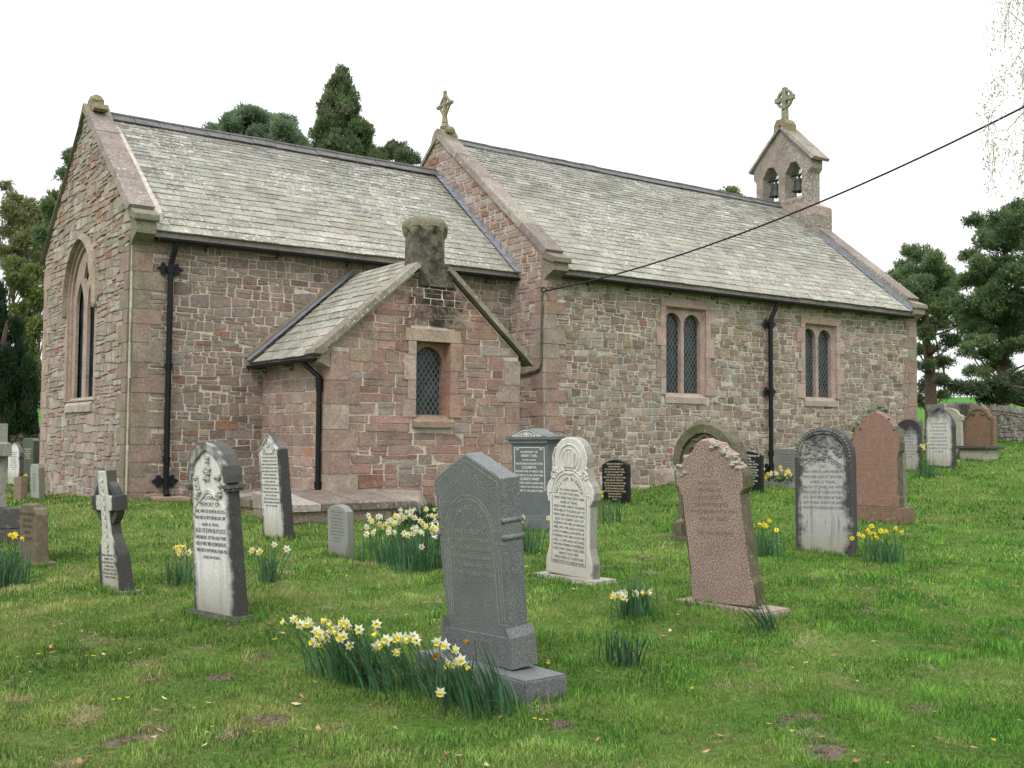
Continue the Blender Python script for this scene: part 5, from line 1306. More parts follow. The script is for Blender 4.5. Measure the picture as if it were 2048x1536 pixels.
SLATE_G = mat_sand('grey_green_slate', (.20, .215, .20), .1, .15, 6); DARKST = mat_sand('blackened_stone', (.085, .085, .08), .2, .25, 7)

# G: large grey granite stone in the foreground
g = Stone('headstone', 'tall leaning grey granite headstone with peaked top, behind the longest daffodil row', (-1.70, -13.735, -.25), 3.5, 4.7, 1.8)
g.slab(sym([(.365, 0), (.365, .19), (.335, .25), (.362, 1.165), (.0, 1.325)]), .145, GR_GREY, .01)
for sx in (-1, 1):
    for z in (.905, .80): mb = MB(); mb.tube([(sx * .345, -.006, z), (sx * .345, .152, z)], .019, 10); g.add(mb.build('moulding', GR_GREY, smooth=True))
mb = MB(); [mb.prism([(.33, .25), (.362, .19), (.362, .0), (.3, 0)], lambda p: (sx * p[0], -.03, p[1]), lambda p: (sx * p[0], .175, p[1]), (.2, .2, .2)) for sx in (-1, 1)]
mb.box(-.36, .36, -.025, .17, .0, .185, (.2, .2, .2)); o = mb.build('foot', GR_GREY); flip_check(o.data); g.add(o)
g.block(-.52, .615, -.145, .20, -.5, 0, GR_GREY, .012)
g.lines([arc(-.01, .80, .235, 0, 180, 18), [(.225, .80), (.225, .26)], [(-.245, .80), (-.245, .26)], [(.315, 1.14), (.315, .84), (.24, .84)], [(-.315, 1.14), (-.315, .84), (-.26, .84)], [(.32, 1.14), (0, 1.285), (-.32, 1.14)],
    [(.29, .72), (.29, .28)], [(.265, .72), (.265, .28)], [(-.29, .72), (-.29, .28)], [(-.265, .72), (-.265, .28)], [(.34, .76), (.235, .76)], [(-.34, .76), (-.25, .76)], arc(-.01, .80, .26, 0, 180, 18), [(.335, .26), (.235, .26)]], PALEINK, .0042)
vine = []
for k in range(13):
    t = -1 + 2 * k / 12; x = .27 * t; z = 1.235 - abs(t) * .15 - .02
    vine.append(scroll(x, z, .024, 1 if k % 2 else -1, 1.2, k))
for sx in (-1, 1):
    for k in range(4): vine.append(scroll(sx * .285, .89 + k * .055, .02, sx, 1.2, k))
    for k in range(3): vine.append(scroll(sx * .29, .66 - .0 + k * .035 + .0, .012, sx, 1.2, k)); vine.append(scroll(sx * .30, .05 + k * .05, .022, sx, 1.2, k))
g.lines(vine, PALEINK, .0034, name='carved_vine')
g.arctext('IN LOVING MEMORY', PALEINK, -.01, .80, .165, 172, 8, .045)
g.text(['OF', 'JANE BLAYLOCK', 'WHO DIED AT HUTTON END', 'AUG. 13TH 1899, AGED 62 YEARS', 'ALSO JOHN BLAYLOCK, HUSBAND', 'OF THE ABOVE, WHO DIED', 'DEC. 2ND 1910, AGED 77 YEARS'], PALEINK, .865, .44, .053, sizes=[.032, .042, .034, .036, .036, .034, .036], x0=-.01)

# white trefoil stone with carved lilies
mm_ = mat_marble('white_marble_black_edge', .26, 1.42, (.62, .615, .60), edge=.93, top=.98, amp=.75, side=.94, streak=.30, foot=(.20, .19, .145))
g = Stone('headstone', 'tall white marble headstone with carved lilies beneath a black stained hooded arch', (-2.45, -11.06, -.27), 12.7, 3.6, 1.1)
g.slab(sym([(.30, 0), (.245, 1.09), (.245, 1.16), (.20, 1.24), (.14, 1.29), (.08, 1.335), (0, 1.36)]), .12, mm_, .012)
hood = [(.275, 1.07), (.275, 1.13), (.262, 1.20), (.21, 1.29), (.12, 1.36), (0, 1.395)]; inn = [(0, 1.33), (.07, 1.305), (.12, 1.265), (.16, 1.24), (.19, 1.20), (.205, 1.14), (.23, 1.12), (.235, 1.07)]
HOODM = mat_marble('black_hood_stone', .28, 1.42, (.46, .45, .43), (.07, .07, .066), edge=.80, top=.88, amp=1.1, side=.95, streak=.6)
g.slab(hood + inn, .155, HOODM, .008, 'hood', -.022); g.slab([(-x, z) for x, z in reversed(hood)] + [(-x, z) for x, z in reversed(inn)], .155, HOODM, .008, 'hood', -.022)
for sx in (-1, 1):
    mb = MB(); mb.box(sx * .262 - .03, sx * .262 + .03, -.03, .145, 1.025, 1.05, (.1, .1, .1)); mb.box(sx * .255 - .022, sx * .255 + .022, -.02, .135, 1.00, 1.025, (.1, .1, .1)); g.add(mb.build('capital', DARKST))
ogee = [(-.235, .83)] + [(-.23 + .02 * math.sin(i), .83 + i * .012) for i in range(4)] + [(-.18, .915), (-.10, .96), (-.05, 1.0), (0, 1.015), (.05, 1.0), (.10, .96), (.18, .915), (.225, .86), (.235, .83)]
g.ridge_([ogee, [(x, z - .018) for x, z in ogee]], mm_, .008)
mb = MB()
for cx, cz, k in ((0, 1.2, 11), (-.15, 1.02, 9), (.15, 1.03, 9)):
    for i in range(k): mb.blob((cx + rnd(-.03, .03), -.012, cz + rnd(-.10, .09)), (rnd(.012, .026), .02, rnd(.012, .028)), n=6)
    mb.tube([(cx, -.008, cz - .1), (cx + .02, -.012, cz), (cx - .01, -.008, cz + .08)], .008, 5)
g.add(mb.build('carved_lilies', mat_marble('stained_marble_carving', .9, 3, (.40, .39, .36), side=0, streak=.5, edge=2, top=2)))
g.text(['IN LOVING', 'MEMORY OF', 'JANE, WIFE OF JOHN BLAYLOCK', 'WHO DIED AT HUTTON END AUG. 1899', 'AGED 62 YEARS.', 'ALSO OF JOHN BLAYLOCK,', 'WHO DIED DEC. 31ST 1910, AGED 77 YEARS.', 'ALSO OF MARY, WIFE OF JOHN BLAYLOCK,', 'WHO DIED AT HUTTON END, 24 JUNE 1926,', 'AGED 84 YEARS.'], INK, .93, .43, .052, sizes=[.045, .05, .04, .04, .034, .052, .04, .044, .04, .034])
g.block(-.375, .375, -.075, .20, -.3, .03, DARKST, .02, top=.03)

# leaning celtic cross
cr_m = mat_marble('blackened_cross_stone', .16, 1.15, (.52, .51, .46), (.05, .05, .046), edge=.85, top=1.3, amp=1.2, side=.95, streak=.6)
g = Stone('cross_headstone', 'leaning ringed stone cross with white streaked face on a tapering inscribed foot', (-2.72, -9.12, -.29), 12, 6, 1.5)
g.slab(sym([(.225, 0), (.20, .34), (.19, .37), (.105, .50), (.085, .54), (.075, .76), (.235, .765), (.235, .90), (.085, .905), (.075, 1.13)]), .115, cr_m, .01)
rg = MB(); n = 26
for i in range(n):
    q = []
    for yy in (.02, .095):
        for a, rr_ in ((i, .165), (i + 1, .165), (i + 1, .215), (i, .215)): q.append((rr_ * math.cos(a * 6.283 / n), yy, .83 + rr_ * math.sin(a * 6.283 / n)))
    rg.quadbox(q, (.2, .2, .2))
g.add(rg.build('ring', cr_m))
g.ridge_([[(.0 + .018 * math.sin(i * 1.1), .42 + i * .03) for i in range(22)], [(.0 - .018 * math.sin(i * 1.1), .42 + i * .03) for i in range(22)]], cr_m, .011, -.004, 'knotwork')
g.text(['IN', 'LOVING MEMORY OF', 'ROBERT, THE', 'BELOVED SON OF THOS.', '& MARY JANE', 'STALKER, LITTLE', 'HUTTON, DIED 1903', 'AGED 27 YEARS'], INK, .37, .33, .034)
g.block(-.31, .31, -.09, .22, -.25, .03, mat_sand('sunken_base_stone', (.17, .16, .14), .5, .3), .02, top=.02)
g = Stone('headstone', 'small pale slate headstone half hidden behind the leaning ringed cross', tuple(at(201, 1001, 18.5)), 10, 3, 0)
g.slab(sym([(.22, -.1), (.22, .38), (.12, .44), (0, .455)]), .07, SLATE_G, .008)

# white gabled stone by the vestry plinth
m10 = mat_marble('white_marble_dark_frame', .30, 1.4, (.60, .595, .57), edge=.86, top=.93, amp=.7, side=.88, streak=.3)
g = Stone('headstone', 'white gabled headstone with dark stained frame and darkened side, close to the vestry plinth', (.25, -5.94, -.2), 4.7, 4.6, 1.1)
g.slab(sym([(.32, -.1), (.315, .4), (.29, 1.19), (.20, 1.25), (.06, 1.37), (0, 1.40)]), .135, m10, .012)
g.ridge_([[(.285, 1.16), (.10, 1.28), (0, 1.345), (-.10, 1.28), (-.285, 1.16)], [(.26, 1.14), (.26, .3)], [(-.26, 1.14), (-.26, .3)], scroll(0, 1.26, .05), scroll(.13, 1.19, .04), scroll(-.13, 1.19, .04, -1)], m10, .012, -.003)
g.text(['IN LOVING MEMORY', 'OF THOMAS TODHUNTER,', 'CHILDREN OF ANN AND', 'ROBERT, WHO DIED IN INFANCY', 'ALSO MARGARET AGED 7 YEARS', 'MARY ELEANOR, DAUGHTER OF', 'THOMAS TODHUNTER,', 'WHO DIED IN THE SPRING,', 'MAY 8TH 1889 1885.', 'ALSO MARY JANE, DAUGHTER OF', 'THOMAS TODHUNTER,', 'AND DAUGHTER OF THE ABOVE,', 'MAY 31ST 1892 1890.', 'ALSO SARAH ELLEN SCOTT,', 'ELDEST DAUGHTER OF THE ABOVE,', 'MAY 31ST 1899 1898.'], INK, 1.12, .44, .046, sizes=[.034] * 16)
# small rounded slate
m11 = mat_marble('small_grey_slate', .22, .62, (.235, .25, .24), (.15, .14, .10), edge=1.2, top=1.2, side=.5, streak=.2, foot=(.16, .16, .1), spots=.25)
g = Stone('headstone', 'small low rounded grey headstone in the grass left of the white daffodils', (.05, -8.22, -.22), 5.8, 2.9, -.2)
g.slab(sym([(.21, -.12), (.205, .535), (.14, .58), (.07, .60), (0, .607)]), .095, m11, .01)
g.lines([[(.175, .5), (.1, .535), (0, .55), (-.1, .535), (-.175, .5)]], PALEINK, .005)
g.text(['IN LOVING MEMORY OF', 'ANNIE WATSON', 'OF HUTTON IN THE FOREST', 'WHO DIED APRIL 3RD', '1928 AGED 72 YEARS', 'ALSO JOSEPH WATSON', 'HUSBAND OF THE ABOVE', 'DIED MAY 19TH 1934', 'AGED 80 YEARS', 'REST IN PEACE'], PALEINK, .515, .31, .037, sizes=[.026] * 10)

# grey granite memorial with curved pediment and white lettering
g = Stone('headstone', 'large dark grey granite memorial with curved pediment and crisp white lettering by the nave corner', (4.2, -6.35, -.05), 12, 1.6, .6)
g.slab(sym([(.34, 0), (.355, .80), (.365, 1.13)]), .25, GR_DARK, .006)
g.slab(sym([(.365, 1.13), (.385, 1.15), (.385, 1.165), (.42, 1.19)]), .31, GR_DARK, .004, 'cornice', -.03)
g.slab(sym([(.455, 1.19), (.455, 1.235), (.40, 1.245), (.27, 1.265), (.18, 1.305), (.10, 1.345), (0, 1.36)]), .36, GR_DARK, .006, 'pediment', -.055)
an = [[(-.30, 1.245), (-.2, 1.275), (-.1, 1.32), (0, 1.335), (.1, 1.32), (.2, 1.275), (.30, 1.245), (-.30, 1.245)]]
for sx in (-1, 1):
    for k in range(4): an.append(scroll(sx * (.05 + k * .055), 1.275 - k * .006, .026 - k * .004, sx, 1.3, k))
for a in range(5): an.append([(0, 1.25), (.05 * math.cos(.6 + a * .5), 1.25 + .07 * math.sin(.6 + a * .5))])
g.lines(an, WHITEINK, .008, -.058, 'scroll_ornament')
g.lines([[(-.30, .42), (-.30, 1.07), (-.255, 1.07), (-.255, 1.04), (-.22, 1.04), (-.22, 1.07), (.22, 1.07), (.22, 1.04), (.255, 1.04), (.255, 1.07), (.30, 1.07), (.30, .42)]], WHITEINK, .009)
g.text(['IN MEMORY OF', 'HENRY TUER,', 'OF THE LAURELS,', 'WHO DIED MARCH 8TH 1909, IN HIS 71ST YEAR.', 'ELIZABETH,', 'BELOVED WIFE OF HENRY TUER,', 'WHO DIED JULY 20, 1940, AGED 89 YEARS.', 'CLARICE MARY', 'DAUGHTER OF HENRY & ELIZABETH TUER,', 'WHO DIED AT HUTTON END FARM,', 'JANUARY 13, 1929, AGED 19 YEARS.'], WHITEINK, .985, .55, .058, sizes=[.05, .054, .036, .045, .056, .044, .044, .058, .046, .044, .046])
g.block(-.50, .50, -.13, .38, -.55, -.0, GR_DARK, .01)
mb = MB(); mb.box(-.44, .44, -.07, .32, -.002, .05, (.2, .2, .2)); g.add(mb.build('step', GR_GREY))

# ornate white limestone with bible roundel
m14 = mat_marble('pale_ornate_limestone', .33, 1.45, (.56, .545, .50), (.06, .058, .05), edge=1.12, top=1.15, amp=.8, side=.55, streak=.25, foot=(.36, .34, .28), spots=.35)
g = Stone('headstone', 'ornate pale limestone headstone with carved book roundel and scalloped shoulders', (1.25, -10.95, -.22), 6.5, 1.8, -2.3)
ol = [(.33, 0), (.33, .16), (.30, .24), (.285, .30), (.285, .72), (.33, .79), (.34, .86), (.315, .93), (.27, .97), (.245, 1.03), (.225, 1.10), (.232, 1.16), (.225, 1.24), (.19, 1.32), (.13, 1.375), (.06, 1.40), (0, 1.405)]
g.slab(sym(ol), .12, m14, .018)
g.ridge_([arc(0, 1.18, .15, 0, 360, 26), arc(0, 1.18, .105, 0, 360, 22), arc(0, .83, .215, 0, 180, 18), arc(0, .83, .25, 0, 180, 18), [(-.25, .83), (-.29, .83), (-.29, .74)], [(.25, .83), (.29, .83), (.29, .74)], [(.20, 1.29), (.24, 1.2), (.225, 1.08), (.26, 1.0)], [(-.20, 1.29), (-.24, 1.2), (-.225, 1.08), (-.26, 1.0)]], m14, .009, -.002)
mb = MB()
for x in (-.045, .0, .045): mb.quadbox([(x - .02, .002, 1.10), (x + .02, .002, 1.10), (x + .03, .002, 1.26), (x - .01, .002, 1.26), (x - .02, -.018, 1.10), (x + .02, -.018, 1.10), (x + .03, -.018, 1.26), (x - .01, -.018, 1.26)], (.4, .4, .4))
for sx in (-1, 1):
    for i in range(12): mb.blob((sx * rnd(.16, .25), -.004, rnd(.97, 1.10)), (.02, .014, .016), n=5)
g.add(mb.build('carved_book', m14))
g.lines([[(-.24, .12), (-.24, .80)], [(.24, .12), (.24, .80)], [(-.24, .12), (.24, .12)]], INK, .005)
g.arctext('WILLIAM BIRBECK', INK, 0, .80, .165, 165, 15, .05)
g.text(['IN LOVING MEMORY', 'OF HUTTON END,', 'WHO DIED FEB. 28TH 1889,', 'AGED 87 YEARS.', 'ALSO OF MARY, WIFE OF THE ABOVE,', 'WHO DIED AT YOCK RIGG, JULY 1ST', 'MARCH 23RD 1892 AGED 84 YEARS.', 'ALSO OF JOSEPH, SON OF', 'THE ABOVE, WHO DIED AT LANGDALE', 'APRIL 30TH 1909, AGED 63 YEARS.', 'ALSO OF ISABELLA, DAUGHTER OF', 'THE ABOVE, WHO DIED AT HUTTON', 'AUG. 15 1898 AGED 60 YEARS,', 'WHO WAS INTERRED AT PATTERDALE.', 'ALSO MARY JANE, WHO DIED', 'MARCH 5TH 1907', 'WHO DIED AT LOWTHER', 'MARCH 27TH 1915, AGED 84 YEARS.'], INK, .86, .44, .043, sizes=[.028, .034] + [.035] * 16)
g.block(-.50, .50, -.12, .27, -.35, .0, LIME, .03, top=.02)

# black headstone left of the mossy gothic stone
g = Stone('headstone', 'black polished headstone with gilt lettering, right of the ornate pale limestone one', (8.04, -3.89, -.1), 1, 0, 1.2)
g.slab(sym([(.36, -.15), (.36, .76), (.27, .80), (.14, .845), (0, .86)]), .085, GR_BLACK, .006)
g.text(['TREASURED MEMORIES OF', 'WILLIAM MOUNSEY', 'OF HUTTON END, WHO DIED', 'OCT. 18TH 1942 AGED 77 YEARS', 'ALSO HANNAH, HIS WIFE', 'DIED MAY 1ST 1950 AGED 82 YEARS', 'ALSO ARTHUR, THEIR SON', 'DIED NOV. 3RD 1963 AGED 63 YEARS', 'ALSO JOHN WILLIAM MOUNSEY', 'BELOVED HUSBAND OF ELSIE', 'DIED APRIL 4TH 1978 AGED 75 YEARS', 'ALSO ELSIE, HIS WIFE', 'DIED FEB. 20TH 1993', 'AT REST'], GOLDINK, .765, .62, .052, sizes=[.04] * 14)
# gothic columned stone behind the pink granite one
p16 = at(1413, 1078, 15.0); g = Stone('headstone', 'mossy gothic arched headstone with side columns, standing behind the broken pink granite stone', (p16.x, p16.y, p16.z), 4, 1, 0)
half = [(.54, 0), (.54, .18), (.42, .2), (.42, .98), (.54, 1.0), (.54, 1.12), (.47, 1.32), (.33, 1.46), (.15, 1.545), (0, 1.565)]
g.slab(sym(half), .20, SAND_MOSS, .015)
hd = [(.56, 1.02), (.56, 1.12), (.49, 1.34), (.35, 1.49), (.16, 1.58), (0, 1.60)]; hi = [(0, 1.47), (.13, 1.45), (.27, 1.37), (.38, 1.26), (.43, 1.12), (.44, 1.02)]
g.slab(hd + hi, .28, SAND_MOSS, .012, 'hood', -.05); g.slab([(-x, z) for x, z in reversed(hd)] + [(-x, z) for x, z in reversed(hi)], .28, SAND_MOSS, .012, 'hood', -.05)
for sx in (-1, 1):
    mb = MB(); mb.lathe([(.085, .18), (.085, .21), (.06, .24), (.052, .27), (.05, .92), (.065, .95), (.085, 1.0), (.09, 1.02)], (sx * .48, .04, 0), 12); g.add(mb.build('column', SAND_MOSS, smooth=False))
    g.block(sx * .48 - .1, sx * .48 + .1, -.08, .28, 0, .19, SAND_MOSS, .012, 'pedestal')
g.ridge_([[(.40, 1.1), (.30, 1.25), (.20, 1.30), (.24, 1.38), (.12, 1.36), (0, 1.45)], [(-.40, 1.1), (-.30, 1.25), (-.20, 1.30), (-.24, 1.38), (-.12, 1.36), (0, 1.45)], arc(.2, 1.18, .1, 0, 360, 14), arc(-.2, 1.18, .1, 0, 360, 14)], SAND_MOSS, .022, -.006, 'tracery')
mb = MB(); [mb.blob((rnd(-.34, .34), -.01, rnd(1.05, 1.3)), (.045, .03, .045), n=6) for i in range(26)]; g.add(mb.build('carved_foliage', SAND_MOSS))
g.block(-.64, .64, -.16, .36, -.3, .01, SAND_MOSS, .02)

# pink granite with broken crest
g = Stone('headstone', 'leaning pink granite headstone with chipped lichen crusted crest on a flat sandstone base', (1.35, -12.96, -.25), 4.5, 7.2, 3.0)
o17 = [(.345, 0), (.345, .20), (.325, .26), (.322, .95), (.36, 1.0), (.372, 1.08), (.365, 1.17), (.31, 1.20), (.285, 1.24), (.30, 1.28), (.25, 1.30), (.20, 1.335), (.17, 1.385), (.09, 1.40), (.03, 1.43)]
l17 = [(-.03, 1.43), (-.10, 1.39), (-.14, 1.33), (-.22, 1.29), (-.255, 1.30), (-.26, 1.24), (-.32, 1.20), (-.365, 1.16), (-.37, 1.05), (-.335, .98), (-.322, .95), (-.325, .26), (-.345, .20), (-.345, 0)]
g.slab(o17 + l17, .115, GR_PINK, .012)
mb = MB()
for sx in (-1, 1):                                  # grey green mossed edges standing slightly proud at the side
    mb = MB()
    mb.quadbox([(sx * .326, .0, .26), (sx * .331, .0, .26), (sx * .331, .118, .26), (sx * .326, .118, .26), (sx * .323, .0, .95), (sx * .328, .0, .95), (sx * .328, .118, .95), (sx * .323, .118, .95)], (.2, .2, .2))
    mb.prism([(.325, .95), (.375, 1.0), (.385, 1.1), (.372, 1.17), (.34, 1.17)], lambda p: (sx * p[0], .006, p[1]), lambda p: (sx * p[0], .122, p[1]), (.2, .2, .2))
    mb.prism([(.32, .27), (.352, .20), (.352, .0), (.32, 0)], lambda p: (sx * p[0], .006, p[1]), lambda p: (sx * p[0], .122, p[1]), (.2, .2, .2))
    o = mb.build('mossy_edge', SAND_MOSS); flip_check(o.data); g.add(o)
mb = MB(); path = [(.36, 1.16), (.30, 1.22), (.28, 1.27), (.22, 1.31), (.17, 1.36), (.08, 1.405)]
for i in range(46):
    k = random.randrange(5); t = random.random(); x = path[k][0] * (1 - t) + path[k + 1][0] * t; z = path[k][1] * (1 - t) + path[k + 1][1] * t
    mb.blob((x + rnd(-.02, .015), rnd(-.008, .08), z + rnd(-.03, .012)), (rnd(.015, .032), .02, rnd(.012, .026)), n=6, jit=.3)
for i in range(14): mb.blob((-.30 - rnd(-.06, .06), rnd(-.006, .05), 1.17 + rnd(-.05, .05)), (rnd(.012, .024), .015, rnd(.012, .02)), n=6, jit=.3)
g.add(mb.build('lichen_crust', mat_sand('pale_lichen_crust', (.42, .41, .33), .45, .8, 9, (.06, .06, .04))))
g.lines([arc(.0, 1.17, .06, 0, 360, 20), [(-.03, 1.13), (-.025, 1.21), (.01, 1.14), (.02, 1.21), (.04, 1.15)]], mat_plain('worn_cut', (.19, .14, .12), .9), .005, name='monogram')
g.text(['IN LOVING', 'MEMORY OF', 'JOHN SCOTT', 'OF HUTTON END', 'WHO DIED MAY 4TH 1904', 'AGED 71 YEARS', '', 'THY WILL BE DONE'], mat_plain('worn_granite_lettering', (.21, .155, .135), .9), 1.04, .5, .062, sizes=[.045] * 8)
g.block(-.50, .49, -.12, .30, -.28, -.0, mat_sand('buff_base_slab', (.30, .25, .205), .25, .4), .018)

# black headstone with white lettering by the downpipe
g = Stone('headstone', 'black headstone with white lettering on the lawn in front of the nave downpipe', (12.66, -3.09, -.0), .5, 0, 0)
g.slab(sym([(.37, -.15), (.37, .80), (.30, .835), (.2, .85), (.08, .885), (0, .90)]), .09, GR_BLACK, .006)
g.text(['In Loving Memory of', 'ETHEL', 'BELOVED WIFE OF', 'WM. FOTHERGILL LITTLE', 'DIED AT HUTTON END', '2 APRIL 1954 AGED 58 YEARS', 'ALSO JAMES LITTLE', 'DIED 7 DECEMBER 27 YEARS', 'ALSO NANCY', 'DIED 1981 AGED 70 YEARS', 'ALSO THE ABOVE', 'WM. LITTLE', 'DIED 1972'], WHITEINK, .78, .64, .06, sizes=[.075, .062, .045, .05, .045, .045, .058, .045, .06, .045, .045, .045, .045])
p = at(1572, 963, 26.5); g = Stone('headstone', 'square topped grey slate tablet standing against the nave wall behind the flower planter', (p.x, p.y, p.z), 1)
g.slab([(-.37, -.1), (.40, -.1), (.40, .80), (-.37, .80)], .08, SLATE_G, .008)
g.text(['IN', 'LOVING MEMORY OF', 'MARGARET SCOTT', 'WHO DIED JULY 1934', 'AGED 61 YEARS', 'ALSO HER HUSBAND', 'JOSEPH SCOTT', 'DIED 1941'], INK, .72, .6, .07, sizes=[.045] * 8)
g.block(-.50, .5, -.62, .10, -.2, .03, SLATE_G, .01, 'kerb')

# big rounded white and black stone
m20 = mat_marble('streaked_white_stone', .40, 1.6, (.36, .36, .352), (.055, .055, .057), edge=.76, top=.84, amp=1.3, side=.8, streak=.7, foot=(.25, .24, .17), spots=.25, scale=4)
g = Stone('headstone', 'big round topped headstone with black streaks around its pale face', (5.77, -10.55, -.29), 11.7, -1.5, 1.4)
g.slab(sym([(.41, -.06), (.41, 1.25), (.395, 1.35), (.35, 1.45), (.27, 1.54), (.16, 1.60), (.08, 1.618), (0, 1.625)]), .12, m20, .03)
inn_ = [(.34, .1), (.34, 1.24), (.325, 1.33), (.28, 1.42), (.21, 1.49), (.12, 1.535), (0, 1.55)]
g.ridge_([inn_ + [(-x, z) for x, z in reversed(inn_)]], m20, .016, -.002)
g.ridge_([[(-.30, 1.12), (-.15, 1.22), (0, 1.255), (.15, 1.22), (.30, 1.12)]], m20, .012, -.002)
mb = MB(); [mb.blob((rnd(-.26, .26), -.004, 1.30 + rnd(-.09, .14)), (.03, .015, .022), n=6) for i in range(40)]
[mb.blob((.372 * math.cos(a), -.004, 1.245 + .345 * math.sin(a)), (.018, .015, .018), n=5) for a in [k * math.pi / 26 for k in range(27)]]
g.add(mb.build('carved_leaves', mat_marble('stained_leaf_carving', .9, 3, (.16, .16, .15), side=0, streak=.5, edge=2, top=2)))
g.arctext('IN LOVING MEMORY', INK, 0, .84, .33, 140, 40, .07)
g.text(['OF', 'MARY, WIFE OF JOHN PEARSON,', 'WHO DIED AUGUST 28TH 1883,', 'AGED 53 YEARS.', 'ALSO OF JANE, HIS WIFE', 'WHO DIED AT ROSE COTTAGE,', 'JULY 10TH 1902 AGED 65 YEARS.', 'ALSO OF ISAAC, SON OF THE ABOVE,', 'WHO DIED IN AUSTRALIA, AGED 18 YEARS.'], INK, 1.10, .56, .066, sizes=[.05] * 9)
for x in (-.11, .30):
    mb = MB(); mb.tube([(x, -.004, .03), (x, .02, .03)], .02, 8); g.add(mb.build('dowel_hole', M['iron']))
# red sandstone stone
g = Stone('headstone', 'smooth red sandstone headstone with pointed arch top and wide stepped base', (10.3, -8.1, .03), 8, 1.5, -.2)
o21 = [(.405, 0), (.405, .16), (.385, .20), (.385, .86), (.40, .92), (.43, .965), (.43, 1.10), (.405, 1.22), (.34, 1.37), (.24, 1.49), (.12, 1.58), (0, 1.635)]
g.slab(sym(o21), .17, RED, .014)
for sx in (-1, 1):
    mb = MB()
    mb.prism([(.39, .20), (.41, .16), (.41, 0), (.3, 0)], lambda p: (sx * p[0], .005, p[1]), lambda p: (sx * p[0], .176, p[1]), (.2, .2, .2))
    mb.prism([(.386, .86), (.402, .92), (.435, .965), (.435, 1.10), (.412, 1.22), (.345, 1.375), (.33, 1.36), (.36, 1.0)], lambda p: (sx * p[0], .006, p[1]), lambda p: (sx * p[0], .176, p[1]), (.2, .2, .2))
    mb.box(sx * .389 - .004, sx * .389 + .004, .004, .174, .2, .86, (.2, .2, .2))
    o = mb.build('mossy_edge', SAND_MOSS); flip_check(o.data); g.add(o)
CUT = mat_plain('worn_sandstone_cut', (.34, .2, .15), .9, .2)
g.lines([[(.17, .93)] + pointed(-.17, .17, 1.1, .34, 8) + [(-.17, .93)], [(.36, .93), (.34, 1.2), (.2, 1.42), (0, 1.56), (-.2, 1.42), (-.34, 1.2), (-.36, .93)], [(.12, .95)] + pointed(-.12, .12, 1.1, .24, 8) + [(-.12, .95)]], CUT, .006)
g.text(['IHS', '', '', 'IN LOVING MEMORY OF', 'ISABELLA, THE BELOVED WIFE', 'OF THOMAS SCOTT', 'WHO DIED JUNE 14TH 1908', 'AGED 62 YEARS'], CUT, 1.17, .6, .075, sizes=[.1] + [.05] * 7)
mb = MB()
for x, z in ((-.28, 1.33), (.25, 1.5), (.33, 1.32)): mb.blob((x, -.004, z), (.03, .012, .014), n=6, jit=.3)
g.add(mb.build('lichen_crust', DARKST))
g.block(-.53, .53, -.13, .32, -.45, .0, RED2, .015); 
pz = at(1752, 1040, 19.3); g = Stone('headstone', 'rough mossy pointed headstone mostly hidden behind the red sandstone one', (pz.x, pz.y, -.25), 8, 0, .5)
g.slab(sym([(.50, -.1), (.50, 1.2), (.46, 1.42), (.36, 1.62), (.27, 1.74), (.18, 1.86), (.10, 1.96), (0, 2.02)]), .2, SAND_GREY, .03)
mb = MB()
for i in range(90):
    t = random.random(); k = [(-.52, 1.2), (-.46, 1.45), (-.36, 1.64), (-.2, 1.85), (0, 2.0), (.12, 1.95)]; q = random.randrange(5); x = k[q][0] * (1 - t) + k[q + 1][0] * t; z = k[q][1] * (1 - t) + k[q + 1][1] * t
    mb.blob((x + rnd(-.03, .05), rnd(-.02, .18), z + rnd(-.08, .05)), (rnd(.03, .07),) * 3, n=6, jit=.35)
g.add(mb.build('moss_crust', mat_sand('grey_green_moss', (.17, .19, .12), .5, .5, 9)))

# gravestones at the far right by the boundary wall
def far_stone(label, px, py, dep, h, wd, t, shape, mat, yaw=6, lf=0, ls=0, ink=None, nl=9, name='headstone'):
    p = at(px, py, dep); g = Stone(name, label, (p.x, p.y, p.z), yaw, lf, ls)
    o = {'round': [(wd / 2, -.2), (wd / 2, h - wd * .42), (wd * .47, h - wd * .27), (wd * .38, h - wd * .13), (wd * .22, h - wd * .03), (0, h)],
         'point': [(wd / 2, -.2), (wd / 2, h - wd * .62), (wd * .46, h - wd * .44), (wd * .34, h - wd * .26), (wd * .17, h - wd * .10), (0, h + wd * .02)],
         'ogee': [(wd / 2, -.2), (wd * .46, .25), (wd * .44, h * .72), (wd / 2, h * .76), (wd / 2, h * .83), (wd * .36, h * .87), (wd * .30, h * .94), (wd * .14, h * .985), (0, h)],
         'baroque': [(wd / 2, -.2), (wd / 2, h * .76), (wd * .47, h * .80), (wd * .36, h * .81), (wd * .33, h * .86), (wd * .27, h * .94), (wd * .13, h * .99), (0, h)],
         'flat': [(wd / 2, -.2), (wd / 2, h)], 'shoulder': [(wd / 2, -.2), (wd / 2, h - .06), (wd * .36, h), (0, h + .01)]}[shape]
    g.slab(sym(o), t, mat, .012)
    if ink: g.text(['IN LOVING MEMORY', 'OF THE LATE', 'JOHN HODGSON', 'WHO DIED', 'AGED 70 YEARS', 'ALSO HIS WIFE', 'MARY HODGSON', 'AGED 81 YEARS', 'AT REST'][:nl], ink, h * .72, wd * .62, h * .058, sizes=[h * .042] * nl)
    return g
mk = lambda n_, hw, h, **k: mat_marble(n_, hw, h, **k)
far_stone('dark round topped headstone at the church corner behind the red sandstone stone', 1817, 942, 29, 1.39, .66, .12, 'round', mk('far_dark_marble', .33, 1.4, light=(.42, .42, .40), edge=.8, top=.72, side=.9), ink=INK)
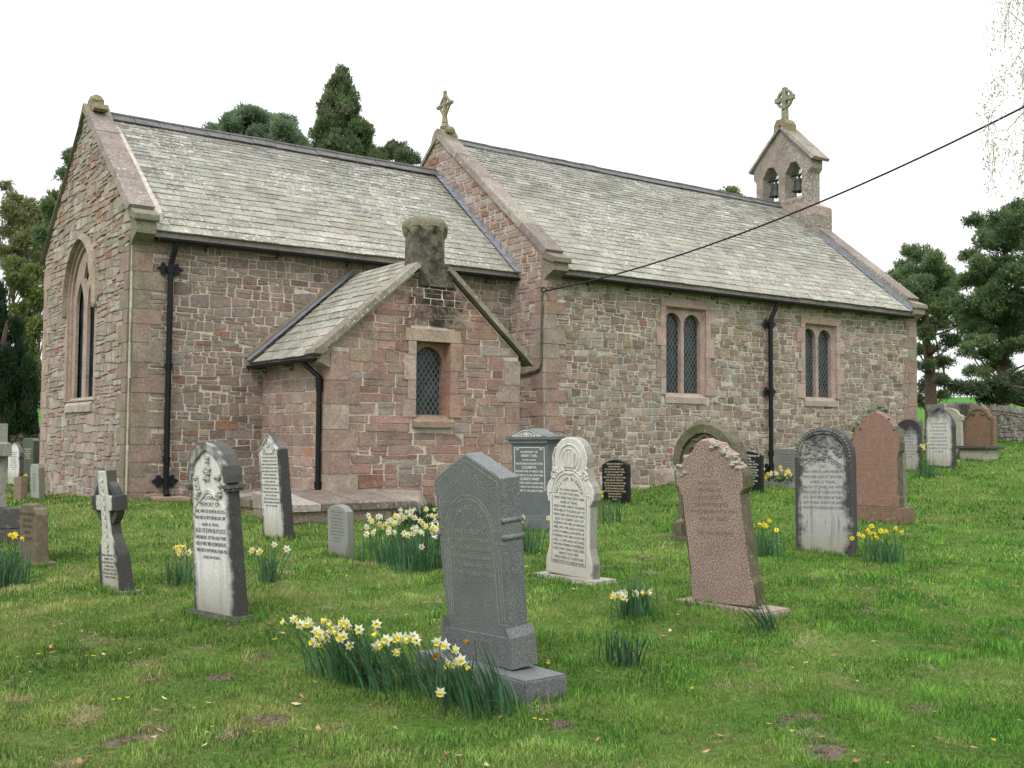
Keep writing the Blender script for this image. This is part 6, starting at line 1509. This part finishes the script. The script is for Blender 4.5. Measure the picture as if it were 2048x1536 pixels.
g = far_stone('pointed white headstone with black stained arch left of the boundary wall', 1878, 936, 30, 1.68, .82, .2, 'point', mk('far_white_marble', .41, 1.7, light=(.6, .6, .57), edge=.86, top=.82, amp=.5, side=.85), ink=INK); g.block(-.47, .47, -.06, .28, -.3, .06, DARKST, .015)
far_stone('pale ornate shouldered headstone partly behind the pointed white one', 1897, 915, 32.5, 1.5, .9, .14, 'ogee', LIME, ink=None)
g = far_stone('red and buff sandstone headstone with rounded baroque head before the boundary wall', 1957, 911, 33, 1.5, .98, .2, 'baroque', RED2, yaw=8)
g.ridge_([[(.42, .2), (.42, 1.12), (.3, 1.18), (.26, 1.3), (.14, 1.40), (0, 1.42), (-.14, 1.40), (-.26, 1.3), (-.3, 1.18), (-.42, 1.12), (-.42, .2)], scroll(.15, 1.27, .06), scroll(-.15, 1.27, .06, -1)], SAND_MOSS, .03, -.005)
p = at(1926, 903, 33.8); g = Stone('chest_tomb', 'pale stone chest tomb between the ornate headstone and baroque red stone', (p.x, p.y, p.z), 6, cat='tomb')
g.block(-.36, .36, 0, 1.5, -.2, .68, LIME, .015, 'chest'); g.block(-.45, .45, -.09, 1.6, .68, .78, SAND_MOSS, .02, 'cover_slab')
p = at(1946, 913, 31.6); g = Stone('ledger_tomb', 'low dark ledger slab on rough masonry in front of the baroque red stone', (p.x, p.y, p.z), 6, cat='tomb')
g.block(-.42, .42, 0, .75, -.2, .22, LIME, .03, 'masonry_base'); g.block(-.55, .55, -.1, .9, .22, .31, DARKST, .02, 'cover_slab')
# gravestones at the left edge
p = at(-24, 1088, 14); g = Stone('cross_memorial', 'tall grey stone cross on stepped plinth cut by the left edge', (p.x, p.y, p.z), 8, 0, 0, cat='gravestone')
CG = mat_sand('grey_memorial_stone', (.23, .225, .21), .25, .35, 5); CGD = mat_sand('dark_plinth_stone', (.085, .083, .078), .2, .3, 5)
g.slab(sym([(.13, .48), (.11, 1.12), (.28, 1.14), (.28, 1.30), (.115, 1.32), (.11, 1.56)]), .17, CG, .012, 'cross'); g.block(-.42, .42, -.25, .42, -.2, .20, CGD, .02); g.block(-.32, .32, -.16, .33, .2, .46, CGD, .015, 'step')
far_stone('thin white pointed headstone near the left boundary wall', 26, 958, 27, .9, .55, .12, 'point', mk('thin_white', .27, .9, light=(.62, .62, .6), edge=.95, top=1.0, side=.85), yaw=18, ink=INK)
far_stone('tall dark granite headstone with slanted top near the left boundary wall', 54, 957, 28.5, 1.06, .6, .17, 'shoulder', mat_granite('dark_green_granite', [(.03, .04, .035), (.05, .06, .05), (.07, .08, .065), (.12, .12, .1)], 90, .35), yaw=15, ink=GOLDINK, nl=5)
far_stone('pale grey headstone glimpsed behind the church corner on the left', 76, 950, 31, .85, .6, .12, 'round', SLATE_G, yaw=12)
far_stone('short square brown stone post in front of the thin white headstone', 34, 996, 20.3, .40, .30, .14, 'flat', mat_sand('brown_block', (.22, .155, .12), .2, .2), yaw=12, ls=3)
far_stone('grey green round shouldered headstone beside the east gable corner', 69, 1002, 20.1, .68, .5, .12, 'shoulder', mk('lichened_grey_face', .25, .7, light=(.30, .315, .29), dark=(.12, .115, .085), edge=1.3, top=1.3, side=.8), yaw=4, lf=2.4, ink=PALEINK)
g = Stone('headstone', 'squat dark brown mossy headstone with sloping shoulders by the left daffodils', (-2.84, -6.17, -.28), 3, 2.5, 2)
g.slab(sym([(.36, -.05), (.36, .53), (.33, .59), (.25, .61), (.235, .645), (0, .65)]), .13, BROWNST, .018)
g.text(['SACRED TO THE MEMORY OF', 'THOMAS NIXON', 'OF HUTTON END', 'WHO DIED', 'AGED 60 YEARS'], mat_plain('faint_lettering', (.10, .085, .06), .9), .52, .7, .07, sizes=[.05] * 5)
g.block(-.2, .46, -.06, .22, -.12, .01, BROWNST, .01, 'kerb')
# ------------------------------------------------------------------ daffodils
def flower_mesh(name, pet, tru, seed, open_=1.0):
    """six petals round a frilled trumpet; faces along +z"""
    r = random.Random(seed); mb = MB()
    for k in range(6):
        a = k * math.pi / 3 + r.uniform(-.12, .12); L = r.uniform(.036, .044) * open_; wd = .0125; lift = r.uniform(-.006, .010); u = Vector((math.cos(a), math.sin(a), 0)); s = Vector((-math.sin(a), math.cos(a), 0))
        b, m1, m2, t = u * .004, u * L * .45 + s * wd + Vector((0, 0, lift * .4)), u * L * .45 - s * wd + Vector((0, 0, lift * .4 + .003)), u * L + Vector((0, 0, lift))
        c = tuple(x * r.uniform(.9, 1.05) for x in pet); i = len(mb.v); mb.v += [tuple(x) for x in (b, m1, t, m2)]; mb.f += [(i, i + 1, i + 2), (i, i + 2, i + 3)]; mb.c += [c, c]; mb.m += [0, 0]
    n = 9
    for j, (ra, za, rb, zb) in enumerate(((.006, 0, .0105, .014), (.0105, .014, .0155, .030))):
        i = len(mb.v)
        for k in range(n): a = 6.283 * k / n; mb.v.append((ra * math.cos(a), ra * math.sin(a), za))
        for k in range(n): a = 6.283 * k / n; f = 1 + (.14 * (k % 2) if j else 0); mb.v.append((rb * f * math.cos(a), rb * f * math.sin(a), zb))
        for k in range(n): q = (k + 1) % n; mb.f.append((i + k, i + q, i + n + q, i + n + k)); mb.c.append(tuple(x * r.uniform(.9, 1.08) for x in tru)); mb.m.append(0)
    o = mb.build(name, M['petal']); me = o.data; bpy.data.objects.remove(o); return me
WHITE, CREAM, YEL, GOLD = (.80, .79, .69), (.80, .78, .52), (.84, .73, .10), (.82, .64, .03)
FM = {'w': [flower_mesh('flower', WHITE, YEL, i) for i in range(3)], 'c': [flower_mesh('flower', CREAM, YEL, i + 5) for i in range(3)], 'y': [flower_mesh('flower', (.84, .74, .09), GOLD, i + 9) for i in range(3)],
      'p': [flower_mesh('flower', WHITE, (.76, .72, .40), i + 20) for i in range(2)], 'b': [flower_mesh('flower', (.30, .17, .05), (.33, .18, .04), 31, .6)]}
CAMXY = Vector((CAM_POS.x, CAM_POS.y, 0))
def daffodils(label, line, nleaf, lh, flowers, lean=(0, 0), width=.08, name='daffodil_clump', leafcol=(.062, .150, .066), cat='daffodils', wl=.011, scale=1.0, group='daffodil clumps among the graves'):
    """line: ground points the clump grows along; flowers: list of (world head position, kind)"""
    L0 = Vector(line[0]).lerp(Vector(line[-1]), .5); L0.z = gz(L0.x, L0.y)
    root = empty(name, label, cat, Matrix.Translation(L0), group)
    mb = MB()
    def base():
        t = random.random() * (len(line) - 1); i = min(int(t), len(line) - 2) if len(line) > 1 else 0
        p = Vector(line[i]).lerp(Vector(line[min(i + 1, len(line) - 1)]), t - i) + Vector((random.gauss(0, width * .5), random.gauss(0, width * .5), 0))
        p.z = gz(p.x, p.y) - .015; return p
    for k in range(nleaf):
        b = base() - L0; h = lh * rnd(.65, 1.12); a = rnd(0, 6.283); sp = abs(random.gauss(0, .22)); ln = Vector((lean[0] + sp * math.cos(a), lean[1] + sp * math.sin(a), 0)); dr = random.random() ** 4 * .8
        side = ln.cross(Vector((0, 0, 1))); side = side.normalized() if side.length > 1e-3 else Vector((1, 0, 0)); side = (side + Vector((rnd(-.9, .9), rnd(-.9, .9), 0))).normalized()
        w0 = wl * rnd(.7, 1.25); c = jit(leafcol, .35); n = 5; i0 = len(mb.v)
        for j in range(n + 1):
            t = j / n; p = b + ln * h * t * (.45 + .75 * t) + Vector((0, 0, h * (t - dr * t * t * .75))); w_ = w0 * (1 - .85 * t ** 4) * .5
            mb.v += [tuple(p - side * w_), tuple(p + side * w_)]
        for j in range(n): mb.f.append((i0 + 2 * j, i0 + 2 * j + 1, i0 + 2 * j + 3, i0 + 2 * j + 2)); mb.c.append(tuple(x * (.8 + .35 * j / n) for x in c) if False else c); mb.m.append(0)
    heads = []
    for hp, kind in flowers:
        hp = Vector(hp); b = min((base() for _ in range(14)), key=lambda q: (q - hp - Vector((lean[0], lean[1], 0)) * -.4).length) - L0; e = hp - L0
        m = b.lerp(e, .55) + Vector((0, 0, .05)); f = (CAMXY - Vector((hp.x, hp.y, 0))).normalized()
        aim = (f + Vector((rnd(-1.2, 1.2), rnd(-1.2, 1.2), rnd(-.75, .15))) + Vector((lean[0], lean[1], 0)) * .8).normalized()
        nk = e - aim * .030; mb.tube([b, m, nk + Vector((0, 0, .012)), e - aim * .008], [.0035, .003, .0028, .003], 4, (.05, .11, .04), cap=False)
        heads.append((e, aim, kind))
    mb.build('leaves', M['leafs'], root)
    for e, aim, kind in heads:
        o = bpy.data.objects.new('flower', random.choice(FM[kind])); COL.objects.link(o); o.parent = root
        s = rnd(.88, 1.12) * scale; o.matrix_local = Matrix.Translation(e) @ aim.to_track_quat('Z', 'Y').to_matrix().to_4x4() @ Matrix.Rotation(rnd(0, 6), 4, 'Z') @ Matrix.Scale(s, 4)
    return root
def fl(lst, dep, jd=.12, kind='w'):
    return [(at(q[0], q[1], (dep(q[0]) if callable(dep) else dep) + rnd(-jd, jd)), q[2] if len(q) > 2 else kind) for q in lst]
def gl(*pts): return [(at(x, 900, d).x, at(x, 900, d).y, 0) for x, d in pts]
# the long row in front of the grey granite stone
dfun = lambda x: 7.0 - (x - 570) / 460 * 1.0
FR = [(569, 1242), (587, 1238), (601, 1249), (616, 1246), (618, 1244), (653, 1240), (662, 1243), (669, 1252), (660, 1258), (634, 1262), (640, 1268), (653, 1272), (665, 1262), (672, 1258), (687, 1243), (694, 1246), (697, 1254), (685, 1248), (628, 1284), (636, 1287), (653, 1276), (681, 1276), (686, 1271), (699, 1291), (718, 1259), (753, 1248), (753, 1264), (756, 1288), (751, 1292), (773, 1279), (791, 1275), (800, 1273), (809, 1276), (827, 1272), (833, 1281), (793, 1303), (874, 1283), (891, 1290), (912, 1299), (898, 1327), (912, 1326), (921, 1320), (930, 1330), (917, 1323), (881, 1384)]
FRk = [(x, y, 'c' if (i * 7) % 5 == 0 else 'w') for i, (x, y) in enumerate(FR)] + [(873, 1311, 'b'), (938, 1283, 'b')]
row = [(640, 7.15), (740, 6.95), (800, 6.85), (880, 6.6), (950, 6.35), (1005, 6.22)]
daffodils('long row of white and yellow daffodils at the foot of the grey granite stone', gl(*row), 430, .37, fl(FRk, dfun, .16), lean=(-.30, .02), width=.17, wl=.013, scale=1.0, leafcol=(.062, .150, .068))
# the big white clumps left of the granite stone
daffodils('broad clump of white daffodils between small slate headstone and granite stone', gl((760, 11.9), (800, 12.2), (830, 12.0)), 190, .33, fl([(rnd(732, 800), rnd(1030, 1068), 'p' if rnd(0, 1) < .6 else 'c') for _ in range(26)] + [(735, 1058, 'c'), (745, 1066, 'c')], 12, .35), lean=(-.1, 0), width=.3, wl=.014, scale=1.0)
daffodils('second white daffodil clump with its single low bloom, touching the granite stone', gl((822, 11.4), (850, 11.5), (885, 11.4)), 200, .33, fl([(rnd(808, 884), rnd(1052, 1072), 'p' if rnd(0, 1) < .7 else 'c') for _ in range(20)] + [(843, 1094, 'p'), (872, 1062, 'c'), (880, 1045, 'p')], 11.3, .3), lean=(-.06, 0), width=.25, wl=.014, scale=1.0)
daffodils('rear clump of white daffodils closest to the vestry plinth', gl((800, 13.4), (850, 13.6), (885, 13.5)), 170, .36, fl([(rnd(792, 886), rnd(1016, 1048), 'c' if rnd(0, 1) < .4 else 'p') for _ in range(34)], 13.4, .5), width=.4, wl=.014, scale=1.05)
daffodils('small clump of pale yellow daffodils left of the carved lily headstone', gl((358, 10.4), (372, 10.4)), 80, .36, fl([(350, 1094), (362, 1091), (370, 1092), (361, 1106), (377, 1105), (355, 1100)], 10.4, .1, 'c'), lean=(-.06, 0), width=.14, leafcol=(.07, .155, .07))
daffodils('small spread of five white daffodils between lily headstone and gabled stone', gl((540, 10.6), (548, 10.6)), 70, .34, fl([(503, 1101, 'c'), (517, 1104, 'c'), (520, 1101, 'w'), (549, 1089, 'p'), (574, 1098, 'p')], 10.5, .1), lean=(-.05, 0), width=.1, leafcol=(.07, .155, .07))
daffodils('yellow daffodils beside the squat brown headstone at the left edge', gl((-20, 10.4), (10, 10.5), (30, 10.6)), 170, .42, fl([(22, 1068), (27, 1071), (31, 1069), (48, 1077), (-15, 1065)], 10.4, .1, 'y'), lean=(.05, 0), width=.22, leafcol=(.055, .12, .065))
daffodils('neat white and yellow daffodil clump on the lawn left of the pink granite stone', gl((1262, 9.0), (1282, 9.0)), 120, .36, fl([(1228, 1191, 'c'), (1236, 1189), (1243, 1185, 'p'), (1251, 1188), (1253, 1197, 'c'), (1246, 1194), (1271, 1187), (1289, 1183), (1297, 1182, 'p'), (1283, 1187)], 8.9, .1), lean=(-.05, 0), width=.15)
daffodils('yellow daffodil clump between pink granite stone and big round topped stone', gl((1512, 13.2), (1538, 13.3)), 110, .38, fl([(1505, 1050), (1520, 1046), (1524, 1047), (1532, 1053), (1540, 1041), (1553, 1060), (1529, 1050)], 13.2, .2, 'y'), width=.2)
daffodils('bright yellow daffodil clump at the right foot of the round topped stone', gl((1752, 13.0), (1785, 13.0)), 130, .36, fl([(1704, 1076), (1718, 1069), (1727, 1072), (1735, 1060), (1743, 1052), (1746, 1064), (1749, 1071), (1762, 1062), (1773, 1062), (1790, 1056), (1806, 1064), (1753, 1075), (1740, 1066)], 12.9, .15, 'y'), lean=(-.05, 0), width=.2)
daffodils('narrow daffodil tuft with one yellow bloom between granite memorial and ornate stone', gl((1056, 13.2), (1064, 13.2)), 90, .38, fl([(1046, 1034, 'c'), (1044, 1042, 'y'), (1097, 1036, 'c')], 13.2, .1), width=.16)
daffodils('daffodil leaves with two thin yellow blooms in front of the black gilt headstone', gl((1212, 17.5), (1235, 17.6)), 70, .42, fl([(1203, 984), (1204, 992)], 17.5, .1, 'y'), width=.2)
daffodils('flowerless tuft of daffodil leaves on open lawn right of the granite plinth', gl((1238, 7.4), (1252, 7.4)), 55, .26, [], width=.12, name='leaf_tuft', cat='plant', leafcol=(.030, .075, .04))
daffodils('flowerless leaf tuft leaning over the flat base of the pink granite stone', gl((1525, 8.55), (1535, 8.55)), 34, .27, [], lean=(-.5, .1), width=.1, name='leaf_tuft', cat='plant', leafcol=(.045, .10, .06))
daffodils('pale daffodil clump beside the pointed white headstone by the boundary wall', gl((1845, 27.5), (1856, 27.5)), 60, .45, fl([(rnd(1838, 1860), rnd(886, 898), 'c') for _ in range(8)], 27.5, .3), width=.3, wl=.02, scale=1.5)
daffodils('single yellow daffodil before the dark slanted headstone near the left boundary wall', gl((52, 24), (56, 24)), 30, .4, fl([(51, 951), (53, 953)], 24, .1, 'y'), width=.2, wl=.02, scale=1.3)
daffodils('dark strap leaved plant growing at the foot of the vestry window wall', gl((820, 16.7), (850, 17), (885, 16.8)), 200, .36, [], width=.5, name='strap_leaf_plant', cat='plant', leafcol=(.022, .055, .022), wl=.022, group=None)
# planter of mixed flowers by the slate tablet
p = at(1557, 966, 25.6); zz = gz(p.x, p.y); pl = empty('flower_planter', 'small flower planter with yellow and pink blooms before the slate tablet', 'planter', Matrix.Translation((p.x, p.y, zz)))
mb = MB(); mb.box(-.12, .16, -.42, .42, -.05, .10, (.16, .15, .13)); mb.build('trough', SLATE_G, pl)
mb = MB()
for k in range(240):
    c = Vector((rnd(-.16, .16), rnd(-.42, .42), rnd(.08, .26))); d = Vector((rnd(-1, 1), rnd(-1, 1), rnd(0, 1))).normalized() * .07; s = d.cross(Vector((rnd(-1, 1), rnd(-1, 1), rnd(-1, 1)))).normalized() * .02
    mb.poly([c - s, c + s, c + d], jit((.06, .11, .03), .4))
mb.build('leaves', M['leafs'], pl)
for k in range(22):
    kind = random.choice(['y', 'y', 'c', 'p']); o = bpy.data.objects.new('flower', random.choice(FM[kind])); COL.objects.link(o); o.parent = pl
    o.matrix_local = Matrix.Translation((rnd(-.2, 0), rnd(-.4, .4), rnd(.18, .3) if k > 7 else rnd(.3, .52))) @ Vector((-.7, -.6, rnd(-.2, .4))).to_track_quat('Z', 'Y').to_matrix().to_4x4() @ Matrix.Scale(1.2, 4)

# ------------------------------------------------------------------ turf
def make_grass():
    r = np.random.default_rng(77)
    a0 = R(CAM_YAW); cx, cy = CAM_POS.x, CAM_POS.y
    # distance bands: (d0, d1, blades per square metre, length, width)
    Vs, Cs = [], []
    for d0, d1, den, ln, wd in ((3.5, 7, 11500, .036, .0034), (7, 10, 7600, .037, .0040), (10, 14, 3400, .040, .0058), (14, 20, 900, .046, .010), (20, 30, 360, .055, .016), (30, 46, 110, .07, .03)):
        half = R(47); area = half * (d1 * d1 - d0 * d0); n = int(area * den)
        d = np.sqrt(r.uniform(d0 * d0, d1 * d1, n)); a = a0 + r.uniform(-half, half, n); x = cx + d * np.cos(a); y = cy + d * np.sin(a)
        inside = ((x > .1) & (x < LC) & (y > .1)) | ((x > LC) & (x < XW) & (y > YN)) | ((x > VX0) & (x < VX1) & (y > VY)) | ((x > 1.1) & (x < 3.4) & (y > -4.3) & (y < -1))
        pn = vnoise(x, y, 3.2, 5); q = vnoise(x, y, 7.5, 6); s_ = vnoise(x, y, 1.3, 8); tf = vnoise(x, y, 13, 12)
        keep = ~inside & ((np.abs(a - a0) < R(32)) | (r.random(n) < .6)) & (r.random(n) < np.clip(.85 + .25 * q + .2 * tf, .55, 1))
        for mx_, my_, mr in SOIL: keep &= ~(((x - mx_) ** 2 + (y - my_) ** 2 < (mr * .9) ** 2) & (r.random(n) < .6))
        x, y, pn, q, s_, tf = [v[keep] for v in (x, y, pn, q, s_, tf)]; n = len(x); z = ground_z(x, y) - .002 + .008 * np.maximum(0, vnoise(x, y, 21, 31)) * (np.hypot(x - cx, y - cy) < 15)
        u = r.random(n)
        bright, mid, moss, straw, dark = [np.array(c) for c in ((.155, .305, .050), (.100, .208, .040), (.222, .268, .085), (.285, .26, .165), (.040, .090, .023))]
        rk = vnoise(x, y, 9, 41) * vnoise(x, y, 4, 43); moss_p = np.clip(.18 + .42 * pn + .2 * s_, 0, .7); straw_p = np.clip(.05 + 1.5 * (rk - .22) + .08 * pn, .02, .88); dark_p = np.clip(.2 - .3 * pn, .04, .5)
        c = np.where((u < moss_p)[:, None], moss, np.where((u < moss_p + straw_p)[:, None], straw, np.where((u < moss_p + straw_p + dark_p)[:, None], dark, np.where((r.random(n) < .5)[:, None], bright, mid))))
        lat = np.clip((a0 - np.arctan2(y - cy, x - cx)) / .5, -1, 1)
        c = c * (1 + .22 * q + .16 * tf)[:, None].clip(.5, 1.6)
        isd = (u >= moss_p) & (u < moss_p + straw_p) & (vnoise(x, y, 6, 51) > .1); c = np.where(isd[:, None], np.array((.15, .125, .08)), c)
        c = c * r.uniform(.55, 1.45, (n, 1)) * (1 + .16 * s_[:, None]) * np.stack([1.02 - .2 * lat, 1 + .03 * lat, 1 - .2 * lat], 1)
        isst = (u >= moss_p) & (u < moss_p + straw_p)
        L = ln * r.uniform(.4, 1.4, n) * np.clip(1 + .6 * q + .5 * tf - .15 * pn, .65, 2.0); W = wd * r.uniform(.6, 1.3, n)
        az = r.uniform(0, 6.283, n); tl = np.where(isst, r.uniform(.9, 1.5, n), np.abs(r.normal(.35, .4, n)).clip(0, 1.4))
        dx, dy, dz = np.sin(tl) * np.cos(az), np.sin(tl) * np.sin(az), np.cos(tl)
        fa = r.uniform(0, 6.283, n); sx, sy = np.cos(fa) * W / 2, np.sin(fa) * W / 2
        b = np.stack([x, y, z], 1); t1 = b + np.stack([dx, dy, dz], 1) * (L * .55)[:, None]; t2 = t1 + np.stack([dx * 1.5, dy * 1.5, dz * .55], 1) * (L * .45)[:, None]
        S = np.stack([sx, sy, np.zeros(n)], 1)
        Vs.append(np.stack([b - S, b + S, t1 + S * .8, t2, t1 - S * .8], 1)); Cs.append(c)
    xs_, ys_ = [], []                             # longer uncut blades against the stones
    for s in BASES:
        mw_ = s.root.matrix_world; f_ = getattr(s, 'f', 0.0); d_ = (mw_.translation - CAM_POS).length
        for k in range(int(min(520, 5200 / d_))):
            e = random.random(); o_ = abs(random.gauss(.0, .035))
            if e < .42: q = Vector((rnd(-s.w, s.w), f_ - o_, 0))
            elif e < .6: q = Vector((s.w + o_, rnd(f_, s.t), 0))
            elif e < .75: q = Vector((-s.w - o_, rnd(f_, s.t), 0))
            else: q = Vector((rnd(-s.w, s.w), s.t + o_, 0))
            q = mw_ @ q; xs_.append(q.x); ys_.append(q.y)
    x, y = np.array(xs_), np.array(ys_); n = len(x); z = ground_z(x, y) - .01; dd = np.hypot(x - cx, y - cy); L = r.uniform(.04, .13, n); W = np.maximum(.005, dd * .0006) * r.uniform(.7, 1.2, n)
    az = r.uniform(0, 6.283, n); tl = np.abs(r.normal(.25, .3, n)); dx, dy, dz = np.sin(tl) * np.cos(az), np.sin(tl) * np.sin(az), np.cos(tl); fa = r.uniform(0, 6.283, n); S = np.stack([np.cos(fa) * W / 2, np.sin(fa) * W / 2, np.zeros(n)], 1)
    b = np.stack([x, y, z], 1); t1 = b + np.stack([dx, dy, dz], 1) * (L * .55)[:, None]; t2 = t1 + np.stack([dx * 1.6, dy * 1.6, dz * .5], 1) * (L * .45)[:, None]
    Vs.append(np.stack([b - S, b + S, t1 + S * .8, t2, t1 - S * .8], 1)); Cs.append(np.array([(.085, .225, .034), (.135, .31, .042), (.2, .24, .08), (.05, .12, .025)])[r.integers(4, size=n)] * r.uniform(.6, 1.3, (n, 1)))
    V = np.concatenate(Vs); C = np.concatenate(Cs); n = len(V); print('grass blades', n)
    i = np.arange(n)[:, None] * 5
    me_v = V.reshape(-1, 3)
    F4 = np.concatenate([i, i + 1, i + 2, i + 4], 1); F3 = np.concatenate([i + 4, i + 2, i + 3, i + 3], 1)[:, :3]
    me = bpy.data.meshes.new('grass'); me.vertices.add(len(me_v)); me.vertices.foreach_set('co', me_v.astype(np.float32).ravel())
    me.loops.add(n * 7); me.loops.foreach_set('vertex_index', np.concatenate([F4.ravel(), F3.ravel()]).astype(np.int32))
    me.polygons.add(2 * n); me.polygons.foreach_set('loop_start', np.concatenate([np.arange(n) * 4, n * 4 + np.arange(n) * 3]).astype(np.int32))
    me.update(calc_edges=True); at_ = me.attributes.new('Col', 'FLOAT_COLOR', 'FACE')
    at_.data.foreach_set('color', np.concatenate([np.concatenate([C, C]), np.ones((2 * n, 1))], 1).astype(np.float32).ravel()); me.materials.append(M['grass'])
    o = bpy.data.objects.new('grass', me); COL.objects.link(o); tag(o, 'short mossy grass of the churchyard with dry clippings', 'grass', kind='stuff')
SOIL = []
for px, py, rr_ in ((250, 1484, .09), (545, 1441, .11), (1590, 1440, .10), (1640, 1505, .13), (1850, 1422, .10), (440, 1358, .07), (1120, 1450, .06), (1240, 1000, .1), (1290, 1120, .08)):
    p = rayground(px, py); SOIL.append((p.x, p.y, rr_))
make_grass()
mb = MB()
for x, y, rr_ in SOIL:                            # low crumbly scrapes with ragged edges
    n, m = 26, 8; b = len(mb.v); ph = [rnd(0, 6) for _ in range(4)]
    for i in range(m + 1):
        for k in range(n):
            a = 6.283 * k / n; e = rr_ * (1 + .22 * math.sin(2 * a + ph[0]) + .16 * math.sin(3 * a + ph[1]) + .1 * math.sin(7 * a + ph[2])) * i / m * 1.15
            px, py = x + e * math.cos(a) * 1.25, y + e * math.sin(a); mb.v.append((px, py, gz(px, py) + .024 * (1 - (i / m) ** 2) - .008 + rnd(-.006, .006)))
    for i in range(m):
        for k in range(n):
            q = (k + 1) % n; mb.f.append((b + i * n + k, b + (i + 1) * n + k, b + (i + 1) * n + q, b + i * n + q)); mb.c.append((.2, .15, .1)); mb.m.append(0)
    for k in range(70):
        a, d = rnd(0, 6.283), rr_ * random.random() ** .5 * 1.25; s = rnd(.003, .009); px, py = x + d * math.cos(a) * 1.25, y + d * math.sin(a)
        mb.blob((px, py, gz(px, py) + .02 * max(0, 1 - (d / rr_) ** 2) + .002), (s, s, s * .7), n=5, jit=.35)
o = mb.build('bare_soil', M['soil']); tag(o, 'crumbly brown soil scrapes showing through the grass', 'soil', kind='stuff')
mb = MB()
for k in range(420):
    d = 4.4 + 15 * random.random() ** 1.6; a = R(CAM_YAW + rnd(-29, 29)); x, y = CAM_POS.x + d * math.cos(a), CAM_POS.y + d * math.sin(a); z = gz(x, y) + rnd(.015, .04)
    s = rnd(.012, .032); t = rnd(0, 6.283); u = Vector((math.cos(t), math.sin(t), rnd(-.3, .3))) * s; v = Vector((-math.sin(t), math.cos(t), rnd(-.3, .5))) * s * .5; c = Vector((x, y, z))
    col = jit(random.choice([(.36, .22, .13), (.30, .155, .08), (.42, .33, .22), (.22, .12, .07)]), .2)
    mb.poly([c - u, c + v * .9, c + u + Vector((0, 0, rnd(0, .01))), c - v], col)
o = mb.build('fallen_leaves', M['litter']); tag(o, 'scattered dry brown leaves on the grass', 'leaf litter', kind='stuff')
mb = MB()
for k in range(150):
    d = 5 + 17 * random.random(); a = R(CAM_YAW + rnd(-29, 29)); x, y = CAM_POS.x + d * math.cos(a), CAM_POS.y + d * math.sin(a); z = gz(x, y) + rnd(.03, .06)
    for q in range(random.choice([1, 1, 2, 3])):
        c = Vector((x + rnd(-.05, .05), y + rnd(-.05, .05), z)); s = rnd(.006, .012)
        for j in range(6): b = 6.283 * j / 6; mb.poly([c, c + Vector((math.cos(b - .35), math.sin(b - .35), .3)) * s, c + Vector((math.cos(b), math.sin(b), .35)) * s * 1.5, c + Vector((math.cos(b + .35), math.sin(b + .35), .3)) * s], (.78, .58, .02))
o = mb.build('celandine_flowers', M['petal']); tag(o, 'tiny yellow celandine flowers dotted over the grass', 'wild flowers', kind='stuff')
